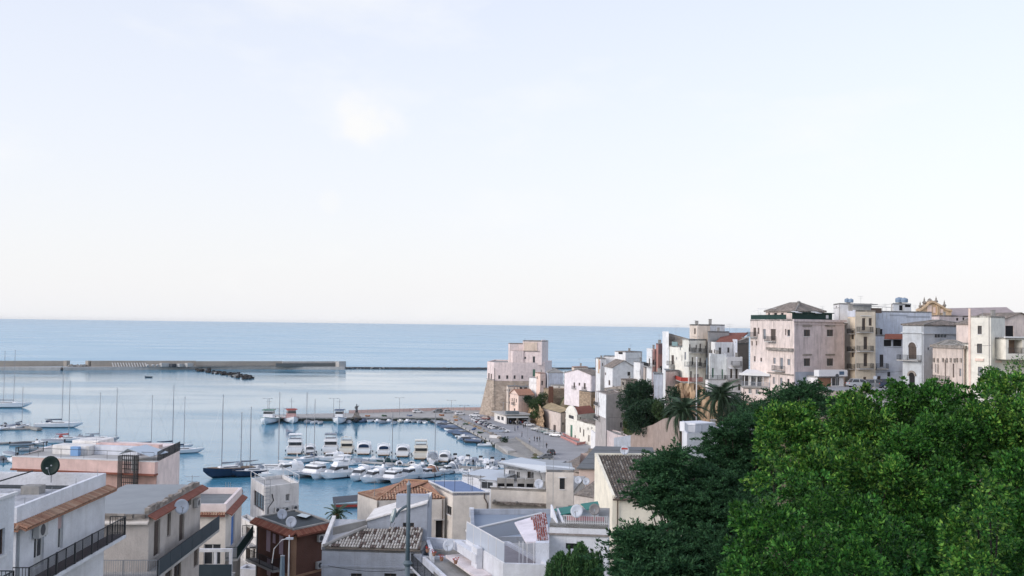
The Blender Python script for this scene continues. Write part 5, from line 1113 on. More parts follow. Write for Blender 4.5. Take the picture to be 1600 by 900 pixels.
    h = hb('low_roof_house', 'low house with pale flat roof behind the grey retaining wall', [(940, 290), (962, 272), (992, 262)], 680, 1, P_MAUVE, 14, roof=M_CONC, parapet=.3)
    # brown earth-retaining wall below the shrubs
    mb = MB(); pts = [(986, 681, 252), (1000, 670, 246), (1020, 664, 238), (1036, 655, 228), (1062, 650, 214)]
    for p, r in zip(pts, pts[1:]):
        a, b = corner(p[0], p[2]), corner(r[0], r[2]); n2 = Vector((.5, 1.5)); wedge(mb, [tuple(a), tuple(b), tuple(b + n2), tuple(a + n2)], 0, [zat(*p), zat(*r), zat(*r), zat(*p)])
    tag(mb.build('brown_retaining_wall', plaster('earth_brown', 150, 132, 124, .5)), 'tall brown plastered retaining wall below the dark shrubs', 'wall')
quayside()

def mid_hill():
    h = hb('lavender_house', 'lavender house with shallow gable and three small windows above the ruin', [(882, 374), (924, 358), (945, 362)], 585.5, 1, P_LAV, 12, '0 896 597.5 898.5 606 s;0 904 598 906.5 602.5 s;0 912 598.5 915 608 s;1 932.5 598 936 604 wb', fin=False); h.noroof = True; h.finish(); bal(h, '0 894.5 900.5 607 .5;0 910.5 917 609 .5'); pitched(h, M_OLDTILE, 1.6, axis=1)
    hb('stone_plinth_house', 'tan rubble stone base under the lavender house', [(903, 366), (924, 356.5), (946, 360)], 612, 1, M_STONE, 10)
    h = hb('rounded_blue_house', 'tall pale blue house with rounded top right of the castle', [(853, 410), (856, 402), (880, 404)], 582, 1, P_BLU, 14); hipped(h, M_CONC, 1.5, .05)
    hb('pink_tower_house', 'thin pink house between castle and pale blue house', [(836, 410), (844, 403), (853, 405)], 583, 1, P_PEACH, 14, '1 846 595 848.5 602 s;0 838.5 588 840 592 s', roof=M_TERRA)
    hb('grey_block_house', 'low grey block between pale blue house and lavender house', [(860, 400), (882, 394)], 601, 0, P_GRY, 10, roof=M_CONC)
    h = hb('white_low_house', 'small white house with flat roof at the castle right side', [(826, 412), (838, 408)], 589, 0, P_WHT, 12)
    hb('tan_ridge_house', 'tan roofed house rising behind the lavender house', [(893, 392), (897, 386), (919, 390)], 573.5, 1, P_BEIGE, 10, roof=M_TERRA); 
    h = hb('striped_house', 'white house with yellow and orange striped gable edge', [(930.5, 342), (938, 330), (947, 334)], 560.5, 1, P_WHT, 12, '1 940.5 567 942.5 572 s', roof=M_OLDTILE); h.part('yellow_stripe', P_GOLD, lambda mb: h.wbox(mb, 0, h.frame(0)[2] * .55, h.frame(0)[2] * .8, h.z1 - 5, h.z1 - .3, .003, .08)); h.part('orange_stripe', P_RED, lambda mb: h.wbox(mb, 0, h.frame(0)[2] * .81, h.frame(0)[2] * .95, h.z1 - 3.4, h.z1 - .6, .003, .08))
    h = hb('white_gable_house', 'large white house with grey gable roof and small windows', [(944.5, 326), (957, 312), (993, 316)], 574, 1, P_WHT, 14, '1 971.5 569.5 973.5 573 wb;1 983 569.5 985 573 wb;1 980.5 581 985 587 wb;0 945 582 947 586 s;0 950.5 594 953.5 602 s', fin=False); h.noroof = True; h.finish(); pitched(h, M_OLDTILE, 2.2, axis=0)
    hb('white_block_house', 'plain white block rising behind the white gable house', [(942, 340), (1001, 338)], 556, 0, P_WHT, 14)
    h = hb('white_roof_room', 'white top room with grey roof and dark square opening', [(960, 336), (977, 328), (1003, 334)], 549.5, 1, P_WHT, 12, '0 966 548 973 553.5 o', roof=M_OLDTILE)
    hb('white_terrace_row', 'white house end with brown shuttered balcony window', [(990, 302), (1001, 292), (1008, 294)], 566, 1, P_WHT, 14, '0 999.5 577.5 1004 587 s'); 
    hb('brown_side_house', 'house with bare brown side wall below the white houses', [(1005, 288), (1008, 280), (1023, 284)], 573.5, 1, plaster('bare_brown', 168, 156, 146, .5), 9, '1 1012 588 1014.5 600 s;1 1016 588 1018.5 600 s')
    h = hb('white_balcony_house', 'narrow white house with small balconies left of the red house', [(1010, 276), (1019, 266), (1027, 268)], 546.5, 1, P_WHT, 14, '0 1013.5 560 1016 572 s;0 1018 545 1019.5 549 s;1 1020 562 1023 570 s', roof=M_OLDTILE, parapet=.2); bal(h, '0 1010 1018 572 .8;1 1019.5 1024 571 .8')
    h = hb('red_house', 'tall brick red house with purple stone top', [(1024.5, 268), (1028, 260), (1040, 262)], 537, 1, P_RED, 14, '1 1035 559 1039 566 s;1 1031 572 1037 578 o'); h.part('stone_top', plaster('purple_stone', 130, 100, 104, .5), lambda mb: h.wbox(mb, 1, -.02, h.frame(1)[2], zat(1034, 553, 261), h.z1 - .05, .003, .12)); bal(h, '1 1029.5 1038.5 579 .7')
    hb('pale_blue_box', 'blank pale blue house block below the red house', [(1020, 262), (1022, 252), (1038, 253)], 583.5, 1, P_BLU, 12)
    # white fin wall and pink block
    mb = MB(); a = corner(1040, 247); b = corner(1044.5, 246.5); wedge(mb, [tuple(a), tuple(b), tuple(b + Vector((.5, 9))), tuple(a + Vector((.5, 9)))], 12, [zat(1042, 518, 247)] * 4); tag(mb.build('white_fin_wall', P_WHT), 'tall narrow white end wall beside the red house', 'wall')
    h = hb('pink_blank_block', 'blank mauve pink block with white edge standing on the slope', [(1036.5, 246), (1040, 236), (1061, 240)], 579, 1, P_MAUVE, 9.5); h.part('white_edge', P_WHT, lambda mb: h.wbox(mb, 0, 0, h.frame(0)[2], h.z0, h.z1, .003, .06))
    h = hb('cream_balcony_house', 'cream house with stone gable and glazed roof terrace right of the white fin wall', [(1044.8, 245), (1066, 240), (1075, 244)], 541, 1, P_WCR, 15, '0 1049 555 1053 570 s;0 1056 558 1058 562 w;0 1065 555.5 1069 564 sg;0 1062 539.5 1064 547 w', fin=False); h.finish(); bal(h, '0 1045.5 1054 570 .8'); h.part('terrace_glass', mat('terrace_glass_green', (.2, .3, .3), .2, .5, .1), lambda mb: h.wbox(mb, 0, .8, h.frame(0)[2] * .55, h.z1, h.z1 + 1.0, -.4, -.3))
    h.part('stone_gable', M_STONEG, lambda mb: wedge(mb, [tuple(h.poly[0] + Vector((0, 4))), tuple(corner(1078, 246)), tuple(corner(1078, 248)), tuple(h.poly[0] + Vector((0, 6)))], h.z1 - 1, [zat(1045, 519.5, 249), zat(1078, 530, 246), zat(1078, 530, 246), zat(1045, 519.5, 249)]))
    h = hb('tall_balcony_house', 'tall cream house with stacked dark balconies in the middle of the hill row', [(1066, 238), (1076, 229), (1104, 233)], 530, 1, P_WCR, 17, '1 1077 538 1079 549 s;1 1087 539 1089 546 s;1 1093 537 1095.5 549 s;1 1101.5 540 1104 545.5 w;0 1069 550 1072 562 sg;1 1081 558 1083.5 570 s;1 1093 559 1095.5 571 s;1 1101 563 1103.5 568.5 w;1 1078.5 580 1081 596 s;1 1085 585 1087 591 w;1 1089 584 1092 591 w', fin=False); h.finish()
    bal(h, '1 1076 1084 549.5;1 1081 1092 550.5 1.0;1 1092.5 1100 551;1 1069 1078 571.5 1.0;1 1080.5 1092 572.5 1.0;1 1092 1100 574'); bal(h, '0 1062 1075 594 1.6', 'solid', M_REDP); bal(h, '1 1076 1093 596 1.0', 'bars', M_REDP, sp=.12)
    hb('roof_box_house', 'white and beige box room rising over the hill row', [(1077, 243), (1090.5, 238), (1132, 242)], 506.5, 1, P_WHT, 8, '0 1084.5 513 1087.5 522 o', roof=M_CONC)
    hb('beige_box', 'low beige rooftop box beside the white box room', [(1077, 241.5), (1091, 236.5)], 506.8, 1, P_BEIGE, 6, '0 1084.5 513 1087 522 s', depth=3)
    hb('grey_gable_box', 'weathered grey upper wall beside the red tile roof', [(1105.5, 238), (1106.5, 230), (1139, 236)], 517.5, 1, P_GRY, 8, roof=M_CONC)
    h = hb('red_roof_house', 'white house with plain red tile roof in the hill row', [(1104.5, 234), (1118, 226), (1145, 229)], 534.5, 1, P_WHT, 17, '0 1110.5 547 1113 552 s;0 1115 546 1117 552 s;1 1123 543 1127 555 wb;1 1136.5 543 1140 551 wb', fin=False); h.noroof = True; h.finish(); e = h.poly; z = h.z1
    h.part('roof', M_TERRAR, lambda mb: slab(mb, [Vector((*e[1], z)), at(1152, 534, 230), at(1169, 519.5, 240), at(1132, 520, 240)], .2))
    h = hb('brown_wall_house', 'house with olive brown windowless wall beside the large pink house', [(1145, 230), (1152, 224), (1170, 226)], 536, 1, plaster('olive_brown', 104, 98, 90, .2), 12); h.part('blue_grey_edge', P_LBLUE, lambda mb: h.wbox(mb, 0, 0, h.frame(0)[2], h.z0, h.z1 + .8, .003, .08)); h.part('gable_top', M_STONEG, lambda mb: wedge(mb, [tuple(h.poly[1]), tuple(h.poly[2]), tuple(h.poly[2] + Vector((0, 2))), tuple(h.poly[1] + Vector((0, 2)))], h.z1 - .01, [h.z1 + .3, h.z1 + 1.4, h.z1 + 1.4, h.z1 + .3]))
    h = hb('pale_blue_house', 'pale blue white house with thin green doors and long balcony above the palm', [(1107.5, 228), (1110, 221), (1135, 222)], 556, 1, plaster('ice_blue', 196, 210, 220, .35), 19, '1 1112.5 575 1115.5 590 sn;1 1127.5 577 1130 592 sn;1 1124 611 1127 622 s', parapet=.4); bal(h, '1 1102 1132 592.5 1.4', 'bars', M_IRON, sp=.13)
    h.part('terrace_base', P_WHT, lambda mb: h.wbox(mb, 1, -1.2, h.frame(1)[2] * .8, h.z0, zat(1115, 593.5, 220), .003, 1.4))
    h = hb('awning_house', 'white house with two small white awnings and iron balcony', [(1134.5, 224), (1136, 220), (1160, 221)], 560, 1, P_WHT, 20, '1 1141 576 1144.5 591 s;1 1149 576 1153 592 s;1 1144 601 1146 610 sg;1 1153.5 600 1157 610 s', parapet=.3); bal(h, '1 1133 1156 593 1.1;1 1142 1157 571 .8')
    for k, x in enumerate((1141, 1151.5)): h.part('awning', M_TRIM, lambda mb: slab(mb, [h.P3(1, h.loc(1, x - 3.5, 576)[0], zat(x, 576, 219), .9), h.P3(1, h.loc(1, x + 4, 576)[0], zat(x, 576, 219), .9), h.P3(1, h.loc(1, x + 4, 574)[0], zat(x, 573.5, 220), 0), h.P3(1, h.loc(1, x - 3.5, 574)[0], zat(x, 573.5, 220), 0)], .05))
    antenna(1056, 508, 540, 244, 'thin roof antenna above the stone gable'); antenna(1140, 506, 520, 238, 'thin roof antenna above the red tile roof')
    pole, top = pole_thing('flagpole', 'tall thin white pole leaning up before the hill houses', 'flagpole', 1088, 560, 668, 150, .1, M_TRIM); mb = MB(); mb.lathe(top, [(.12, 0), (.14, .1), (.02, .2)], 8); mb.build('finial', M_TRIM, pole)
mid_hill()

def right_hill():
    # large pink house
    h = hb('large_pink_house', 'large four storey pink house with hipped penthouse roof and green terrace railing', [(1172, 207), (1240.5, 190), (1319, 197)], 499, 1, P_PKCR, 17, '0 1177 512 1181.5 525 s;0 1184 512 1186.5 522 s;0 1192 514 1196.5 530 sg;0 1204 514 1212 532 s;0 1226.5 514 1228.5 524 s;0 1230 515 1234.5 525 wb;0 1174 533 1176 540 s;0 1181 533 1183 540 s;0 1178 556.5 1180.5 565 wb;0 1188 559 1190.5 565 wb;0 1208 559 1212 568.5 sg;0 1218.5 559 1223.5 577 sg;0 1230 561 1234.5 570.5 sg;0 1207.5 589 1210.5 600 sg;0 1218.5 590 1222.5 607 sg;0 1230 592 1233.5 603.5 wb;1 1256 515 1266 525.5 wb;1 1292 515 1302 525.5 wb;1 1256 560 1266 572 wb;1 1292 560 1302 571.5 wb', roof=M_CONC, fin=False); h.fm[1] = P_MAUVE; h.finish()
    L0, L1 = h.frame(0)[2], h.frame(1)[2]
    mv = P_MAUVE
    bal(h, '0 1172 1184 526 .8;0 1200 1213 533 .9;0 1211 1227 579 .8'); h.band(1, 0, .45, .35, mv, z=h.z1 + .05, name='cornice'); h.band(1, 0, .18, .2, mv, z=h.z1 - .75, name='cornice')
    for x0, x1, y in ((1254, 1268, 508), (1289, 1304, 508), (1254, 1268, 553), (1290, 1304, 553)): h.band(1, 0, .3, .15, M_STONEG, u0=h.loc(1, x0, y)[0], u1=h.loc(1, x1, y)[0], z=h.loc(1, (x0 + x1) / 2, y)[1], name='lintel')
    u = h.loc(0, 1200, 545)[0]; h.band(0, 0, .5, .5, M_STONEG, u0=u, u1=L0, z=h.loc(0, 1220, 543.5)[1], name='cornice'); h.band(0, 0, .2, .25, M_STONEG, u0=u, u1=L0, z=h.loc(0, 1220, 583)[1], name='string_course')
    h.part('corner_pilaster', mv, lambda mb: (h.wbox(mb, 1, -.02, .5, h.z0, h.z1 - .8, .003, .1), h.wbox(mb, 1, L1 - .5, L1, h.z0, h.z1 - .8, .003, .1), h.wbox(mb, 1, L1 * .54, L1 * .56, h.z0, h.z1 - .8, .003, .08)))
    h.part('blue_base_wall', P_GREYB, lambda mb: h.wbox(mb, 1, .3, L1 * .48, h.loc(1, 1258, 607)[1] - 2, h.loc(1, 1258, 581)[1], .003, .12))
    grn = mat('terrace_screen_green', (.02, .05, .042), .7, .3, .15); ze = h.z1
    mb = MB(); railing(mb, [h.P3(0, .1, ze, -.1), h.P3(0, L0 * .82, ze, -.1)], .95, .3, 'solid'); mb.build('terrace_railing', grn, h.root)
    mb = MB()
    for u in (0.5, 3.5): mb.tube([h.P3(0, u, ze, -1.5), h.P3(0, u, ze + 2.3, -1.5)], .04, 5)
    mb.tube([h.P3(0, .5, ze + 2.3, -1.5), h.P3(0, 8, ze + 2.3, -1.5)], .04, 5); mb.tube([h.P3(0, .2, ze + 1.6, -.2), h.P3(0, 3.5, ze + 2.3, -1.5)], .03, 5); mb.build('pergola', M_TRIM, h.root)
    p = hb('penthouse', 'penthouse', [(1196.5, 204), (1243, 194.5), (1288, 199)], 485.5, 1, P_PKCR, 0, '0 1200 489 1203 500 o;0 1209 489 1214 500 o;0 1220 489 1224 500 o', z0=h.z1 - .05, fin=False); p.noroof = True; bpy.data.objects.remove(p.root); p.root = h.root; p.m = P_PKCR; p.finish(); hipped(p, M_OLDTILE, 1.75, .35)
    for k, u in enumerate((L1 * .06, L1 * .45)): h.part('awning', M_TRIM, lambda mb: slab(mb, [h.P3(1, u, ze + 1.3, -.2), h.P3(1, u + 1.6, ze + 1.3, -.2), h.P3(1, u + 1.6, ze + 1.6, -1.6), h.P3(1, u, ze + 1.6, -1.6)], .05))
    h.part('terrace_screen', grn, lambda mb: (h.wbox(mb, 1, .4, L1 * .82, ze + .05, ze + 1.25, -.9, -.8), h.wbox(mb, 1, .4, L1 * .84, ze + 1.26, ze + 1.42, -2.2, -.5))); h.part('screen_window', M_TRIM, lambda mb: h.wbox(mb, 1, L1 * .69, L1 * .74, ze + .3, ze + .95, -.79, -.75))
    mb = MB(); c = at(1248, 473.5, 198); mb.lathe(c - Vector((0, 0, .9)), [(.22, 0), (.22, .9), (.38, 1.0), (.38, 1.2), (.05, 1.35)], 8); mb.build('chimney', M_CONC, h.root)
    # garage with white fascia
    root = thing('garage', 'garage with white fascia and orange brown door at the pink house foot', 'garage', (*corner(1298, 189), 26), world=True)
    g = House('x', '', [corner(1277, 188.5), corner(1318, 190.5)], 25, zat(1298, 588, 189), plaster('garage_white', 200, 206, 214), depth=5, roof=M_CONC); bpy.data.objects.remove(g.root); g.root = root
    g.win(0, 1278, 589.5, 1299, 605, 'p', pm=mat('garage_door_orange', (.30, .165, .105), .7, .3, .15, 2)); g.win(0, 1300, 590, 1312, 603, 'g'); g.finish(); mb = MB(); g.wbox(mb, 0, -.3, g.frame(0)[2] + .2, g.z1 + .01, zat(1298, 578, 189), -.6, .9); mb.build('fascia', M_TRIM, root); mb = MB(); g.wbox(mb, 0, g.frame(0)[2] * .72, g.frame(0)[2] * .9, g.z1 + .3, g.z1 + .95, .905, .93); mb.build('blue_plate', mat('plate_blue', (.08, .13, .2), .5, .4, .05), root)
    # white veranda house
    h = hb('veranda_house', 'white house with covered veranda overhanging the slope', [(1158, 208), (1163, 202), (1203, 199)], 606, 1, P_PKCR, 0, '1 1169.5 607.5 1174.5 615 w;1 1180.5 608.5 1185.5 616 w;1 1191.5 610 1193.5 618 s', z0=zat(1170, 628, 203), fin=False); h.z1 = zat(1180, 606, 201); h.finish(); Lv = h.frame(1)[2]
    h.part('veranda_floor', M_CONC, lambda mb: h.wbox(mb, 1, -.6, Lv, h.z1 + .006, h.z1 + .3, -4, .3)); mb = MB(); railing(mb, [h.P3(1, -.4, h.z1 + .3, .2), h.P3(1, Lv, h.z1 + .3, .2)], .9, .12); mb.build('railing', P_GREYB, h.root)
    zv = zat(1180, 585.5, 201); h.part('veranda_wall', M_WHITE2, lambda mb: h.wbox(mb, 1, 0, Lv, h.z1 + .31, zv, -4, -2.2)); 
    for k in range(4): h.part('veranda_opening', M_GLASS, lambda mb: h.wbox(mb, 1, .6 + k * Lv * .24, .6 + k * Lv * .24 + .9, h.z1 + .35, zv - .5, -2.2, -2.15))
    for k in range(5): h.part('veranda_post', M_TRIM, lambda mb: h.wbox(mb, 1, k * (Lv - .12) / 4, k * (Lv - .12) / 4 + .12, h.z1 + .31, zv, 0, .12))
    h.part('canopy', M_TRIM, lambda mb: slab(mb, [h.P3(1, -.8, zv, .7), h.P3(1, Lv + .2, zv, .7), h.P3(1, Lv + .2, zv + .9, -3.5), h.P3(1, -.8, zv + .9, -3.5)], .12)); h.part('canopy_fascia', M_TRIM, lambda mb: h.wbox(mb, 1, -.8, Lv + .2, zv - .15, zv + .35, .7, .75))
    h.part('support_pillar', M_CONCL, lambda mb: h.wbox(mb, 1, .2, .9, h.z0 - 6, h.z0, -.6, .0)); h.part('under_wall', M_STONE, lambda mb: h.wbox(mb, 1, 1.8, Lv, h.z0 - 6, h.z0 - .01, -3, -1.5))
    # yellow balcony house
    h = hb('yellow_house', 'narrow pale yellow house with stacked balconies and brown doors', [(1318, 201), (1337, 197), (1337.6, 189.5), (1368, 191)], 485, 3, P_YEL, 19, '2 1347 497 1352.5 516 s;2 1357.5 497 1362.5 509 s;2 1349.5 526 1355.5 546 s;2 1349.5 552 1355.5 572.5 s;2 1349 589 1354 605 p;0 1330 516 1334 530 s;0 1330 545 1334 558 s', roof=M_CONC, back=[corner(1368, 204), corner(1318, 206)])
    bal(h, '2 1338.5 1360 518.5 .9;2 1338.5 1361 548 .9;2 1338.5 1361 575.5 .9;0 1329 1336.5 521 .9;0 1329 1336.5 549 .9;0 1329 1336.5 576 .9', 'bars', M_IRON, sp=.12)
    h.part('grey_side', P_GRY, lambda mb: h.wbox(mb, 0, .0, h.frame(0)[2] * .55, h.z0, h.z1 - 1.5, .003, .05)); h.part('parapet_wall', P_BLU, lambda mb: h.wbox(mb, 0, 0, h.frame(0)[2], h.z1 - 1.2, h.z1 + .15, .004, .1)); h.part('lintel', M_TRIM, lambda mb: h.wbox(mb, 2, h.loc(2, 1344, 493)[0], h.loc(2, 1360, 493)[0], h.loc(2, 1350, 494)[1], h.loc(2, 1350, 493)[1], 0, .15))
    h2 = hb('roof_room', 'white rooftop room with flat slab roof above the yellow house', [(1302, 207), (1312, 199), (1362, 201)], 473.5, 1, P_WHT, 4, '0 1305.5 478 1307.5 481 o;1 1328.5 477 1332 485 o', roof=M_CONC); h2.part('slab', M_CONCL, lambda mb: h2.wbox(mb, 1, h2.frame(1)[2] * .28, h2.frame(1)[2] + .3, h2.z1 - .3, h2.z1 - .1, -.5, 1.6)); h2.part('brown_screen', M_FRAMEB, lambda mb: h2.wbox(mb, 1, h2.frame(1)[2] * .83, h2.frame(1)[2] + 1.2, h2.z1 - 1.9, h2.z1 - .9, 1.5, 1.6)); mb = MB()
    for k in range(4): mb.tube([h2.P3(1, h2.frame(1)[2] + .5 + k * 1.0, h2.z1 - 3, 1.4), h2.P3(1, h2.frame(1)[2] + .5 + k * 1.0, h2.z1 - .6, 1.4)], .03, 4)
    mb.tube([h2.P3(1, h2.frame(1)[2] - 6, h2.z1 - .4, 1.55), h2.P3(1, h2.frame(1)[2] + 3.5, h2.z1 - .7, 1.4)], .05, 5); mb.build('pergola', M_STEEL, h2.root)
    tank(1323.5, 472.6, 201, .5, 'left blue water tank on the rooftop room', h=.8); tank(1329.5, 472.8, 200, .5, 'right blue water tank on the rooftop room', h=.75)
    # blue house
    h = hb('washed_blue_house', 'washed blue house with patched wall, loggia and small terracotta roof', [(1366.5, 192), (1413, 193)], 523, 0, P_BLU, 15, '0 1374.5 554 1380.5 573.5 wb;0 1371 587.5 1376 604 p;0 1381 531 1393 541 o;0 1395.5 531 1409 541 o', depth=9, roof=M_CONC)
    bal(h, '0 1366 1385 575.5 .9'); h.part('tile_canopy', M_TERRAR, lambda mb: slab(mb, [h.P3(0, h.loc(0, 1377, 529)[0], h.z1 - .7, 1.1), h.P3(0, h.loc(0, 1411, 529)[0], h.z1 - .7, 1.1), h.P3(0, h.loc(0, 1411, 529)[0], h.z1 + .2, -.2), h.P3(0, h.loc(0, 1384, 529)[0], h.z1 + .2, -.2)], .12)); h.part('water_meter', M_GLASS, lambda mb: h.wbox(mb, 0, h.loc(0, 1386.5, 583)[0], h.loc(0, 1390, 583)[0], h.loc(0, 1388, 588)[1], h.loc(0, 1388, 581)[1], 0, .15))
    h = hb('blue_back_house', 'tall blue plastered wall with grey repair band behind the loggia', [(1366.5, 203), (1456, 206)], 485.5, 0, P_BLU, 14, '0 1366.8 514 1379 525 o', depth=8, roof=M_CONC); h.part('repair_band', P_GREYB, lambda mb: (h.wbox(mb, 0, h.loc(0, 1390, 492)[0], h.loc(0, 1418, 492)[0], h.loc(0, 1404, 494)[1], h.loc(0, 1404, 491.5)[1], .002, .02), h.wbox(mb, 0, h.loc(0, 1416, 494)[0], h.loc(0, 1453, 494)[0], h.loc(0, 1430, 496.5)[1], h.loc(0, 1430, 493.5)[1], .002, .02)))
    h = hb('tank_room', 'small rooftop room carrying two round blue tanks', [(1394, 210), (1396, 205), (1424, 207)], 473.5, 1, P_WHT, 4, '1 1405 477 1411 485 o;1 1414 476 1424 480 o', roof=M_CONC); tank(1404.5, 472.8, 207, .72, 'left large blue water tank on the small rooftop room', h=1.05); tank(1413, 472.8, 206, .72, 'right large blue water tank on the small rooftop room', h=.95)
    # grey-blue house with arched doors
    h = hb('arched_door_house', 'grey blue house with arched balcony door and arched portal', [(1410.5, 188), (1443, 184), (1516, 192)], 507, 1, P_GRB, 17, '1 1460.5 521 1479.5 528 g;1 1500.5 521 1510 525.5 o;1 1449.5 543 1452 547 o;1 1456 569 1458 576 o', fin=False, roof=M_OLDTILE); h.m = P_GRB
    h.win(0, 1419.5, 542, 1432, 561, 's'); h.win(0, 1420.5, 587, 1429.5, 612, 'o'); h.finish(); bal(h, '0 1406.5 1440 562.5 1.0', 'bars', M_IRON, sp=.14); z = h.loc(0, 1426, 519)[1]; h.band(0, 0, .2, .25, z=z, name='cornice'); h.band(1, 0, .2, .25, z=z - .1, name='cornice')
    def arch(u0, u1, z0, th, m, nm):
        def f(mb):
            c = (u0 + u1) / 2; r = (u1 - u0) / 2; n3 = Vector((*h.frame(0)[3], 0)); pr = [(c + r * math.cos(a), z0 + r * math.sin(a)) for a in np.linspace(math.pi, 0, 11)]
            if th: 
                pr2 = [(c + (r + th) * math.cos(a), z0 + (r + th) * math.sin(a)) for a in np.linspace(math.pi, 0, 11)]
                for k in range(10): mb.hexa_auto([h.P3(0, *pr[k], .01), h.P3(0, *pr[k + 1], .01), h.P3(0, *pr2[k + 1], .01), h.P3(0, *pr2[k], .01), h.P3(0, *pr[k], .15), h.P3(0, *pr[k + 1], .15), h.P3(0, *pr2[k + 1], .15), h.P3(0, *pr2[k], .15)])
            else: mb.face([h.P3(0, a, b, .006) for a, b in pr][::-1])
        h.part(nm, m, f)
    u0, zz = h.loc(0, 1419.5, 542); u1 = h.loc(0, 1432, 542)[0]; arch(u0, u1, zz, 0, M_SHUT, 'arched_fanlight'); arch(u0, u1, zz, .2, M_GRYT, 'arch_moulding')
    u0, zz = h.loc(0, 1420.5, 587); u1 = h.loc(0, 1429.5, 587)[0]; arch(u0, u1, zz, 0, M_DARK, 'arched_fanlight'); arch(u0, u1, zz, .35, M_STONEG, 'arch_moulding')
    hipped(h, M_OLDTILE, .9, .25)
    mb = MB(); mb.tube([h.P3(1, h.loc(1, 1495, 525)[0], h.z1 - 3, .1), h.P3(1, h.loc(1, 1495, 525)[0], h.z1 - .3, .1)], .08, 6); mb.build('flue', M_IRON, h.root)
    # weathered ornate house
    h = hb('ornate_ruin', 'weathered ornate house with crumbling stone roof and tall windows', [(1457.5, 181), (1506, 172), (1516, 176)], 541, 1, P_OLD, 14, '0 1461 569 1463 582 sg;0 1464.5 569 1466.5 584 s;0 1476 562 1478 588 s;0 1488.5 568 1491 590 s;0 1498.5 576 1502 588 sg', fin=False); h.noroof = True; h.finish(); z = h.z1; h.band(0, 0, .5, .35, M_STONEG, z=z + .1, name='cornice'); h.band(1, 0, .5, .35, M_STONEG, z=z + .1, name='cornice')
    for x in (1463, 1477, 1489, 1499): h.part('window_pediment', M_STONEG, lambda mb: [h.wbox(mb, 0, h.loc(0, x + dx, 562)[0] - .2, h.loc(0, x + dx, 562)[0] + .2, h.loc(0, x, 566)[1], h.loc(0, x, 559.5)[1], 0, .18) for dx in (-3, 3)])
    bal(h, '0 1462 1484 595 .7'); hipped(h, masonry('rubble_roof', (.28, .27, .25), (.16, .155, .14), .5, .4, .5), .9, .1)
    # warm white house at right
    h = hb('warm_white_house', 'tall warm white house at the right edge with three stacked windows', [(1517, 166), (1548.5, 164)], 493.5, 0, P_WCR, 19, '0 1527.5 509 1534 522 wb;0 1526.5 537 1534.5 552 wb;0 1528 573 1534.5 588 sg', depth=9, roof=M_OLDTILE); h.part('balcony_stub', P_PEACH, lambda mb: h.wbox(mb, 0, h.loc(0, 1524, 561)[0], h.loc(0, 1537, 561)[0], h.loc(0, 1530, 564)[1], h.loc(0, 1530, 560)[1], 0, .2))
    h.part('drain_stack', P_PEACH, lambda mb: h.wbox(mb, 0, -.35, -.003, h.z0, zat(1516, 482, 166), -.3, .1))
    h2 = hb('right_edge_house', 'warm white house cut by the right edge with covered loggia', [(1548.6, 166), (1640, 168)], 537, 0, P_WCR, 16, '0 1554 575 1562 590 sn', depth=9, roof=M_CONC); h2.part('ledge', P_PEACH, lambda mb: h2.wbox(mb, 0, h2.loc(0, 1551, 565)[0], h2.loc(0, 1564, 565)[0], h2.loc(0, 1557, 566.5)[1], h2.loc(0, 1557, 563)[1], 0, .2)); mb = MB(); railing(mb, [h2.P3(0, .2, h2.z1, -.1), h2.P3(0, 2.2, h2.z1, -.1)], .9, .14); mb.build('railing', M_IRON, h2.root)
    h3 = hb('loggia_room', 'brown shaded loggia with white pillars at the right edge', [(1572, 163.5), (1650, 165)], 527.5, 0, P_WCR, 3.6, '', depth=7, roof=M_CONC, fin=False); z = h3.z1
    h3.winu(0, .5, 3.0, z - 2.6, z - .35, 'p', pm=plaster('loggia_brown', 140, 112, 88), rec=2.0); h3.winu(0, 3.6, 7.0, z - 2.6, z - .35, 'p', pm=plaster('loggia_brown', 140, 112, 88), rec=2.0); h3.finish(); mb = MB(); railing(mb, [h3.P3(0, .4, z - 2.6, .0), h3.P3(0, 7.5, z - 2.6, .0)], .95, .13); mb.build('railing', M_IRON, h3.root); h3.band(0, 0, .25, .3, M_TRIM, z=z + .2, name='roof_edge')
    h4 = hb('gabled_back_house', 'grey gabled house behind the right edge loggia', [(1549, 175), (1640, 178)], 505, 0, P_PKCR, 14, '0 1571 509 1584 528 o', depth=9, fin=False); h4.noroof = True; h4.finish(); pitched(h4, M_OLDTILE, 2.0, axis=1)
    # church
    root = thing('church', 'ochre baroque church gable with stone pinnacles over the hill roofs', 'church', (*corner(1462, 262), 20), world=True); Y = 262
    def zc(y): return zat(1462, y, Y)
    def xc(x): return corner(x, Y).x
    mb = MB(); prof = [(1437, 496), (1437, 486), (1441, 483.5), (1447, 479), (1452, 474), (1456, 472.2), (1461, 474), (1469, 478.5), (1478, 484), (1487, 486.5), (1487, 496)]
    f = [Vector((xc(x), Y, zc(y))) for x, y in prof]; g = [p + Vector((0, 2, 0)) for p in f]; mb.face(f[::-1]); mb.face(g)
    for a, b, c, d in zip(f, f[1:], g, g[1:]): mb.face([a, b, d, c])
    mb.build('gable', P_GOLD, root, fix=True)
    mb = MB()
    for a, b in zip(f[1:-1], f[2:-1]): dd = b - a; mb.obox(a + Vector((0, -.5, -.1)), dd, Vector((0, 2.9, 0)), Vector((0, 0, .55)))
    mb.build('raking_cornice', P_GOLD, root)
    mb = MB(); mb.box(xc(1449), Y - .15, zc(489), xc(1456), Y - .01, zc(477)); mb.box(xc(1458), Y - .15, zc(489), xc(1462), Y - .01, zc(480)); mb.box(xc(1468.5), Y - .15, zc(489), xc(1474), Y - .01, zc(483)); mb.build('panel_field', P_PEACH, root)
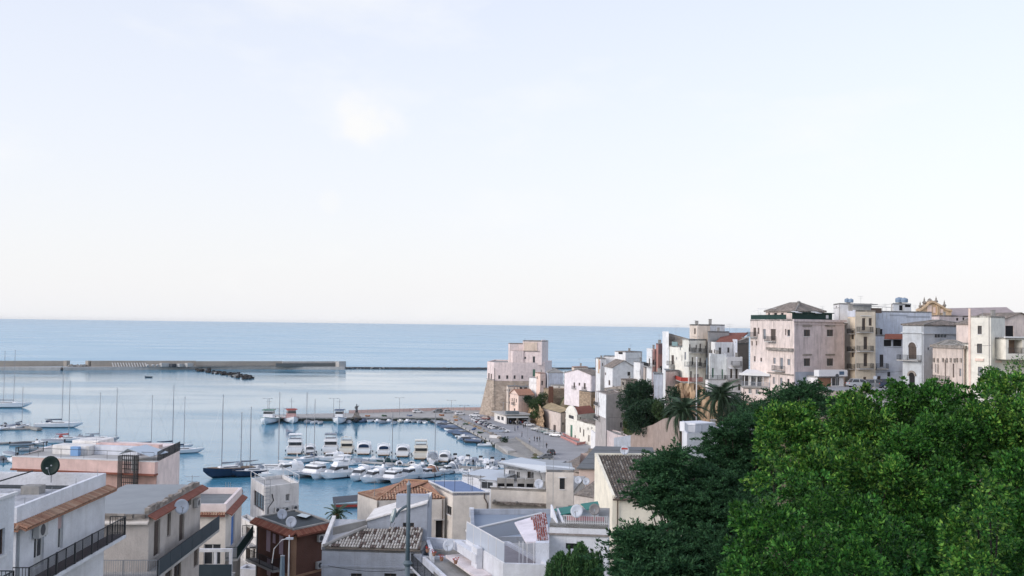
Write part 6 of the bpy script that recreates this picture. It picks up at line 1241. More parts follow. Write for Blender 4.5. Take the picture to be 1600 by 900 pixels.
    mb = MB(); mb.box(xc(1463.2), Y - .5, zc(492), xc(1465.2), Y, zc(478)); mb.box(xc(1466), Y - .45, zc(492), xc(1467.4), Y, zc(479)); mb.build('pilaster', P_GOLD, root)
    for x, y0, y1 in ((1439.5, 483.5, 471), (1446, 479, 464), (1464.5, 476.5, 462.5), (1477.5, 483, 468.5)):
        s = (zc(y1) - zc(y0)) / 2.3; mb = MB(); mb.smooth = True; mb.lathe((xc(x), Y + .6, zc(y0)), [(.5 * s, 0), (.5 * s, .2 * s), (.22 * s, .3 * s), (.3 * s, .6 * s), (.52 * s, .95 * s), (.3 * s, 1.25 * s), (.14 * s, 1.4 * s), (.22 * s, 1.6 * s), (.1 * s, 1.9 * s), (.03 * s, 2.3 * s)], 10); mb.build('pinnacle', M_STONEG, root)
    mb = MB(); mb.lathe((xc(1454.5), Y + .6, zc(474)), [(.55, -.2), (.55, .5), (.62, .55), (.5, 1.0), (.2, 1.3), (.02, 1.35)], 10); mb.build('finial_block', M_STONEG, root)
    mb = MB(); a, b = xc(1484), xc(1600); slab(mb, [(a, Y + 1, zc(494)), (b, Y + 1, zc(494)), (b, Y + 9, zc(482.5) + .9), (a, Y + 9, zc(482.5) + .3)], .3); mb.build('nave_roof', plaster('nave_roof_mauve', 150, 138, 142, .1), root); mb = MB(); mb.box(a, Y + 1.2, 18, b, Y + 10, zc(495)); mb.build('nave_wall', P_OLD, root)
    hb('mauve_back_house', 'mauve plastered house with small dormer below the church roof', [(1468, 225), (1520, 228)], 492.5, 0, P_MAUVE, 10, '0 1494 497 1498 501 o;0 1504 496 1507 500 o', depth=8, roof=M_OLDTILE)
M_GRYT = plaster('grey_trim', 176, 188, 200, .2)
right_hill()

# ------------------------------------------------------------------ boats
def hull_rings(L, B, fb, bowrise=.35, n=11, full=.75, keel=-.35, transom=.85):
    rs = []
    for k in range(n):
        t = k / (n - 1); x = -L / 2 + L * t
        w = B / 2 * (transom + (1 - transom) * min(1, t / .35)) if t < .35 else B / 2 * max(.02, 1 - ((t - .35) / .65) ** (1.6 + full))
        z = fb * (1 + bowrise * t * t); kz = keel if t < .7 else keel + (fb * .9 - keel) * ((t - .7) / .3) ** 2
        rs.append([(x, w, z), (x, w * .82, fb * .25 + (z - fb) * .3 if t < .9 else (kz + z) / 2), (x, 0, kz), (x, -w * .82, fb * .25 + (z - fb) * .3 if t < .9 else (kz + z) / 2), (x, -w, z)])
    return rs
def cabin(mb, x0, x1, w0, w1, z0, h, fr=.35, ar=.1):  # x0 aft, x1 fore
    mb.hexa_auto([(x0, -w0 / 2, z0), (x1, -w1 / 2, z0), (x1, w1 / 2, z0), (x0, w0 / 2, z0), (x0 + ar, -w0 * .44, z0 + h), (x1 - fr, -w1 * .42, z0 + h), (x1 - fr, w1 * .42, z0 + h), (x0 + ar, w0 * .44, z0 + h)])
def band(mb, x0, x1, w0, w1, z0, h, fr, ar, a, b, e=.012):   # window band round a cabin between height fractions a..b
    def lv(t): return [(x0 + ar * t - e, -(w0 / 2 - (w0 * .06) * t) - e), (x1 - fr * t + e, -(w1 / 2 - w1 * .08 * t) - e), (x1 - fr * t + e, (w1 / 2 - w1 * .08 * t) + e), (x0 + ar * t - e, (w0 / 2 - w0 * .06 * t) + e)]
    A, Bq = lv(a), lv(b); mb.hexa_auto([(*p, z0 + h * a) for p in A] + [(*p, z0 + h * b) for p in Bq])
def boat_root(name, label, cat, px, py, heading, group):
    p = onz(px, py, 0); return thing(name, label, cat, (p.x, p.y, 0), group, rz=R(heading))
def put(root, name, m, fn, parent=None, smooth=False):
    mb = MB(); fn(mb); mb.smooth = smooth; return mb.build(name, m, parent or root)
def rails(mb, L, B, fb, x0, x1, h=.55):
    n = 7
    for s in (-1, 1):
        pts = []
        for k in range(n):
            x = x0 + (x1 - x0) * k / (n - 1); t = (x + L / 2) / L; w = B / 2 * (1 if t < .35 else max(.03, 1 - ((t - .35) / .65) ** 2.35)) * .94; z = fb * (1 + .35 * t * t)
            pts.append((x, s * w, z + h)); mb.tube([(x, s * w, z), (x, s * w, z + h)], .015, 3)
        mb.tube(pts, .018, 3)
def motor_yacht(root, L=13, B=4.2, fly=True, m=None, canvas=None, arch=True, dark=True, top=None):
    m = m or M_BOATW; fb = L * .105
    put(root, 'hull', m, lambda b: b.loft(hull_rings(L, B, fb)), smooth=False)
    put(root, 'waterline_stripe', M_BOATB, lambda b: b.loft([[(x, y * 1.012, z * .35 - .02) for x, y, z in ((r[0][0], r[1][1] * 1.0, .35 * fb), (r[0][0], r[1][1], .12 * fb), (r[0][0], -r[1][1], .12 * fb), (r[0][0], -r[1][1], .35 * fb))] for r in hull_rings(L, B, fb)[:8]]))
    x0, x1, z0, h = -L * .22, L * .24, fb * 1.02, L * .125
    cab = put(root, 'cabin', m, lambda b: cabin(b, x0, x1, B * .82, B * .7, z0, h, L * .13, .1))
    put(root, 'cabin_windows', M_GLASS, lambda b: band(b, x0 + .3, x1, B * .815, B * .7, z0, h, L * .13, .1, .38, .85), cab)
    put(root, 'saloon_door', M_GLASS, lambda b: b.box(x0 - .03, -B * .34, z0 + h * .38, x0 + .1, B * .34, z0 + h * .88), cab)
    put(root, 'foredeck_trunk', m, lambda b: cabin(b, x1 - L * .05, L * .38, B * .55, B * .22, fb * 1.1, L * .045, .5, 0))
    put(root, 'cockpit_coaming', m, lambda b: (b.box(-L * .5 + .1, -B * .42, fb * .9, -L * .5 + .35, B * .42, fb * 1.35), b.box(-L * .5 + .351, -B * .42, fb * .95, x0, -B * .36, fb * 1.3), b.box(-L * .5 + .351, B * .36, fb * .95, x0, B * .42, fb * 1.3)))
    put(root, 'swim_platform', M_TEAK, lambda b: b.box(-L * .5 - .9, -B * .38, .28, -L * .5 - .01, B * .38, .38))
    zt = z0 + h
    if fly:
        f = put(root, 'flybridge', m, lambda b: (b.box(x0 - L * .14, -B * .41, zt, x0 + L * .34, B * .41, zt + .12), cabin(b, x0 - L * .06, x0 + L * .32, B * .74, B * .6, zt + .121, .62, .45, 0)))
        put(root, 'flybridge_seats', M_BOATG, lambda b: b.box(x0, -B * .3, zt + .742, x0 + L * .12, B * .3, zt + .9), f)
        if arch: put(root, 'radar_arch', m, lambda b: (b.hexa_auto([(x0 - .3, -B * .4, zt + .122), (x0 + .3, -B * .4, zt + .122), (x0 + .3, -B * .36, zt + .122), (x0 - .3, -B * .36, zt + .122), (x0 - .9, -B * .34, zt + 1.7), (x0 - .4, -B * .34, zt + 1.7), (x0 - .4, -B * .3, zt + 1.7), (x0 - .9, -B * .3, zt + 1.7)]), b.hexa_auto([(x0 - .3, B * .36, zt + .122), (x0 + .3, B * .36, zt + .122), (x0 + .3, B * .4, zt + .122), (x0 - .3, B * .4, zt + .122), (x0 - .9, B * .3, zt + 1.7), (x0 - .4, B * .3, zt + 1.7), (x0 - .4, B * .34, zt + 1.7), (x0 - .9, B * .34, zt + 1.7)]), b.box(x0 - .92, -B * .34, zt + 1.701, x0 - .38, B * .34, zt + 1.85)))
        if top: put(root, 'bimini_top', top, lambda b: b.hexa_auto([(x0 - L * .1, -B * .38, zt + 1.95), (x0 + L * .16, -B * .36, zt + 2.0), (x0 + L * .16, B * .36, zt + 2.0), (x0 - L * .1, B * .38, zt + 1.95), (x0 - L * .1, -B * .34, zt + 2.1), (x0 + L * .16, -B * .32, zt + 2.15), (x0 + L * .16, B * .32, zt + 2.15), (x0 - L * .1, B * .34, zt + 2.1)]))
        put(root, 'antenna_mast', M_TRIM, lambda b: (b.tube([(x0 - .6, 0, zt + 1.8), (x0 - .8, 0, zt + 2.9)], .05, 5), b.lathe((x0 - .65, .4, zt + 1.86), [(.25, 0), (.28, .1), (.18, .25), (.02, .28)], 8)))
    else:
        dk = canvas in (M_BOATB, M_BOATK)
        if dk: put(root, 'rear_curtain', canvas, lambda b: [b.face([(xx, B * .33 * math.cos(a), fb * 1.5 + (zt + .12 - fb * 1.5) * math.sin(a) ** .45) for a in (np.linspace(math.pi, 0, 11) if fl else np.linspace(0, math.pi, 11))]) for xx, fl in ((-L * .401 - .02, 0), (-L * .401 - .05, 1))])
        put(root, 'canvas_top', m if dk else (canvas or M_BOATG), lambda b: b.loft([[(x, B * .43 * w * math.cos(a), fb * 1.32 + (zt + .45 - fb * 1.32) * hh * math.sin(a) ** .6) for a in np.linspace(0, math.pi, 9)] for x, w, hh in ((-L * .40, .80, .72), (-L * .35, .94, .95), (-L * .2, 1, 1.0), (-L * .08, .96, .9), (x0 + L * .16, .86, .6))]))
        put(root, 'targa_arch', m, lambda b: b.tube([(-L * .3, -B * .43, fb * 1.3), (-L * .2, -B * .4, zt + .5), (-L * .18, 0, zt + .72), (-L * .2, B * .4, zt + .5), (-L * .3, B * .43, fb * 1.3)], .13, 5))
    put(root, 'bow_rail', M_STEEL, lambda b: rails(b, L, B, fb, L * .05, L * .48))
    for s in (-1, 1):
        put(root, 'fender', M_BOATB, lambda b: b.lathe((-L * .15, s * B * .53, fb * .2), [(.03, 0), (.14, .08), (.14, .5), (.03, .6)], 7))
def open_boat(root, L=6.0, B=2.2, m=None, cover=None, console=True, inside=None, motor=None):
    m = m or M_BOATW; fb = .62
    put(root, 'hull', m, lambda b: b.loft(hull_rings(L, B, fb, .45, 10)))
    if cover:
        put(root, 'canvas_cover', cover, lambda b: b.loft([[(x, y * .98, z + .02), (x, y * .4, z + .03 + hgt), (x, -y * .4, z + .03 + hgt), (x, -y * .98, z + .02)] for (x, y, z), hgt in ((r[0], .1 + .45 * math.sin(math.pi * min(1, max(0, (r[0][0] + L / 2) / L)))) for r in hull_rings(L, B, fb, .45, 10)[:-1])]))
    else:
        put(root, 'cockpit_sole', inside or M_TUBE, lambda b: b.box(-L * .42, -B * .36, fb + .004, L * .12, B * .36, fb + .02))
        put(root, 'gunwale', m, lambda b: (b.box(-L * .46, -B * .44, fb + .002, L * .16, -B * .37, fb + .16), b.box(-L * .46, B * .37, fb + .002, L * .16, B * .44, fb + .16)))
        put(root, 'seat', M_BOATG, lambda b: b.box(-L * .4, -B * .34, fb + .021, -L * .3, B * .34, fb + .4))
    if console:
        c = put(root, 'console', m, lambda b: cabin(b, -L * .12, L * .1, B * .42, B * .38, fb + (.05 if not cover else .35), .75, .25, .05)); put(root, 'windshield', M_GLASS, lambda b: b.hexa_auto([(L * .02, -B * .2, fb + .8), (L * .06, -B * .2, fb + .8), (L * .06, B * .2, fb + .8), (L * .02, B * .2, fb + .8), (-L * .03, -B * .18, fb + 1.25), (-L * .02, -B * .18, fb + 1.25), (-L * .02, B * .18, fb + 1.25), (-L * .03, B * .18, fb + 1.25)]), c)
    put(root, 'outboard', motor or M_RUB, lambda b: (cabin(b, -L * .5 - .45, -L * .5 - .02, .4, .42, fb + .1, .5, .1, .1), b.box(-L * .5 - .3, -.08, -.3, -L * .5 - .1, .08, fb + .1)))
def rib(root, L=6.5, B=2.5, tube=None):
    tube = tube or M_TUBE; r = .27; pts = [(-L / 2, -B / 2 + r, .45), (L * .15, -B / 2 + r, .48), (L * .36, -B * .26, .6), (L * .47, 0, .75), (L * .36, B * .26, .6), (L * .15, B / 2 - r, .48), (-L / 2, B / 2 - r, .45)]
    put(root, 'inflatable_collar', tube, lambda b: b.tube(pts, [.16, r, r, r, r, r, .16], 8), smooth=True)
    put(root, 'hull', M_BOATW, lambda b: b.loft(hull_rings(L * .94, B * .7, .34, .3, 9)))
    put(root, 'console', M_BOATW, lambda b: cabin(b, -L * .1, L * .06, .8, .7, .36, .9, .25, .05)); put(root, 'seat', M_BOATK, lambda b: b.box(-L * .32, -.5, .36, -L * .2, .5, .85))
    put(root, 'outboard', M_RUB, lambda b: (cabin(b, -L * .5 - .3, -L * .5 + .2, .42, .42, .7, .55, .1, .1), b.box(-L * .5 - .15, -.08, -.3, -L * .5 + .05, .08, .7)))
def sail_yacht(root, L=12, B=3.6, mast=15, m=None, cover=None, masts=((.08, 1.0),), teak=False, rake=.0, boom=True, fbk=.09):
    m = m or M_BOATW; fb = L * fbk
    put(root, 'hull', m, lambda b: b.loft(hull_rings(L, B, fb, .3, 12, .55, -.3, .7)))
    put(root, 'deck', M_TEAK if teak else M_BOATW, lambda b: b.loft([[(x, y * .93, z + .01), (x, y * .93, z + .05), (x, -y * .93, z + .05), (x, -y * .93, z + .01)] for x, y, z in (r[0] for r in hull_rings(L, B, fb, .3, 12, .55, -.3, .7)[:-1])]))
    c = put(root, 'coachroof', M_BOATW, lambda b: cabin(b, -L * .2, L * .22, B * .55, B * .4, fb * 1.08, .5, .6, .1)); put(root, 'portlights', M_GLASS, lambda b: band(b, -L * .15, L * .14, B * .55, B * .45, fb * 1.08, .5, .3, .1, .4, .75), c)
    put(root, 'spray_hood', cover or M_BOATG, lambda b: cabin(b, -L * .26, -L * .14, B * .5, B * .46, fb * 1.08 + .3, .75, .5, .05))
    put(root, 'wheel_pedestal', M_STEEL, lambda b: (b.tube([(-L * .36, 0, fb), (-L * .36, 0, fb + 1.0)], .07, 6), b.tube([(-L * .37, .45 * math.cos(a), fb + .9 + .45 * math.sin(a)) for a in np.linspace(0, 6.283, 9)], .02, 3)))
    for (t, k) in masts:
        x = L * t; hm = mast * k
        o = put(root, 'mast', M_ALU, lambda b: (b.tube([(x, 0, fb), (x - rake * hm, 0, fb + hm)], [.11, .075], 6), b.tube([(x - rake * hm * .55, -B * .3, fb + hm * .55), (x - rake * hm * .55, B * .3, fb + hm * .55)], .03, 4)))
        put(root, 'rigging', M_STEEL, lambda b: [b.tube([a, (x - rake * hm, 0, fb + hm)], .014, 3) for a in ((L * .48, 0, fb * 1.3), (-L * .48, 0, fb), (x, B * .46, fb), (x, -B * .46, fb))], o)
        if boom: put(root, 'boom', cover or M_BOATB, lambda b: b.tube([(x - .1, 0, fb + 1.5), (x - L * .18, 0, fb + 1.45), (x - L * .36, 0, fb + 1.55)], [.26, .2, .08], 7), o)
    put(root, 'lifelines', M_STEEL, lambda b: rails(b, L, B * .96, fb, -L * .4, L * .45, .6))
def fishing_boat(root, L=14, B=4.6, m=None, house=None, trim=None):
    m = m or M_BOATW; fb = 1.3
    put(root, 'hull', m, lambda b: b.loft(hull_rings(L, B, fb, .9, 12, .9, -.4, .8))); put(root, 'rubbing_strake', trim or M_BOATB, lambda b: [b.tube([(r[0][0], s * abs(r[0][1]) * 1.01, r[0][2] - .15) for r in hull_rings(L, B, fb, .9, 12, .9, -.4, .8)], .07, 4) for s in (-1, 1)])
    c = put(root, 'wheelhouse', house or M_BOATW, lambda b: cabin(b, -L * .1, L * .14, B * .62, B * .56, fb * 1.05, 2.6, .25, .05)); put(root, 'wheelhouse_windows', M_GLASS, lambda b: band(b, -L * .08, L * .14, B * .62, B * .56, fb * 1.05, 2.6, .25, .05, .58, .86), c); put(root, 'wheelhouse_roof', trim or M_SHUTGR, lambda b: b.box(-L * .12, -B * .34, fb * 1.05 + 2.602, L * .15, B * .34, fb * 1.05 + 2.75), c)
    put(root, 'mast', M_STEEL, lambda b: (b.tube([(0, 0, fb + 2.8), (0, 0, fb + 6.2)], .07, 6), b.tube([(0, -.9, fb + 5.2), (0, .9, fb + 5.2)], .04, 4)))
    put(root, 'stern_gantry', M_STEEL, lambda b: b.tube([(-L * .42, -B * .36, fb), (-L * .42, -B * .34, fb + 2.6), (-L * .42, B * .34, fb + 2.6), (-L * .42, B * .36, fb)], .08, 5)); put(root, 'net_pile', mat('fishing_net', (.12, .10, .06), .95, .1, .3, 3), lambda b: [rock(b, (-L * .28 + random.uniform(-.8, .8), random.uniform(-1, 1), fb + .3), .5, .5) for _ in range(8)])
    put(root, 'bow_rail', M_STEEL, lambda b: rails(b, L, B, fb * 1.25, L * .12, L * .47, .7))
def catamaran(root, L=12, B=6.6):
    for s in (-1, 1): put(root, 'hull', M_BOATW, lambda b: b.loft([[(x, y + s * B * .38, z) for x, y, z in r] for r in hull_rings(L, 1.7, 1.35, .15, 10, .5)]))
    put(root, 'bridge_deck', M_BOATW, lambda b: b.box(-L * .42, -B * .3, .75, L * .22, B * .3, 1.5)); c = put(root, 'saloon', M_BOATW, lambda b: cabin(b, -L * .22, L * .2, B * .72, B * .6, 1.501, 1.35, 1.2, .1)); put(root, 'saloon_windows', M_GLASS, lambda b: band(b, -L * .2, L * .2, B * .72, B * .6, 1.501, 1.35, 1.2, .1, .42, .8), c)
    put(root, 'bimini', M_BOATW, lambda b: b.box(-L * .4, -B * .3, 3.0, -L * .12, B * .3, 3.12)); put(root, 'mast', M_ALU, lambda b: b.tube([(0, 0, 2.8), (0, 0, 17.5)], [.12, .08], 6)); put(root, 'trampoline', M_BOATG, lambda b: b.box(L * .221, -B * .28, 1.2, L * .42, B * .28, 1.24)); put(root, 'forestay', M_STEEL, lambda b: b.tube([(L * .44, 0, 1.3), (0, 0, 17)], .02, 3))

ORD = ['first', 'second', 'third', 'fourth', 'fifth', 'sixth', 'seventh', 'eighth', 'ninth', 'tenth', 'eleventh', 'twelfth', 'thirteenth', 'fourteenth', 'fifteenth', 'sixteenth', 'seventeenth', 'eighteenth', 'nineteenth', 'twentieth']
def marina():
    G = 'yachts berthed along the long pontoon'
    spec = [(460, 712, 'large white flybridge yacht, leftmost on the long pontoon', dict(L=14, B=4.9, fly=True, top=M_BOATW)), (483, 714, 'small grey cabin cruiser second from left on the long pontoon', dict(L=9, B=3.2, fly=False, canvas=M_BOATK)), (515, 711, 'white flybridge yacht with enclosed upper deck, third from left on the long pontoon', dict(L=14, B=4.6, fly=True, top=M_BOATG)), (541, 712, 'cream flybridge yacht fourth from left on the long pontoon', dict(L=12, B=4.2, m=M_BOATC, fly=True)), (568, 713, 'cruiser with black windscreen top and blue cockpit cover on the long pontoon', dict(L=12, B=4.3, fly=False, canvas=M_BOATB)), (598, 715, 'cruiser with dark oval rear canopy on the long pontoon', dict(L=11, B=3.9, fly=False, canvas=M_BOATB)), (629, 717, 'sport cruiser with grey arched canopy on the long pontoon', dict(L=11, B=4.0, fly=False, canvas=M_BOATK)), (656, 720, 'tall cream flybridge yacht toward the right of the long pontoon', dict(L=12.5, B=4.5, m=M_BOATC, fly=True, top=M_BOATC))]
    for x, y, lb, k in spec: r = boat_root('motor_yacht', lb, 'yacht', x + 2, y - 6, 98 + random.uniform(-4, 4) - (x - 460) * .03, G); r.scale = (.95, 1.12, 1.08); motor_yacht(r, **k)
    smalls = [(676, 721.5, 'w', 7), (697, 722, 'k', 7.5), (711, 723, 'w', 6), (721, 724, 'w', 6), (731, 725, 'w', 5.8), (741, 726, 'g', 6), (751, 727, 'w', 5.8), (760, 728, 'w', 6), (769, 729, 'w', 6), (778, 730, 'g', 5.6), (786, 731, 'w', 5.8)]
    for i, (x, y, c, L) in enumerate(smalls): r = boat_root('motorboat', 'small %s motorboat, %s from left at the right end of the long pontoon' % ({'w': 'white', 'k': 'dark windowed', 'g': 'grey'}[c], ORD[i]), 'boat', x, y - 2, 84 + random.uniform(-14, 14), 'small boats at the pontoon end'); r.scale = (1.1, 1.3, 1.3); (motor_yacht(r, L=L, B=2.7, fly=False, canvas=M_BOATK if c != 'w' else M_BOATG) if L > 6.5 else open_boat(r, L * random.uniform(.85, 1.1), 2.3, None if c == 'w' else M_TUBE, [None, M_BOATG, None, M_BOATW][i % 4], i % 4 in (0, 2), motor=[M_BOATG, M_TRIM, M_RUB][i % 3]))
    def pontoon(nm, lb, a, b, w, z=.45, m=None):
        p0, p1 = onz(*a, 0), onz(*b, 0); root = thing(nm, lb, 'pontoon', tuple((p0 + p1) / 2), 'floating pontoons', world=True); mb = MB(); wallrun(mb, [p0, p1], w, .12, z); mb.build('deck', m or M_CONCL, root); L = (p1 - p0).length; n = max(2, int(L / 7)); mb = MB(); d = (p1 - p0) / n; sdv = Vector((-d.y, d.x, 0)).normalized()
        for k in range(n): q = p0 + d * (k + .15); mb.obox(q - sdv * w * .42 + Vector((0, 0, -.3)), d * .7, sdv * w * .84, Vector((0, 0, .41)))
        mb.build('floats', M_BOATK, root)
        for k in range(0, n, 2): mb = MB(); q = p0 + d * (k + .5) + sdv * (w * .3); mb.box(q.x - .12, q.y - .12, z, q.x + .12, q.y + .12, z + 1.0); mb.build('service_pedestal', M_TRIM, root)
    pontoon('pontoon', 'long pontoon before the berthed yachts', (446, 716), (800, 738), 2.2); pontoon('pontoon', 'short dark pontoon piece beside the ivory roofed houses', (718, 732), (754, 734), 3.5, .6, M_CONC)
    pontoon('pontoon', 'far left pontoon with moored sailing boats', (-40, 673), (55, 671), 2.4, .5, M_CONC); pontoon('pontoon', 'second left pontoon above the pink house terrace', (-40, 696), (112, 689), 2.4, .5, M_CONC); pontoon('pontoon', 'sloping access bridge at the far left pontoon', (38, 669), (62, 673), 2.0, .9, M_CONC)
    pontoon('pontoon', 'pontoon behind the dark hulled ketch', (380, 741), (452, 740), 2.2)
    mid = [(516, 722, 200, 'm', 'white cruiser lying before the third yacht, bow toward the left'), (583, 722, 185, 'o', 'small white boat below the blue covered cruiser'), (605, 725, 195, 'b', 'white motorboat with dark green hull side below the oval canopy cruiser'), (624, 728.5, 100, 'r', 'white and red inflatable boat below the arched canopy cruiser'), (643, 728.5, 95, 'c', 'round cream dinghy below the tall cream yacht'), (681, 732, 200, 'b', 'white motorboat with dark hull moored alone at right')]
    for x, y, hd, k, lb in mid:
        r = boat_root('motorboat', lb, 'boat', x, y - 2, hd, 'boats moored in the middle basin')
        if k == 'm': motor_yacht(r, L=9.5, B=3.3, fly=False, canvas=M_BOATW)
        elif k == 'r': rib(r, 5, 2.2, M_BOATW)
        elif k == 'c': open_boat(r, 4, 2.2, M_BOATC, None, False)
        else: open_boat(r, 6.2, 2.4, mat('hull_dark_teal', (.03, .07, .075), .3, .5, .1) if k == 'b' else M_BOATW)
    front = [(449, 747, 212, dict(L=12, B=3.9, fly=False, canvas=M_BOATW), 'white sport cruiser, left in the near row, bow to the left'), (528, 751, 224, dict(L=12.5, B=4.2, fly=True, top=M_BOATW), 'white trawler yacht with dark bow anchor in the near row'), (562, 754, 248, dict(L=11, B=3.8, fly=False, canvas=M_BOATW), 'white express cruiser with dark windscreen in the near row'), (584, 757, 232, dict(L=11, B=3.8, fly=False, canvas=M_BOATW), 'white cruiser, bow low toward the viewer, right of the express cruiser'), (640, 753, 232, dict(L=11, B=3.9, fly=False, canvas=M_BOATW), 'white canopied cruiser above the orange hip roof'), (668, 750, 228, dict(L=9, B=3.4, fly=False, canvas=M_TERRA), 'white boat with brown canopy behind the hip roof ridge'), (700, 744, 215, dict(L=8, B=3, fly=False, canvas=M_BOATG), 'small white cruiser above the blue roof terrace')]
    for x, y, hd, k, lb in front: r = boat_root('motor_yacht', lb, 'yacht', x, y - 4, hd, 'near row of yachts'); r.scale = (.84, .95, 1.15); motor_yacht(r, **k)
    r = boat_root('catamaran', 'white sailing catamaran facing the viewer in the near row', 'catamaran', 490, 746, 244, 'near row of yachts'); r.scale = (.8, 1.1, 1.15); catamaran(r)
    r = boat_root('catamaran', 'white catamaran stern beside the orange hip roof', 'catamaran', 612, 753, 250, 'near row of yachts'); catamaran(r, 10, 5.4)
    for i, (x, y) in enumerate(((720, 741), (735, 742), (660, 741), (754, 742.5))): r = boat_root('motorboat', 'small white motorboat, %s in the loose cluster behind the blue terrace' % ORD[i], 'boat', x, y - 1, 190 + i * 17, 'boats behind the blue terrace'); open_boat(r, 5.8, 2.2)
    # sailing boats
    S = [(357, 745, 218, dict(L=13.5, B=4.6, fbk=.16, mast=19, m=M_BOATB, teak=True, rake=.0, masts=((.14, 1.0), (-.24, .75)), cover=M_BOATG, boom=True), 'dark blue hulled wooden ketch with two tall masts', 'ketch'), (394, 744, 218, dict(L=11, B=3.8, fbk=.13, mast=16.5, m=M_BOATB, masts=((.06, 1.0),), cover=M_BOATG), 'dark hulled sloop moored beside the ketch', 'sailing boat'), (424, 736, 182, dict(L=13, B=3.8, mast=20, cover=M_BOATW, masts=((-.14, 1.0),)), 'white sloop lying flat behind the small sloop', 'sailing boat'), (480, 722, 240, dict(L=12, B=3.6, mast=19, masts=((.05, 1.0),), cover=M_BOATB), 'white sloop with tall mast between the grey cruiser and the pontoon', 'sailing boat'),
         (92, 668, 6, dict(L=17, B=4.4, mast=19, cover=M_BOATB, masts=((.06, 1.0),)), 'long white sailing yacht with dark boom cover near the left pontoons', 'sailing boat'), (10, 637, 4, dict(L=22, B=5, mast=24, masts=((.14, 1.0), (-.06, .98)), cover=M_BOATG), 'large white two masted yacht at the left edge', 'sailing boat'), (287, 708, 20, dict(L=12, B=3.7, mast=16, masts=((.0, 1.0),), cover=M_BOATB), 'white sloop half hidden behind the pink house', 'sailing boat'), (268, 703, 30, dict(L=13, B=3.8, mast=19, masts=((.02, 1.0),), cover=M_BOATB), 'sloop with the tallest mast behind the pink house', 'sailing boat'), (236, 704, 20, dict(L=12, B=3.6, mast=16, masts=((.0, 1.0),), cover=M_BOATB), 'sloop whose mast rises left of the stair canopy', 'sailing boat'), (156, 690, 12, dict(L=12, B=3.6, mast=15, m=M_TUBE, masts=((-.02, 1.0),), cover=M_BOATG), 'grey white sloop right of the left pontoons', 'sailing boat'), (182, 703, 8, dict(L=12, B=3.6, mast=18, masts=((-.02, 1.0),), cover=M_BOATG), 'sloop with thin mast behind the pink upper room', 'sailing boat'), (679, 722, 85, dict(L=9, B=3, mast=14, masts=((.05, 1.0),), cover=M_BOATG, boom=False), 'small sloop with bare mast at the pontoon right part', 'sailing boat'), (107, 690, 15, dict(L=11, B=3.4, mast=19, masts=((.0, 1.0),), cover=M_REDP), 'sloop with red sail cover on the second left pontoon', 'sailing boat'), (34, 669, 80, dict(L=10, B=3.2, mast=14, masts=((.0, 1.0),), cover=M_BOATB), 'white sloop stern-on at the far left pontoon', 'sailing boat')]
    for x, y, hd, k, lb, ct in S: r = boat_root('sailing_boat', lb, ct, x, y, hd, 'sailing boats in the harbour'); sail_yacht(r, **k)
    for i, (x, y, hd, L, cv) in enumerate(((8, 668, 85, 8, None), (20, 668, 80, 8, M_BOATG), (2, 672, 70, 8, None), (35, 696, 10, 7, M_BOATK), (58, 695, 175, 6, None), (80, 692, 185, 8, M_BOATG), (125, 686, 195, 7, None), (50, 704, 20, 7, None), (15, 712, 150, 7, M_BOATG), (4, 720, 120, 7.5, M_BOATK), (20, 722, 135, 7.5, None), (78, 704, 10, 6.5, M_BOATW), (98, 701, 350, 6.5, M_BOATW))): r = boat_root('motorboat', 'small %s, %s of the boats among the left pontoons' % ('open white boat' if not cv else 'canvas covered boat', ORD[i]), 'boat', x, y, hd, 'small boats at the left pontoons'); open_boat(r, L, 2.6, M_BOATW if i % 3 else M_TUBE, cv, console=not cv)
    # fishing boats at the jetty
    for x, y, hd, k, lb in ((420, 661, 272, dict(L=15, B=5.4, trim=M_SHUTGR), 'large white fishing boat, bow on, at the jetty end'), (455, 660, 290, dict(L=13, B=4.8, house=mat('wheelhouse_pink', (.55, .33, .3), .6, .3, .1), trim=M_REDP), 'white fishing boat with reddish wheelhouse at the jetty'), (530, 661, 275, dict(L=12, B=4.4, trim=M_BOATBL), 'white fishing boat lying mid jetty')): r = boat_root('fishing_boat', lb, 'fishing boat', x, y, hd, 'fishing boats at the jetty'); r.scale = (1.15, 1.3, 1.3); fishing_boat(r, **k)
    for i, (x, L, m) in enumerate(((556, 8, M_BOATK), (568, 9, M_BOATBL), (578, 6, M_BOATW), (589, 6.5, M_BOATW), (607, 6.5, M_BOATW), (625, 7, M_BOATC), (636, 7, M_BOATW), (646, 5, M_TUBE), (676, 6, M_BOATK))): r = boat_root('motorboat', '%s boat, %s along the jetty from the mid fishing boat' % ({M_BOATK: 'dark', M_BOATBL: 'blue', M_BOATW: 'white', M_BOATC: 'cream', M_TUBE: 'grey'}[m], ORD[i]), 'boat', x, 659.5 + i * .1, 265 + random.uniform(-12, 12), 'small boats along the jetty'); open_boat(r, L, 2.5, m, None, L > 6)
    # boats along the quay
    n = 17
    for i in range(n):
        t = i / (n - 1); x = 692 + 52 * t + random.uniform(-1, 1); y = 660.5 + 26.5 * t + 3.5 * t
        for row in range(2 if i % 2 == 0 else 1):
            c = random.choice((M_BOATG, M_BOATBL, M_BOATK, M_BOATG, None, M_BOATBL)); m = random.choice((M_BOATW, M_TUBE, M_BOATBL, M_BOATK, M_BOATW))
            r = boat_root('motorboat', '%s %s boat, %s of the %s row along the quay from the jetty' % ('covered' if c else 'open', {M_BOATW: 'white', M_TUBE: 'grey', M_BOATBL: 'blue', M_BOATK: 'dark'}[m], ORD[i], ('inner', 'outer')[row]), 'boat', x - row * 9 + 2, y + row * 1.6, 172 + random.uniform(-9, 9), 'small boats along the quay'); open_boat(r, random.uniform(4.8, 6.4), 2.1, m, c, c is None)
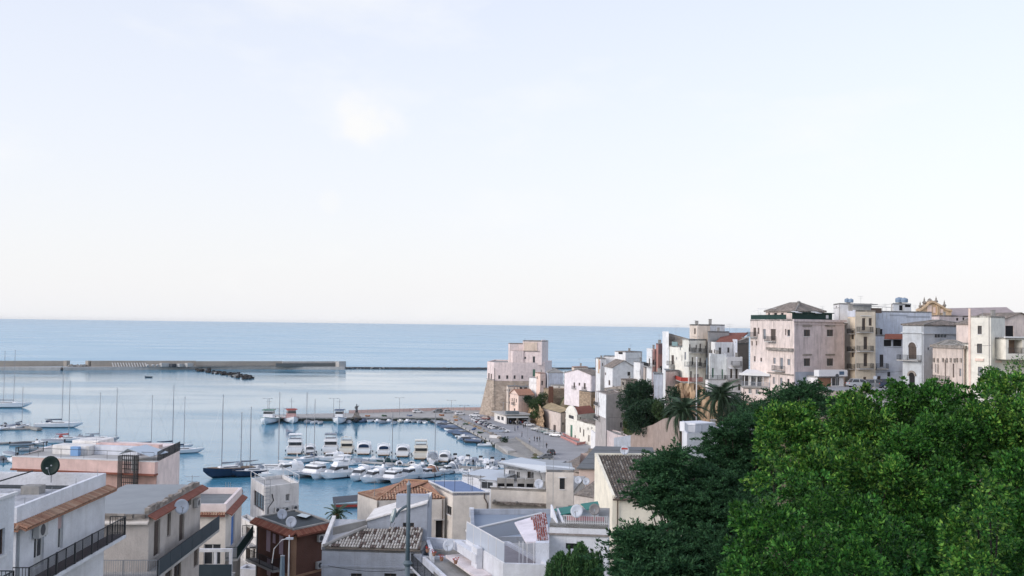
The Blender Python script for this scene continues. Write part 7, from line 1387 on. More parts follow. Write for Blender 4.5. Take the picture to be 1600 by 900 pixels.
    for x, y, hd, k, lb in ((742, 690.5, 5, 'r', 'large grey inflatable boat at the quay near the slipway'), (731, 687, 8, 'r', 'grey inflatable boat with black engines left of the large inflatable'), (764, 697.5, 3, 'o', 'white motorboat at the quay end beside the finger mole')):
        r = boat_root('motorboat', lb, 'boat', x, y, hd, 'boats at the slipway end'); rib(r, 7.5, 2.8) if k == 'r' else open_boat(r, 7.5, 2.6)
    for i, (x, y, hd, L, c, m) in enumerate(((707, 728.5, 262, 5.6, None, M_BOATW), (716, 730, 275, 5.2, M_BOATG, M_BOATW), (762, 735, 268, 5.6, None, M_BOATW), (771, 736, 258, 5.4, M_BOATW, M_BOATW), (660, 729, 265, 5.5, None, M_BOATW), (560, 723, 190, 5.5, M_BOATG, M_BOATW), (548, 727, 215, 5.8, None, M_BOATW), (535, 722, 195, 6, M_BOATW, M_BOATW), (600, 733, 230, 6.2, None, M_BOATW), (572, 735, 240, 7, M_BOATW, M_BOATW), (640, 738, 215, 6.2, None, M_BOATW), (684, 741, 190, 6.2, M_BOATG, M_BOATW), (655, 735, 200, 5, M_BOATBL, M_BOATW), (425, 744, 205, 7, M_BOATW, M_BOATW))): r = boat_root('motorboat', 'small white %s, %s of the loose boats floating between the berthed rows' % ('open boat' if not c else 'covered boat', ORD[i]), 'boat', x, y, hd, 'loose boats between the rows'); open_boat(r, L, 2.3, m, c, c is None, motor=M_BOATG)
    for i, x in enumerate((480, 490, 500, 545, 597, 615, 655, 664, 684)): r = boat_root('motorboat', 'low boat tied along the jetty wall, %s of the dark tied boats from the left' % ORD[i], 'boat', x, 661 + (i % 3) * .8, 262 + random.uniform(-20, 20), 'low boats tied to the jetty'); open_boat(r, random.uniform(5, 7), 2.3, random.choice((M_BOATW, M_TUBE, M_BOATW)), random.choice((None, M_BOATG)), False)
    # work float and kiosk raft
    p = onz(355, 771, 0); root = thing('work_raft', 'small wooden work raft with posts below the ketch', 'raft', (p.x, p.y, 0)); put(root, 'deck', M_TEAK, lambda b: b.box(-3.2, -1.6, .1, 3.2, 1.6, .7)); put(root, 'gear', M_STONEG, lambda b: [rock(b, (random.uniform(-2.5, 2.5), random.uniform(-1, 1), .85), .4) for _ in range(8)])
    for x in (-.4, .2, .7): put(root, 'post', M_STEEL, lambda b: b.tube([(x, 0, .7), (x, 0, 2.6)], .06, 5))
    p = onz(541, 792, 0); root = thing('raft_kiosk', 'dark roofed floating kiosk on the bright water', 'kiosk', (p.x, p.y, 0), rz=R(12)); put(root, 'raft', M_BOATK, lambda b: b.box(-2.6, -2.2, .05, 2.6, 2.2, .35)); put(root, 'roof', mat('kiosk_roof', (.07, .08, .095), .7, .3, .1), lambda b: slab(b, [(-2.9, -2.4, 1.3), (2.9, -2.4, 1.7), (2.9, 2.4, 2.2), (-2.9, 2.4, 1.8)], .1)); put(root, 'counter', M_REDP, lambda b: b.box(-2.3, -1.9, .351, 2.3, -1.6, .75)); put(root, 'posts', M_STEEL, lambda b: [b.tube([(a, c, .35), (a, c, 1.5)], .05, 5) for a in (-2.4, 2.4) for c in (-2, 2)])
    p = onz(233, 590, 0); root = thing('rowing_boat', 'tiny dark rowing boat alone in the outer harbour', 'boat', (p.x, p.y, 0), rz=R(5)); open_boat(root, 5, 1.8, M_BOATK, None, False)
marina()

# ------------------------------------------------------------------ cars, people and furniture of the quay
CARM = {}
def car_proto(col):
    key = col
    if key in CARM: return CARM[key]
    m = mat('car_paint_' + col, {'white': (.72, .73, .74), 'silver': (.36, .38, .40), 'dark blue': (.02, .035, .07), 'black': (.02, .02, .022), 'maroon': (.12, .025, .03), 'grey': (.16, .17, .18), 'teal': (.10, .16, .17)}[col], .25, .6, .03)
    root = bpy.data.objects.new('parked_car', None); COL.objects.link(root)
    W = 1.72
    def body(b):
        secs = [(-2.1, .55, .78), (-2.05, .38, .88), (-1.3, .3, .95), (.9, .3, .93), (1.75, .32, .82), (2.05, .42, .68), (2.1, .5, .6)]
        b.loft([[(x, W / 2 * k, lo), (x, W / 2 * k, (lo + hi) / 2), (x, W / 2 * k * .94, hi), (x, -W / 2 * k * .94, hi), (x, -W / 2 * k, (lo + hi) / 2), (x, -W / 2 * k, lo)] for (x, lo, hi), k in zip(secs, (.86, .95, 1, 1, .98, .9, .8))])
    put(root, 'body', m, body)
    g = put(root, 'cabin_glass', M_GLASS, lambda b: b.hexa_auto([(-1.75, -.76, .9), (1.05, -.76, .9), (1.05, .76, .9), (-1.75, .76, .9), (-1.35, -.6, 1.42), (.15, -.6, 1.42), (.15, .6, 1.42), (-1.35, .6, 1.42)]))
    put(root, 'roof', m, lambda b: b.hexa_auto([(-1.4, -.62, 1.405), (.2, -.62, 1.405), (.2, .62, 1.405), (-1.4, .62, 1.405), (-1.25, -.54, 1.48), (.05, -.54, 1.48), (.05, .54, 1.48), (-1.25, .54, 1.48)]))
    put(root, 'pillars', m, lambda b: [b.tube([(x0, s * .765, .92), (x1, s * .615, 1.42)], .045, 4) for s in (-1, 1) for x0, x1 in ((1.03, .16), (-.35, -.4), (-1.72, -1.33))])
    for x in (-1.3, 1.3):
        for s in (-1, 1):
            w = put(root, 'wheel', M_RUB, lambda b: b.tube([(x, s * (W / 2 - .2), .32), (x, s * (W / 2 + .01), .32)], .32, 12)); put(root, 'rim', M_STEEL, lambda b: b.tube([(x, s * (W / 2 + .005), .32), (x, s * (W / 2 + .025), .32)], .2, 10), w)
    for s in (-1, 1):
        put(root, 'headlight', M_DISH, lambda b: b.box(1.96, s * .62 - .16, .6, 2.09, s * .62 + .16, .73)); put(root, 'tail_light', M_REDP, lambda b: b.box(-2.11, s * .64 - .12, .68, -2.0, s * .64 + .12, .84))
    CARM[key] = root
    root['_used'] = 0
    return root
def car(px, py, hd, col, label, z=QZ + .004, grp='cars parked on the quay', scale=1.1, Y=None):
    pr = car_proto(col); r = pr if not pr['_used'] else copy_tree(pr); pr['_used'] = 1
    p = onz(px, py, z) if Y is None else at(px, py, Y)
    r.location = (p.x, p.y, z if Y is None else p.z); r.rotation_euler = (0, 0, R(hd)); r.scale = (scale,) * 3
    r['category'] = 'car'; r['group'] = grp; r['label'] = label; return r
row = [(740, 657.5, 'silver'), (743, 659.5, 'white'), (746.5, 661.5, 'white'), (750, 663.2, 'maroon'), (753.5, 664.8, 'white'), (757.5, 666.2, 'dark blue'), (761.5, 668, 'silver'), (765.5, 669.8, 'dark blue'), (769.5, 671.6, 'white'), (774, 673, 'white'), (779, 675, 'grey'), (785, 677, 'white')]
for i, (x, y, c) in enumerate(row): car(x + 2, y - 1.5, 12 + random.uniform(-3, 3) - (10 if i > 9 else 0), c, '%s car, %s from the castle end of the diagonal quay row' % (c, ORD[i]))
for x, y, hd, c, lb in ((742, 651, 170, 'white', 'white car alone nearest the castle on the quay'), (757.5, 656, 150, 'maroon', 'maroon car standing apart right of the diagonal row'), (719.5, 648.5, 20, 'white', 'white car by the rocks at the quay corner'), (700.5, 645.5, 15, 'silver', 'silver car at the root of the jetty'), (684, 644.5, 200, 'grey', 'grey car near the jetty root fence'), (653, 645.2, 20, 'white', 'white car parked on the jetty'), (826, 666, 2, 'white', 'white van-like car beside the cafe'), (839, 673, 150, 'silver', 'silver car, first by the arched warehouse'), (846, 674.8, 150, 'dark blue', 'dark blue car, second by the arched warehouse'), (851.5, 676.5, 150, 'teal', 'teal grey car, third by the arched warehouse'), (859.5, 679.5, 150, 'silver', 'silver car, fourth by the arched warehouse'), (868.5, 682.3, 150, 'white', 'white car, last by the arched warehouse next to the red barrier'), (861, 710, 100, 'black', 'black car on the lower quay road beside the kerb'), (852, 717.5, 190, 'grey', 'dark grey car at the near end of the kerb wall')): car(x, y, hd, c, lb)
ZS = zat(1350, 610, 178)
for x, y, hd, c, lb in ((1344, 606, 5, 'silver', 'silver car on the upper street beside the yellow house'), (1368, 607, 8, 'grey', 'grey car behind the silver one on the upper street'), (1391, 606.5, 5, 'dark blue', 'dark car with lit tail light on the upper street')): car(x, y, hd, c, lb, Y=178, grp='cars on the upper street')

def person_mesh(stride):
    me = bpy.data.meshes.new('person'); 
    V = [(0, 0, .95), (0, 0, 1.2), (0, 0, 1.42), (0, 0, 1.52), (.02, 0, 1.66), (0, .1, .9), (stride * .5, .11, .5), (stride * .3, .11, .06), (stride * .3 + .16, .11, .04), (0, -.1, .9), (-stride * .4, -.11, .5), (-stride, -.11, .08), (-stride + .16, -.11, .04), (0, .2, 1.4), (-.04, .26, 1.15), (.1, .26, .9), (0, -.2, 1.4), (.02, -.26, 1.15), (.16, -.24, .92)]
    E = [(0, 1), (1, 2), (2, 3), (3, 4), (0, 5), (5, 6), (6, 7), (7, 8), (0, 9), (9, 10), (10, 11), (11, 12), (2, 13), (13, 14), (14, 15), (2, 16), (16, 17), (17, 18)]
    rad = [.16, .15, .15, .06, .105, .1, .065, .05, .045, .1, .065, .05, .045, .07, .045, .038, .07, .045, .038]
    me.from_pydata(V, E, []); o = bpy.data.objects.new('p', me); COL.objects.link(o); sk = o.modifiers.new('s', 'SKIN')
    for i, v in enumerate(me.skin_vertices[0].data): v.radius = (rad[i] * .95, rad[i] * .95); v.use_root = (i == 0)
    o.modifiers.new('u', 'SUBSURF').levels = 1
    out = bpy.data.meshes.new_from_object(o.evaluated_get(bpy.context.evaluated_depsgraph_get())); bpy.data.objects.remove(o); return out
PM = [person_mesh(.22), person_mesh(.05)]
CLOTH = {k: mat('clothing_' + k, c, .9, .2, .15, 5) for k, c in (('dark', (.02, .022, .028)), ('white', (.6, .6, .6)), ('blue', (.06, .09, .2)), ('brown', (.12, .08, .06)), ('red', (.3, .05, .05)))}
M_SKIN = mat('skin', (.42, .26, .19), .6, .3, .05); M_HAIR = mat('hair_dark', (.02, .015, .012), .7, .3, .1)
def person(px, py, hd, top, label, pose=0, grp='people walking on the quay', z=QZ + .004):
    p = onz(px, py, z); me = PM[pose].copy(); me.name = 'person'; me.materials.clear(); me.materials.append(CLOTH[top]); me.materials.append(CLOTH['dark']); me.materials.append(M_SKIN)
    for f in me.polygons: f.material_index = 1 if f.center.z < .93 else (2 if f.center.z > 1.47 else 0); f.use_smooth = True
    o = bpy.data.objects.new('person', me); COL.objects.link(o); o.location = (p.x, p.y, z); o.rotation_euler = (0, 0, R(hd)); tag(o, label, 'person', grp)
    mb = MB(); mb.smooth = True; mb.lathe((0, 0, 1.62), [(.09, -.02), (.112, .06), (.1, .12), (.05, .16), (.01, .17)], 8); mb.build('hair', M_HAIR, o)
for i, (x, y, c, lb) in enumerate(((835, 689.5, 'dark', 'leftmost of three people in dark clothes walking on the quay road'), (839.3, 690.5, 'dark', 'middle of three people in dark clothes walking on the quay road'), (843, 690.5, 'dark', 'rightmost of three people in dark clothes walking on the quay road'), (804.5, 674, 'dark', 'person in dark clothes standing alone right of the parked white car'), (809, 672, 'blue', 'person in blue top by the road middle'), (818, 669, 'dark', 'person in dark coat just left of the white van-like car'), (821, 668.5, 'brown', 'person in brown top touching the front of the white van-like car'), (815.5, 682.5, 'dark', 'person on the kerb at the top of the slipway'), (854, 700.5, 'dark', 'person near the kerb wall, lowest on the road'), (827.5, 693, 'white', 'person in white by the kerb wall'))): person(x, y, 20 + i * 50, c, lb)
rr = random.Random(11)
for i in range(12):
    x = 790 + i * 2.6; person(x, 661.5 + rr.uniform(-1, 1.4) + i * .25, rr.uniform(0, 360), rr.choice(('dark', 'white', 'blue', 'brown', 'red')), 'guest standing before the cafe awning, %s from the left' % ORD[i], 1, 'guests in front of the cafe')
for i in range(6): 
    p = onz(788 + i * 6.5, 660.5 + i * .9, QZ); root = thing('cafe_table', 'small cafe table, %s from the left before the cafe awning' % ORD[i], 'table', (p.x, p.y, QZ + .004), 'cafe tables'); put(root, 'top', M_TRIM, lambda b: b.lathe((0, 0, .72), [(.45, 0), (.45, .04), (.02, .05)], 12)); put(root, 'stem', M_STEEL, lambda b: b.lathe((0, 0, 0), [(.25, 0), (.25, .03), (.04, .05), (.04, .72)], 8))
for i, (x, y0, y1, Y) in enumerate(((418, 622, 652, 412), (521, 622, 651, 416), (624, 621, 649, 424), (705, 625, 651, 418), (725, 633, 661, 396), (824, 655, 682, 336), (842, 672, 705, 305), (848.5, 676, 700, 318), (786, 628, 660, 400))):
    p = onz(x, y1, QZ); root, top = pole_thing('street_lamp', '%s double armed lamp post counted from the jetty end along the quay' % ORD[i], 'street lamp', x, y0, y1, p.y, .11, M_STEEL, 'lamp posts on jetty and quay'); mb = MB(); mb.tube([top + Vector((-1.5, 0, -.1)), top + Vector((-.6, 0, -.05)), top + Vector((0, 0, -.4)), top + Vector((.6, 0, -.05)), top + Vector((1.5, 0, -.1))], .05, 5); mb.build('arms', M_STEEL, root)
    for s in (-1, 1): mb = MB(); mb.obox(top + Vector((s * 1.6 - .35, -.15, -.16)), (.7, 0, 0), (0, .3, 0), (0, 0, .12)); mb.build('lantern', M_BOATK, root)
# barrier fences
def barrier(nm, lb, pts, h, m, z=QZ):
    root = thing(nm, lb, 'barrier', (*q(*pts[0]), z), world=True); P = [Vector((*q(*p), z)) for p in pts]; mb = MB()
    for a, b in zip(P, P[1:]): wallrun(mb, [a, b], .06, z + .15, z + h)
    mb.build('mesh_panel', m, root); mb = MB()
    for a, b in zip(P, P[1:]):
        n = max(1, int((b - a).length / 2.5))
        for k in range(n + 1): c = a.lerp(b, k / n); mb.box(c.x - .05, c.y - .05, z, c.x + .05, c.y + .05, z + h + .15)
    o = mb.build('posts', M_STEEL, root); o['kind'] = 'stuff'
MO = mat('orange_barrier_mesh', (.62, .47, .43), .8, .2, .15, 2); barrier('safety_fence', 'long pale orange safety fence along the sea side of the jetty', [(545, 646.5), (640, 643.6), (700, 642), (752, 641.6)], 1.5, MO)
MR = mat('red_barrier_mesh', (.52, .26, .24), .8, .2, .3, 2); barrier('red_barrier', 'red construction barrier in front of the chapel', [(876, 684.5), (889, 690), (902, 696.5), (915, 694)], .95, MR); barrier('red_barrier', 'inner red construction barrier close to the chapel door', [(879, 680), (893, 687), (905, 690)], .9, MR)
# statue on the jetty
p = onz(557, 653, QZ); root = thing('statue', 'dark statue on a tapering stone pedestal at the jetty', 'statue', (p.x, p.y, QZ)); put(root, 'pedestal', M_STONEG, lambda b: (b.box(-1.6, -1.6, 0, 1.6, 1.6, .5), cabin(b, -1.2, 1.2, 2.4, 2.4, .501, 1.7, .5, .5)))
mb = MB(); mb.smooth = True; mb.loft([[(math.cos(a) * r * 1.0 + dx, math.sin(a) * r * .8, z) for a in np.linspace(0, 6.283, 11)[:-1]] for z, r, dx in ((2.2, .55, 0), (2.9, .48, .03), (3.6, .42, .0), (4.2, .55, -.03), (4.7, .5, 0), (4.95, .2, 0), (5.1, .17, .02), (5.25, .24, .02), (5.45, .23, .02), (5.62, .1, .02))]); mb.tube([(-.5, 0, 4.6), (-.8, .1, 4.1), (-.5, -.2, 3.7)], [.16, .13, .1], 7); mb.tube([(.5, 0, 4.6), (.85, -.2, 4.9), (1.0, -.3, 5.3)], [.16, .12, .09], 7); mb.build('figure', M_BOATK, root)
# rocks, nets and pots heaped along the quay kerb
for i in range(34):
    t = i / 33; p = onz(704 + 70 * t + random.uniform(-1, 1) + 6, 655 + 33 * t - 3.4 + random.uniform(-.8, .8), QZ); mb = MB(); rock(mb, (0, 0, .3), random.uniform(.5, 1.0)); o = mb.build('boulder', random.choice((M_STONE, M_CONC, M_STONEG)), loc=(p.x, p.y, QZ)); tag(o, 'boulder, %d steps along the heap beside the quay kerb' % (i + 1), 'boulder', 'boulders heaped along the quay kerb'); o['label'] = 'rough boulder in the heap lining the quay kerb'
p = onz(776, 684, QZ); root = thing('fish_stall', 'small grey roofed fishing stall near the finger mole', 'stall', (p.x, p.y, QZ), rz=R(-25)); put(root, 'roof', M_BOATG, lambda b: slab(b, [(-2.6, -1.6, 2.2), (2.6, -1.6, 2.2), (2.6, 1.6, 2.6), (-2.6, 1.6, 2.6)], .1)); put(root, 'counter', M_TRIM, lambda b: b.box(-2.2, -1.2, 0, 2.2, -.7, .95)); put(root, 'posts', M_STEEL, lambda b: [b.tube([(a, c, 0), (a, c, 2.3)], .05, 5) for a in (-2.3, 2.3) for c in (-1.3, 1.3)])

# ------------------------------------------------------------------ vegetation
def leaf_mat(name, col, trans=.35, rough=.45, spec=.4):
    m = mat(name, col, rough, spec, 0, attr='tint'); n, l = m.node_tree.nodes, m.node_tree.links; p = n['Principled BSDF']; src = p.inputs['Base Color'].links[0].from_socket if p.inputs['Base Color'].links else None
    a = next(x for x in n if x.type == 'ATTRIBUTE'); t = n.new('ShaderNodeBsdfTranslucent'); l.new(a.outputs['Color'], t.inputs['Color']); l.new(a.outputs['Color'], p.inputs['Base Color'])
    mxs = n.new('ShaderNodeMixShader'); mxs.inputs[0].default_value = trans; l.new(p.outputs[0], mxs.inputs[1]); l.new(t.outputs[0], mxs.inputs[2]); l.new(mxs.outputs[0], n['Material Output'].inputs[0]); return m
M_FICUS = leaf_mat('ficus_leaf', (.05, .11, .02), .14, .5, .22); M_CONIF = leaf_mat('conifer_needles', (.012, .035, .026), .12, .7, .2); M_SHRUB = leaf_mat('shrub_leaf', (.02, .05, .025), .2, .6, .3); M_PALM = leaf_mat('palm_leaf', (.03, .055, .025), .15, .5, .35); M_THUJA = leaf_mat('thuja_leaf', (.035, .075, .03), .2, .6, .3)
def leaves(name, m, C, N, size, aspect, pal, parent, off, jit=.35, weights=None):
    """C centres, N rough facing/growing direction; each leaf a folded diamond"""
    n = len(C); g = RNG
    A = N + g.normal(0, jit, (n, 3)); A /= np.linalg.norm(A, axis=1, keepdims=True) + 1e-9          # leaf axis
    Bv = np.cross(A, g.normal(0, 1, (n, 3))); Bv /= np.linalg.norm(Bv, axis=1, keepdims=True) + 1e-9
    Nn = np.cross(A, Bv); s = size * g.uniform(.7, 1.25, (n, 1)); w = s * aspect
    V = np.empty((n, 4, 3)); V[:, 0] = C; V[:, 1] = C + A * s * .5 + Bv * w * .5 + Nn * w * .15; V[:, 2] = C + A * s; V[:, 3] = C + A * s * .5 - Bv * w * .5 + Nn * w * .15
    V -= np.array(off)
    me = bpy.data.meshes.new(name); me.vertices.add(n * 4); me.vertices.foreach_set('co', V.reshape(-1).astype(np.float32))
    b = np.arange(n)[:, None] * 4; T = np.concatenate([b + 0, b + 1, b + 2, b + 0, b + 2, b + 3], 1).reshape(-1)
    me.loops.add(len(T)); me.loops.foreach_set('vertex_index', T.astype(np.int32)); me.polygons.add(n * 2); me.polygons.foreach_set('loop_start', np.arange(0, n * 6, 3).astype(np.int32))
    try: me.polygons.foreach_set('loop_total', np.full(n * 2, 3, np.int32))
    except Exception: pass
    me.update(); pal = np.array(pal); ci = pal[g.integers(0, len(pal), n)] * g.uniform(.75, 1.25, (n, 1)) * (1 if weights is None else weights[:, None])
    at_ = me.attributes.new('tint', 'FLOAT_COLOR', 'FACE'); cc = np.ones((n * 2, 4), np.float32); cc[:, :3] = np.repeat(ci, 2, 0); at_.data.foreach_set('color', cc.reshape(-1))
    me.materials.append(m); o = bpy.data.objects.new(name, me); COL.objects.link(o); o.parent = parent; return o
def inpoly(x, y, P):
    c = False
    for (x0, y0), (x1, y1) in zip(P, P[1:] + P[:1]):
        if (y0 > y) != (y1 > y) and x < (x1 - x0) * (y - y0) / (y1 - y0) + x0: c = not c
    return c
def region(poly, n, yf, r, seed, mind=.55):
    """clump centres spread through the crown; r in metres"""
    g = random.Random(seed); xs = [p[0] for p in poly]; ys = [p[1] for p in poly]; out = []; tries = 0
    while len(out) < n and tries < n * 60:
        tries += 1; x, y = g.uniform(min(xs), max(xs)), g.uniform(min(ys), max(ys))
        if not inpoly(x, y, poly): continue
        p = at(x, y, yf(x, y) + g.uniform(-1, 1) * r * 2.2)
        if all((p - q_[0]).length > r * mind for q_ in out): out.append((p, r * g.uniform(.7, 1.25)))
    return out
def clump_leaves(cl, per, flat=1.0, up=.3):
    Cs, Ns = [], []
    for c, r in cl:
        k = max(20, int(per * r * r)); d = RNG.normal(0, 1, (k, 3)); d /= np.linalg.norm(d, axis=1, keepdims=True); rad = r * RNG.uniform(.35, 1.0, (k, 1)) ** .5
        lump = 1 + .25 * np.sin(d[:, :1] * 5 + c.x) * np.sin(d[:, 1:2] * 6 + c.y) + .12 * np.sin(d[:, 2:] * 11); P = d * rad * lump; P[:, 2] *= flat
        Cs.append(P + np.array(c)); Ns.append(d + np.array([0, 0, up]))
    return np.concatenate(Cs), np.concatenate(Ns)
def branch_sprays(cl, nb, nl, L, droop=.1):
    Cs, Ns = [], []
    for c, r in cl:
        k = int(nb * RNG.uniform(.7, 1.3)); az = RNG.uniform(0, 6.283, k); el = RNG.normal(.12, .28, k); dd = np.stack([np.cos(az) * np.cos(el), np.sin(az) * np.cos(el), np.sin(el)], 1); o = np.array(c) + RNG.normal(0, 1, (k, 3)) * np.array([r * .35, r * .35, r * .13])
        for q_, d in zip(o, dd):
            n = nl; t = RNG.uniform(0, 1, (n, 1)) ** .8; ln = L * r * RNG.uniform(.6, 1.2); sd = np.array([-d[1], d[0], 0.0]); w = RNG.normal(0, 1, (n, 1)) * .16 * ln * (1.05 - t)
            P = q_ + d * t * ln + sd * w + np.array([0, 0, 1.0]) * (RNG.normal(0, .035, (n, 1)) * ln - droop * t * t * ln); Cs.append(P); Ns.append(d + sd * np.sign(w) * .6 + np.array([0, 0, .25]))
    return np.concatenate(Cs), np.concatenate(Ns)
def trunk_and_limbs(root, base, cl, r0, m=M_BARK, nl=None, th=.35):
    zc = min(c.z for c, _ in cl); cx = sum((c for c, _ in cl), Vector()) / len(cl); fork = Vector((base.x * .6 + cx.x * .4, base.y * .6 + cx.y * .4, max(base.z + 1.5, cx.z - (cx.z - base.z) * th)))
    mb = MB(); mb.smooth = True; mb.tube([base - Vector((0, 0, .5)), base + Vector((.05, 0, .6)), base.lerp(fork, .6) + Vector((.1, .05, 0)), fork], [r0 * 1.3, r0, r0 * .85, r0 * .75], 9); mb.build('trunk', m, root)
    mb = MB(); mb.smooth = True
    for c, r in (cl if nl is None else random.Random(1).sample(cl, min(nl, len(cl)))):
        mid = fork.lerp(c, .5) + Vector((random.uniform(-.3, .3), random.uniform(-.3, .3), -.15 * (c - fork).length * .3)); mb.tube([fork, mid, c], [r0 * .32, r0 * .16, .015], 5, cap=False)
    o = mb.build('limbs', m, root); o['kind'] = 'stuff'
def tree(name, label, base, cl, per, size, aspect, pal, m, r0, flat=1.0, up=.3, jit=.5, group=None, nl=None, cat='tree', th=.35):
    root = thing(name, label, cat, tuple(base), group, world=True); trunk_and_limbs(root, Vector(base), cl, r0, nl=nl, th=th)
    C, N = clump_leaves(cl, per, flat, up)
    leaves('crown', m, C, N, size, aspect, pal, root, base, jit); return root
PF = [(.032, .112, .018), (.048, .145, .022), (.021, .08, .015), (.082, .195, .032), (.036, .12, .02), (.014, .056, .013)]
PFy = PF + [(.17, .29, .05), (.12, .25, .04)]
GT = 'leafy ficus trees at the right foreground'
def B(px, Y, z): return (xat(px, Y), Y, z)
def lobe_leaves(lobes):
    Cs, Ns, Ks = [], [], []
    for c, r in lobes:
        nb = int(46 * min(1.6, r / .75)); d = RNG.normal(0, 1, (nb, 3)); d[:, 2] += .45; d[:, 1] -= .25; d /= np.linalg.norm(d, axis=1, keepdims=True)
        for dd in d:
            rb = r * RNG.uniform(.14, .36); q_ = np.array(c) + dd * r * RNG.uniform(.5, 1.16) * np.array([1, 1, .92]); n = int(520 * rb ** 1.3 * RNG.uniform(.5, 1.25)) + 6
            e = RNG.normal(0, 1, (n, 3)) + dd * .75 + np.array([0, 0, .45]); e /= np.linalg.norm(e, axis=1, keepdims=True)
            Cs.append(q_ + e * rb * RNG.uniform(.45, 1.15, (n, 1))); Ns.append(e + dd * .3); Ks.append(np.full(n, RNG.uniform(.6, 1.55)))
    return np.concatenate(Cs), np.concatenate(Ns), np.concatenate(Ks)
def ficus(label, bpx, bY, lob, pal, size=.118):
    base = B(bpx, bY, 23); cl = [(at(x, y, Y), r * .9 * Y / FPX) for x, y, r, Y in lob]; cl += [(at(x + 16, y + 30, Y + 2.8), r * 1.1 * Y / FPX) for x, y, r, Y in lob if r > 30]
    root = thing('ficus_tree', label, 'tree', base, GT, world=True); trunk_and_limbs(root, Vector(base), cl, .2)
    C, N, K = lobe_leaves(cl); leaves('crown', M_FICUS, C, N, size, .52, pal, root, base, .45, K)
ficus('round ficus crown beside the dark conifer top', 1235, 36, [(1226, 676, 46, 34), (1250, 660, 32, 35), (1208, 660, 26, 33.5), (1262, 690, 30, 33), (1205, 690, 26, 33)], PFy)
ficus('ficus crown in front of the upper street wall', 1345, 35, [(1338, 660, 44, 33), (1328, 638, 28, 34), (1365, 690, 44, 32), (1312, 690, 36, 32), (1352, 622, 20, 34.5), (1388, 655, 30, 34)], PFy)
ficus('tall dark green ficus crown before the arched door house', 1450, 34, [(1408, 635, 34, 33), (1404, 612, 18, 34), (1448, 650, 42, 32), (1468, 622, 26, 34), (1505, 640, 36, 32.5), (1490, 690, 50, 30), (1435, 705, 48, 30)], PF)
ficus('ficus crown at the right edge before the warm white house', 1570, 32, [(1553, 612, 26, 33), (1590, 622, 40, 31), (1556, 665, 48, 30), (1620, 680, 60, 29), (1585, 720, 46, 30)], PFy)
ficus('ficus tree with pale young leaf tips in the middle of the leafy mass', 1310, 29, [(1205, 735, 24, 27), (1245, 728, 32, 27.5), (1285, 742, 40, 27), (1330, 742, 50, 28), (1385, 765, 52, 27), (1180, 762, 20, 26), (1300, 715, 28, 29.5)], PFy)
ficus('bright leafy ficus tree nearest the conifer, low in the foreground', 1250, 24, [(1168, 808, 30, 23), (1205, 838, 52, 22), (1158, 862, 32, 22), (1262, 800, 56, 23.5), (1330, 822, 52, 23), (1312, 878, 52, 21), (1240, 895, 52, 21), (1178, 912, 46, 21), (1378, 858, 48, 22), (1350, 912, 46, 20.5)], PF, .105)
ficus('shaded dark ficus mass in the lower right corner', 1500, 29, [(1430, 800, 54, 27), (1450, 872, 54, 26), (1590, 760, 50, 27), (1605, 830, 62, 26), (1568, 895, 54, 25.5), (1480, 770, 44, 28), (1420, 915, 50, 25)], PF)
ficus('isolated leafy ficus branch head standing out at lower right', 1530, 22.5, [(1546, 768, 27, 21.5), (1528, 806, 34, 21), (1500, 846, 38, 21), (1524, 888, 38, 20.5), (1488, 905, 34, 20.5), (1560, 800, 22, 21.5)], PFy, .105)
PC = [(.026, .080, .032), (.036, .10, .040), (.019, .06, .027), (.050, .122, .048), (.027, .074, .031)]
GC = 'dark conifers in the middle foreground'
cyf = lambda x, y: 44 - (y - 640) * .035
def sprays(cl, per): 
    C, N = clump_leaves(cl, per, .45, .1); return C, N
def conifer(label, base, cl, per=1700, size=.24):
    root = thing('conifer_tree', label, 'tree', tuple(base), GC, world=True); trunk_and_limbs(root, Vector(base), cl, .28, nl=60, th=.4)
    C, N = branch_sprays(cl, 18, 70, 1.1); leaves('crown', M_CONIF, C, N, .13, .35, PC, root, base, .45)
conifer('broad dark conifer with layered branches in the middle foreground', B(1060, 42, 20), region([(1012, 790), (1004, 765), (1018, 745), (1012, 722), (1034, 708), (1054, 700), (1066, 708), (1090, 735), (1130, 745), (1180, 760), (1185, 800), (1130, 830), (1060, 825), (1022, 805)], 95, cyf, .68, 11, .5))
conifer('low spreading base of dark conifer branches at the bottom edge', B(1040, 36, 20), region([(968, 905), (960, 860), (975, 836), (1000, 826), (1040, 828), (1100, 830), (1150, 810), (1150, 925), (968, 925)], 85, lambda x, y: cyf(x, y) - 2, .66, 12, .5))
conifer('dark conifer top between the white terrace house and the round ficus', B(1180, 44, 20), region([(1090, 735), (1110, 705), (1130, 665), (1150, 645), (1185, 650), (1195, 700), (1210, 740), (1190, 775), (1130, 760)], 60, lambda x, y: 45, .75, 13, .5))
def far_conifer():
    cl = region([(1178, 640), (1215, 618), (1240, 612), (1262, 600), (1282, 606), (1290, 622), (1285, 650), (1250, 668), (1200, 665)], 40, lambda x, y: 110, 1.7, 14, .45); base = B(1240, 110, 18); root = thing('conifer_tree', 'dark spreading conifer before the large pink house', 'tree', tuple(base), GC, world=True); trunk_and_limbs(root, Vector(base), cl, .3, nl=30)
    C, N = branch_sprays(cl, 16, 50, 1.3); leaves('crown', M_CONIF, C, N, .32, .35, PC, root, base, .45)
far_conifer()
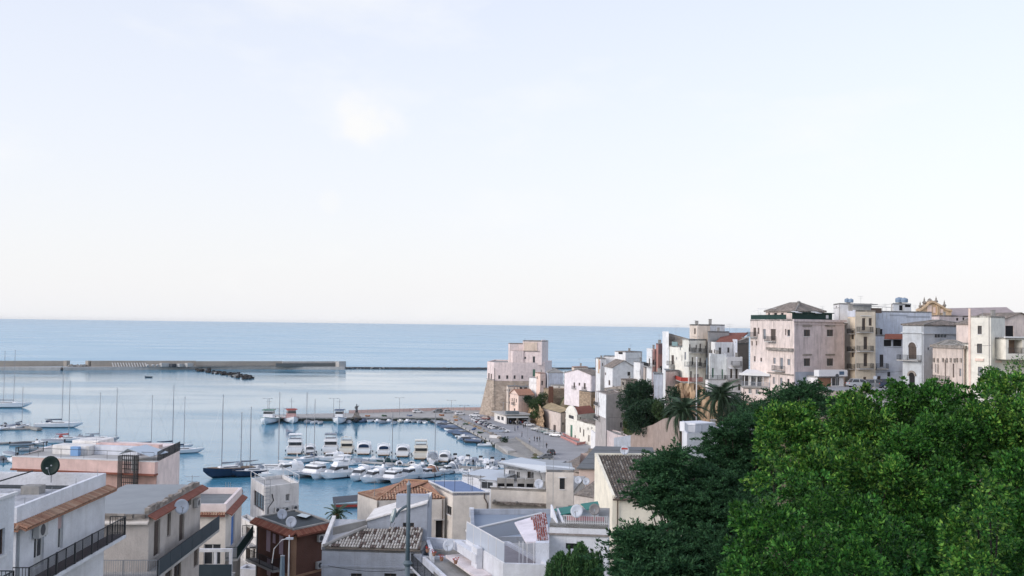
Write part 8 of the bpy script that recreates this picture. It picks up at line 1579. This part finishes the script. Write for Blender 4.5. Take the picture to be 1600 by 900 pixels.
# feathery hedge cypress at the bottom
base = B(897, 38, 20); root = thing('hedge_cypress', 'bright feathery cypress shrub at the bottom edge before the white block', 'shrub', tuple(base), world=True); Cs, Ns = [], []
g = random.Random(21); stems = []
for k in range(150):
    x = g.uniform(854, 944); top = 856 + abs(x - 908) ** 1.25 * .2 + g.uniform(-9, 26); p = at(x, top, 38 + g.uniform(-.9, .9)); stems.append(p); L = g.uniform(.8, 1.5); n = 260; t = RNG.uniform(0, 1, (n, 1)); a = RNG.uniform(0, 6.28, n); rr_ = (.008 + .085 * t[:, 0] ** .9); q_ = np.array(p) - t * np.array([0, 0, L]); q_[:, 0] += np.cos(a) * rr_; q_[:, 1] += np.sin(a) * rr_; Cs.append(q_); Ns.append(np.stack([np.cos(a) * .5, np.sin(a) * .5, np.full(n, 1.2)], 1))
leaves('foliage', M_THUJA, np.concatenate(Cs), np.concatenate(Ns), .13, .28, [(.05, .12, .04), (.07, .155, .05), (.035, .085, .034), (.095, .19, .06)], root, base, .25)
mb = MB(); [mb.tube([Vector(base), s - Vector((0, 0, .6)), s - Vector((0, 0, .1))], [.04, .02, .005], 4) for s in stems[::4]]; o = mb.build('stems', M_BARK, root); o['kind'] = 'stuff'
# hill shrubs
PS = [(.020, .052, .028), (.028, .066, .032), (.013, .036, .02), (.038, .08, .038)]; PSb = [(.05, .09, .03), (.065, .11, .04), (.035, .07, .025)]
def shrub(label, poly, n, Y, r, seed, pal=PS, per=130, size=.5, m=M_SHRUB):
    cl = region(poly, n, lambda x, y: Y, r, seed, .4); zb = min(c.z for c, _ in cl) - r; c0 = sum((c for c, _ in cl), Vector()) / len(cl); base = (c0.x, c0.y, zb)
    tree('shrub', label, base, cl, per, size, .5, pal, m, .12, .8, .3, .6, 'shrubs on the hillside', nl=16, cat='shrub')
shrub('large dark green shrub mass below the white hill houses', [(976, 640), (975, 615), (990, 602), (1010, 604), (1024, 612), (1022, 635), (1000, 642)], 26, 258, 2.0, 31); shrub('lower dark shrub mass above the brown retaining wall', [(985, 668), (990, 640), (1020, 632), (1034, 640), (1034, 652), (1010, 664), (994, 672)], 26, 247, 2.0, 32)
shrub('round green bush right of the peach house', [(822, 632), (824, 620), (834, 616), (842, 624), (840, 638), (828, 640)], 12, 402, 1.7, 33, PS, 110, .6); shrub('pale dry bush on the slope below the pink tower house', [(838, 622), (848, 605), (850, 630), (846, 650), (832, 652), (828, 642)], 14, 385, 1.6, 34, PSb, 100, .6)
shrub('dark bush at the foot of the blank mauve block', [(1046, 628), (1050, 612), (1066, 608), (1074, 622), (1062, 640), (1048, 640)], 14, 226, 1.4, 35); shrub('yellow green climber beside the brown retaining wall', [(1026, 622), (1036, 614), (1036, 650), (1028, 655)], 9, 240, 1.1, 36, PSb); shrub('scrub under the pale blue house balcony', [(1094, 612), (1112, 618), (1130, 622), (1120, 634), (1094, 630)], 14, 215, 1.2, 37)
shrub('green thicket between the palms and the veranda pillar', [(1120, 650), (1146, 625), (1160, 622), (1166, 640), (1150, 668), (1120, 668)], 20, 170, 1.3, 38, PS, 160, .42); shrub('bush under the veranda house', [(1168, 640), (1190, 632), (1200, 640), (1190, 660), (1170, 655)], 12, 180, 1.2, 39, PS, 160, .42)
shrub('green bush on the roof wall right of the pale blue rounded house', [(879, 590), (886, 582), (890, 590), (886, 600)], 5, 392, 1.1, 40); shrub('leafy climber by the tall grey house archway', [(974, 655), (980, 645), (984, 665), (976, 672)], 6, 276, 1.0, 41, PSb); shrub('small potted greenery behind the slipway stall', [(781, 690), (786, 681), (792, 684), (790, 692)], 5, 330, .8, 42)
shrub('grey green scrub on the earth bank left of the large pink house street', [(1290, 650), (1310, 636), (1340, 640), (1330, 660), (1300, 665)], 10, 120, 1.0, 43, PS, 200, .3)
# slender young tree before the right edge house
cl = region([(1542, 600), (1550, 580), (1562, 590), (1565, 612), (1552, 622)], 8, lambda x, y: 60, .45, 45, .5); tree('young_tree', 'slender young tree with sparse leaves before the warm white house', (xat(1556, 60), 60, 30), cl, 900, .16, .5, PF, M_FICUS, .08, group=None)
cl = region([(1578, 600), (1580, 560), (1596, 556), (1610, 590), (1600, 605)], 8, lambda x, y: 56, .42, 46, .6); tree('young_tree', 'thin sparse tree reaching up at the right edge', (xat(1596, 56), 56, 30), cl, 500, .16, .5, PFy, M_FICUS, .07)
# palms
def frond_mesh(L, droop, seed):
    g = random.Random(seed); mb = MB(); pts = []; n = 10
    for k in range(n + 1): t = k / n; pts.append(Vector((L * t * (1 - .12 * droop * t), 0, L * (.55 * t - (.55 + droop * .55) * t * t))))
    mb.tube(pts, [.05 * (1 - .85 * k / n) for k in range(n + 1)], 4)
    for k in range(1, 44):
        t = k / 44; i = min(n - 1, int(t * n)); p = pts[i].lerp(pts[i + 1], t * n - i); ln = L * .24 * math.sin(math.pi * min(1, t * .9 + .12)) ** .7 + .08
        for s in (-1, 1):
            d = Vector((.75, s * .8, .25 - .5 * t)).normalized(); b = p + d * ln + Vector((0, 0, -.15 * ln)); w = Vector((.035, 0, .01)) * L * .3
            mb.face([p - w, p + w, b])
    me_o = mb.build('frond', M_PALM); me = me_o.data; a = me.attributes.new('tint', 'FLOAT_COLOR', 'FACE'); cc = np.ones((len(me.polygons), 4), np.float32); cc[:, :3] = (np.array([.055, .095, .055]) * RNG.uniform(.6, 1.5, (len(me.polygons), 1))); a.data.foreach_set('color', cc.reshape(-1)); bpy.data.objects.remove(me_o); return me
FR = [frond_mesh(1.0, d, i) for i, d in enumerate((.1, .5, 1.0, 1.5))]
def palm(label, px, py, Y, size, zb, n=46, grp='palms on the slope', seed=1):
    g = random.Random(seed); c = at(px, py, Y); root = thing('palm_tree', label, 'palm', (c.x, c.y, zb), grp); h = c.z - zb
    mb = MB(); mb.smooth = True; ks = 12; mb.tube([(math.sin(k * .4) * .05, 0, h * k / ks) for k in range(ks + 1)], [.36 if k % 2 else .31 for k in range(ks + 1)], 9); mb.build('trunk', M_BARK, root)
    mb = MB(); rock(mb, (0, 0, h), .55, 1.0); mb.build('heart', mat('palm_heart', (.12, .08, .04), .9, .1, .3, 4), root)
    for k in range(n):
        el = 1.25 - 1.75 * (k / n); az = k * 2.39996; idx = min(3, int((k / n) * 4)); o = bpy.data.objects.new('frond', FR[idx]); COL.objects.link(o); o.parent = root; o.location = (0, 0, h + .2); s = size * g.uniform(.85, 1.1); o.scale = (s, s, s); o.rotation_euler = (0, -el + .45, az + g.uniform(-.15, .15))
palm('larger palm with full dark crown before the pale blue house', 1126, 623, 150, 3.7, 13, seed=2); palm('lower greener palm with drooping fronds before the cliff', 1068, 646, 145, 3.6, 12, seed=3)
palm('small palm tuft behind the brown house roof', 527, 806, 150, 2.2, 3, 24, None, 4)

# ------------------------------------------------------------------ cliff, street wall, terraces on the slope
def rockface(name, label, pts, m, thick=4, seed=1, amp=.5, cat='cliff', z0=4):
    """pts: (px, py_top, Y)"""
    g = np.random.default_rng(seed); P = [(corner(x, Y), zat(x, y, Y)) for x, y, Y in pts]; nu = 10; rows = 14; rings = []; V = []; 
    for (a, za), (b, zb) in zip(P, P[1:]):
        for k in range(nu): t = k / nu; V.append((a.lerp(b, t), za + (zb - za) * t + g.uniform(-.3, .3)))
    V.append(P[-1]); mb = MB()
    grid = [[Vector((p.x + g.normal(0, amp * .5), p.y - (1 - r / rows) * 2.0 + g.normal(0, amp), z0 + (z - z0) * r / rows)) for p, z in V] for r in range(rows + 1)]
    grid.append([Vector((p.x, p.y + thick, z - .4)) for p, z in V]); mb.loft(grid, closed=False, cap=False); o = mb.build(name, m)
    tag(o, label, cat)
M_CLIFF = masonry('cliff_rock', (.40, .29, .19), (.26, .17, .11), 1.6, 2.4, .4, 1.0)
rockface('cliff', 'tan and rust rock cliff under the tall balcony house', [(1058, 602, 228), (1066, 598, 222), (1094, 602, 220), (1100, 610, 219)], M_CLIFF, seed=2, z0=8); rockface('cliff', 'rough ochre cliff behind the palms', [(1094, 612, 214), (1110, 622, 206), (1135, 628, 202), (1160, 632, 198), (1182, 632, 194)], M_CLIFF, seed=3, z0=8)
rockface('cliff', 'pale rock bank right of the cafe', [(826, 640, 402), (838, 628, 392), (850, 640, 372)], M_CLIFF, seed=4, z0=1, amp=.4)
def rubble_wall(name, label, pts, m, w, z0):
    mb = MB(); zz = [zat(*p) for p in pts]
    for p, r, a0, a1 in zip(pts, pts[1:], zz, zz[1:]):
        a, b = corner(p[0], p[2]), corner(r[0], r[2]); d = (b - a).normalized(); n2 = Vector((-d.y, d.x)) * w; wedge(mb, [tuple(a), tuple(b), tuple(b + n2), tuple(a + n2)], z0, [a0, a1, a1, a0])
    tag(mb.build(name, m), label, 'wall')
rubble_wall('street_wall', 'long stone retaining wall carrying the upper street', [(1204, 618, 186), (1245, 609, 180), (1330, 611, 172), (1420, 612, 170), (1520, 615, 160)], M_STONEG, .6, 14)
mb = MB(); sp_ = [corner(1240, 181), corner(1330, 172.6), corner(1520, 160.6), corner(1520, 175), corner(1300, 192), corner(1240, 190)]; zz_ = zat(1350, 613.2, 173); mb.prism([tuple(p) for p in sp_], zz_ - 3, zz_); tag(mb.build('upper_street', M_ASPH), kind='structure')
def street_sign(px, y0, y1, Y, label, m):
    root, top = pole_thing('street_sign', label, 'sign', px, y0, y1, Y, .05, M_STEEL, 'signs on the upper street'); mb = MB(); mb.tube([top + Vector((0, -.06, 0)), top + Vector((0, -.09, 0))], .32, 14); mb.build('plate', m, root)
street_sign(1308, 587, 612, 174, 'dark square backed sign before the garage', M_BOATK); street_sign(1367, 590, 612, 174, 'pale round sign beside the yellow house', M_DISH)
h = hb('hidden_terrace_house', 'white terrace house with grey railings half hidden by the dark conifer', [(1066, 118), (1074, 112), (1200, 118)], 680, 1, M_WHITE, 8, parapet=.2); mb = MB(); railing(mb, [h.P3(0, 0, h.z1 + .2, -.1), h.P3(0, h.frame(0)[2], h.z1 + .2, -.1), h.P3(1, h.frame(1)[2], h.z1 + .2, -.1)], .9, .13); mb.build('railing', P_GREYB, h.root); h.part('stair_room', M_WHITE, lambda mb: h.wbox(mb, 1, 2.2, 5.2, h.z1, h.z1 + 1.1, -4, -1.2)); mb = MB(); railing(mb, [h.P3(3, 0, h.z1 + .2, -.1), h.P3(2, 0, h.z1 + .2, -.1)], .9, .16); mb.build('railing', P_GREYB, h.root)

# ------------------------------------------------------------------ small clutter of the roofs
for k, (x, y0, y1, Y, w) in enumerate(((1086, 500, 508, 240, 'above the beige box room'), (1118, 511, 521, 234, 'left on the red tile roof'), (1150, 512, 522, 236, 'right on the red tile roof'), (1188, 488, 500, 204, 'at the pergola of the large pink house'), (1285, 478, 490, 198, 'at the green terrace screen'), (1345, 462, 474, 201, 'on the rooftop room'), (1383, 474, 486, 205, 'on the blue back house'), (1430, 476, 486, 206, 'right of the tank room'), (1535, 482, 494, 168, 'on the warm white house'), (985, 538, 550, 332, 'on the white top room'), (905, 560, 574, 368, 'on the tan ridge house'), (866, 570, 582, 378, 'on the rounded blue house'), (1030, 522, 537, 262, 'on the red house'), (585, 752, 775, 112, 'on the hip roof eave'), (735, 742, 769, 114, 'on the blue terrace'), (890, 716, 733, 121, 'on the beige end room'), (150, 684, 700, 106, 'on the pink upper room'), (300, 742, 758, 76, 'on the tan house parapet'), (820, 528, 537, 430, 'on the castle tower'))):
    antenna(x, y0, y1, Y, 'thin television antenna ' + w, bars=((0.0, .5), (.35, .35)))
def cable(label, pts, m=M_IRON, r=.02):
    P = [at(*p) for p in pts]; a, b = P[0], P[-1]; n = 10; mb = MB(); mb.tube([a.lerp(b, t / n) - Vector((0, 0, .35 * math.sin(math.pi * t / n))) for t in range(n + 1)], r, 4); tag(mb.build('cable', m), label, 'cable', 'cables along the facades')
cable('dark cable hanging across the blue grey wall under the mottled tile roof', [(512, 884, 79.6), (655, 888, 79.2)]); cable('overhead cable from the rooftop room to the tank room', [(1360, 474, 199), (1396, 474, 204)]); cable('cable hung across the lower fronts of the blue and yellow houses', [(1338, 578, 188.4), (1410, 580, 187)])
# retaining walls and sheds between the hill houses
rubble_wall('terrace_wall', 'low grey stone terrace wall under the white gable house', [(944, 606, 310), (970, 603, 306), (1005, 606, 290)], M_STONEG, .8, 8); rubble_wall('terrace_wall', 'tan rubble wall behind the chapel roofs', [(905, 618, 366), (930, 622, 356), (945, 630, 350)], M_STONE, .8, 4)
hb('ruined_shed', 'ruined grey shed among the walls under the white gable house', [(970, 300), (978, 294), (996, 296)], 593, 1, M_STONEG, 6, '0 972 597 975 602 o', roof=M_OLDTILE, cat='shed')
hb('small_beige_house', 'small beige house with flat roof between lavender and tall grey houses', [(944, 312), (950, 304), (975, 306)], 609, 1, P_BEIGE, 10, '1 955 613 958 617 o', roof=M_CONC)
hb('peach_back_house', 'peach house tucked behind the ivory gable and grey roof', [(890, 168), (906, 165)], 742, 0, P_PEACH, 8, depth=5, roof=M_OLDTILE)

# ------------------------------------------------------------------ quay details
M_LINE = mat('road_paint', (.62, .62, .6), .8, .2, .25, 1.5); mb = MB()
for i in range(12):
    a = onz(738 + i * 4.0, 661 + i * 1.75, QZ); d = Vector((4.6, .9, 0)); w = Vector((-.02, .12, 0)); mb.face([a + Vector((0, 0, .0085)), a + d + Vector((0, 0, .0085)), a + d + w + Vector((0, 0, .0085)), a + w + Vector((0, 0, .0085))])
for i in range(9):
    a, b = onz(800 + i * 9, 672 + i * 5.2, QZ), onz(804 + i * 9, 674.4 + i * 5.2, QZ); w = Vector((.14, 0, 0)); e = Vector((0, 0, .0085)); mb.face([a + e, a + w + e, b + w + e, b + e])
tag(mb.build('road_markings', M_LINE), kind='structure')
for i in range(11):
    t = i / 10; p = onz(703 + 62 * t, 658.2 + 32 * t, QZ + .45); mb = MB(); mb.lathe((0, 0, 0), [(.2, 0), (.16, .1), (.14, .4), (.24, .5), (.22, .62), (.05, .66)], 8); o = mb.build('bollard', M_BOATK, loc=(p.x, p.y, QZ + .45)); tag(o, 'dark iron mooring bollard on the quay kerb, %s from the jetty' % ORD[i], 'bollard', 'bollards along the quay kerb')
for i, (x, y, w, m) in enumerate(((712, 657.5, 1.6, 'orange'), (728, 664, 1.9, 'green'), (741, 672, 1.5, 'blue'), (752, 677, 2.0, 'green'), (690, 650, 1.8, 'orange'), (640, 650.5, 2.0, 'blue'), (600, 650.8, 1.7, 'green'), (575, 651, 1.6, 'orange'))):
    p = onz(x, y, QZ); c = {'orange': (.36, .17, .09), 'green': (.07, .12, .08), 'blue': (.08, .13, .24)}[m]; mb = MB(); [rock(mb, (random.uniform(-w, w) * .5, random.uniform(-w, w) * .4, .2 + random.uniform(0, .3)), random.uniform(.35, .6), .6) for _ in range(7)]; o = mb.build('net_heap', mat('net_' + m, c, .95, .1, .35, 3), loc=(p.x, p.y, QZ)); tag(o, 'heap of %s fishing nets on the quay, %s of the heaps' % (m, ORD[i]), 'fishing nets', 'net heaps on the quay')

# ------------------------------------------------------------------ sea haze
hm = bpy.data.materials.new('sea_haze'); hm.use_nodes = True; hn = hm.node_tree.nodes; hn.remove(hn['Principled BSDF']); hv = hn.new('ShaderNodeVolumePrincipled'); hv.inputs['Color'].default_value = (.93, .96, 1.0, 1); hv.inputs['Density'].default_value = 0.00002; hv.inputs['Anisotropy'].default_value = 0.2
hm.node_tree.links.new(hv.outputs[0], hn['Material Output'].inputs['Volume'])
mb = MB(); mb.box(-12000, -200, -6.5, 12000, 16000, 62); tag(mb.build('haze', hm), kind='stuff')

for _o in bpy.data.objects:
    if '_o' in _o: del _o['_o']
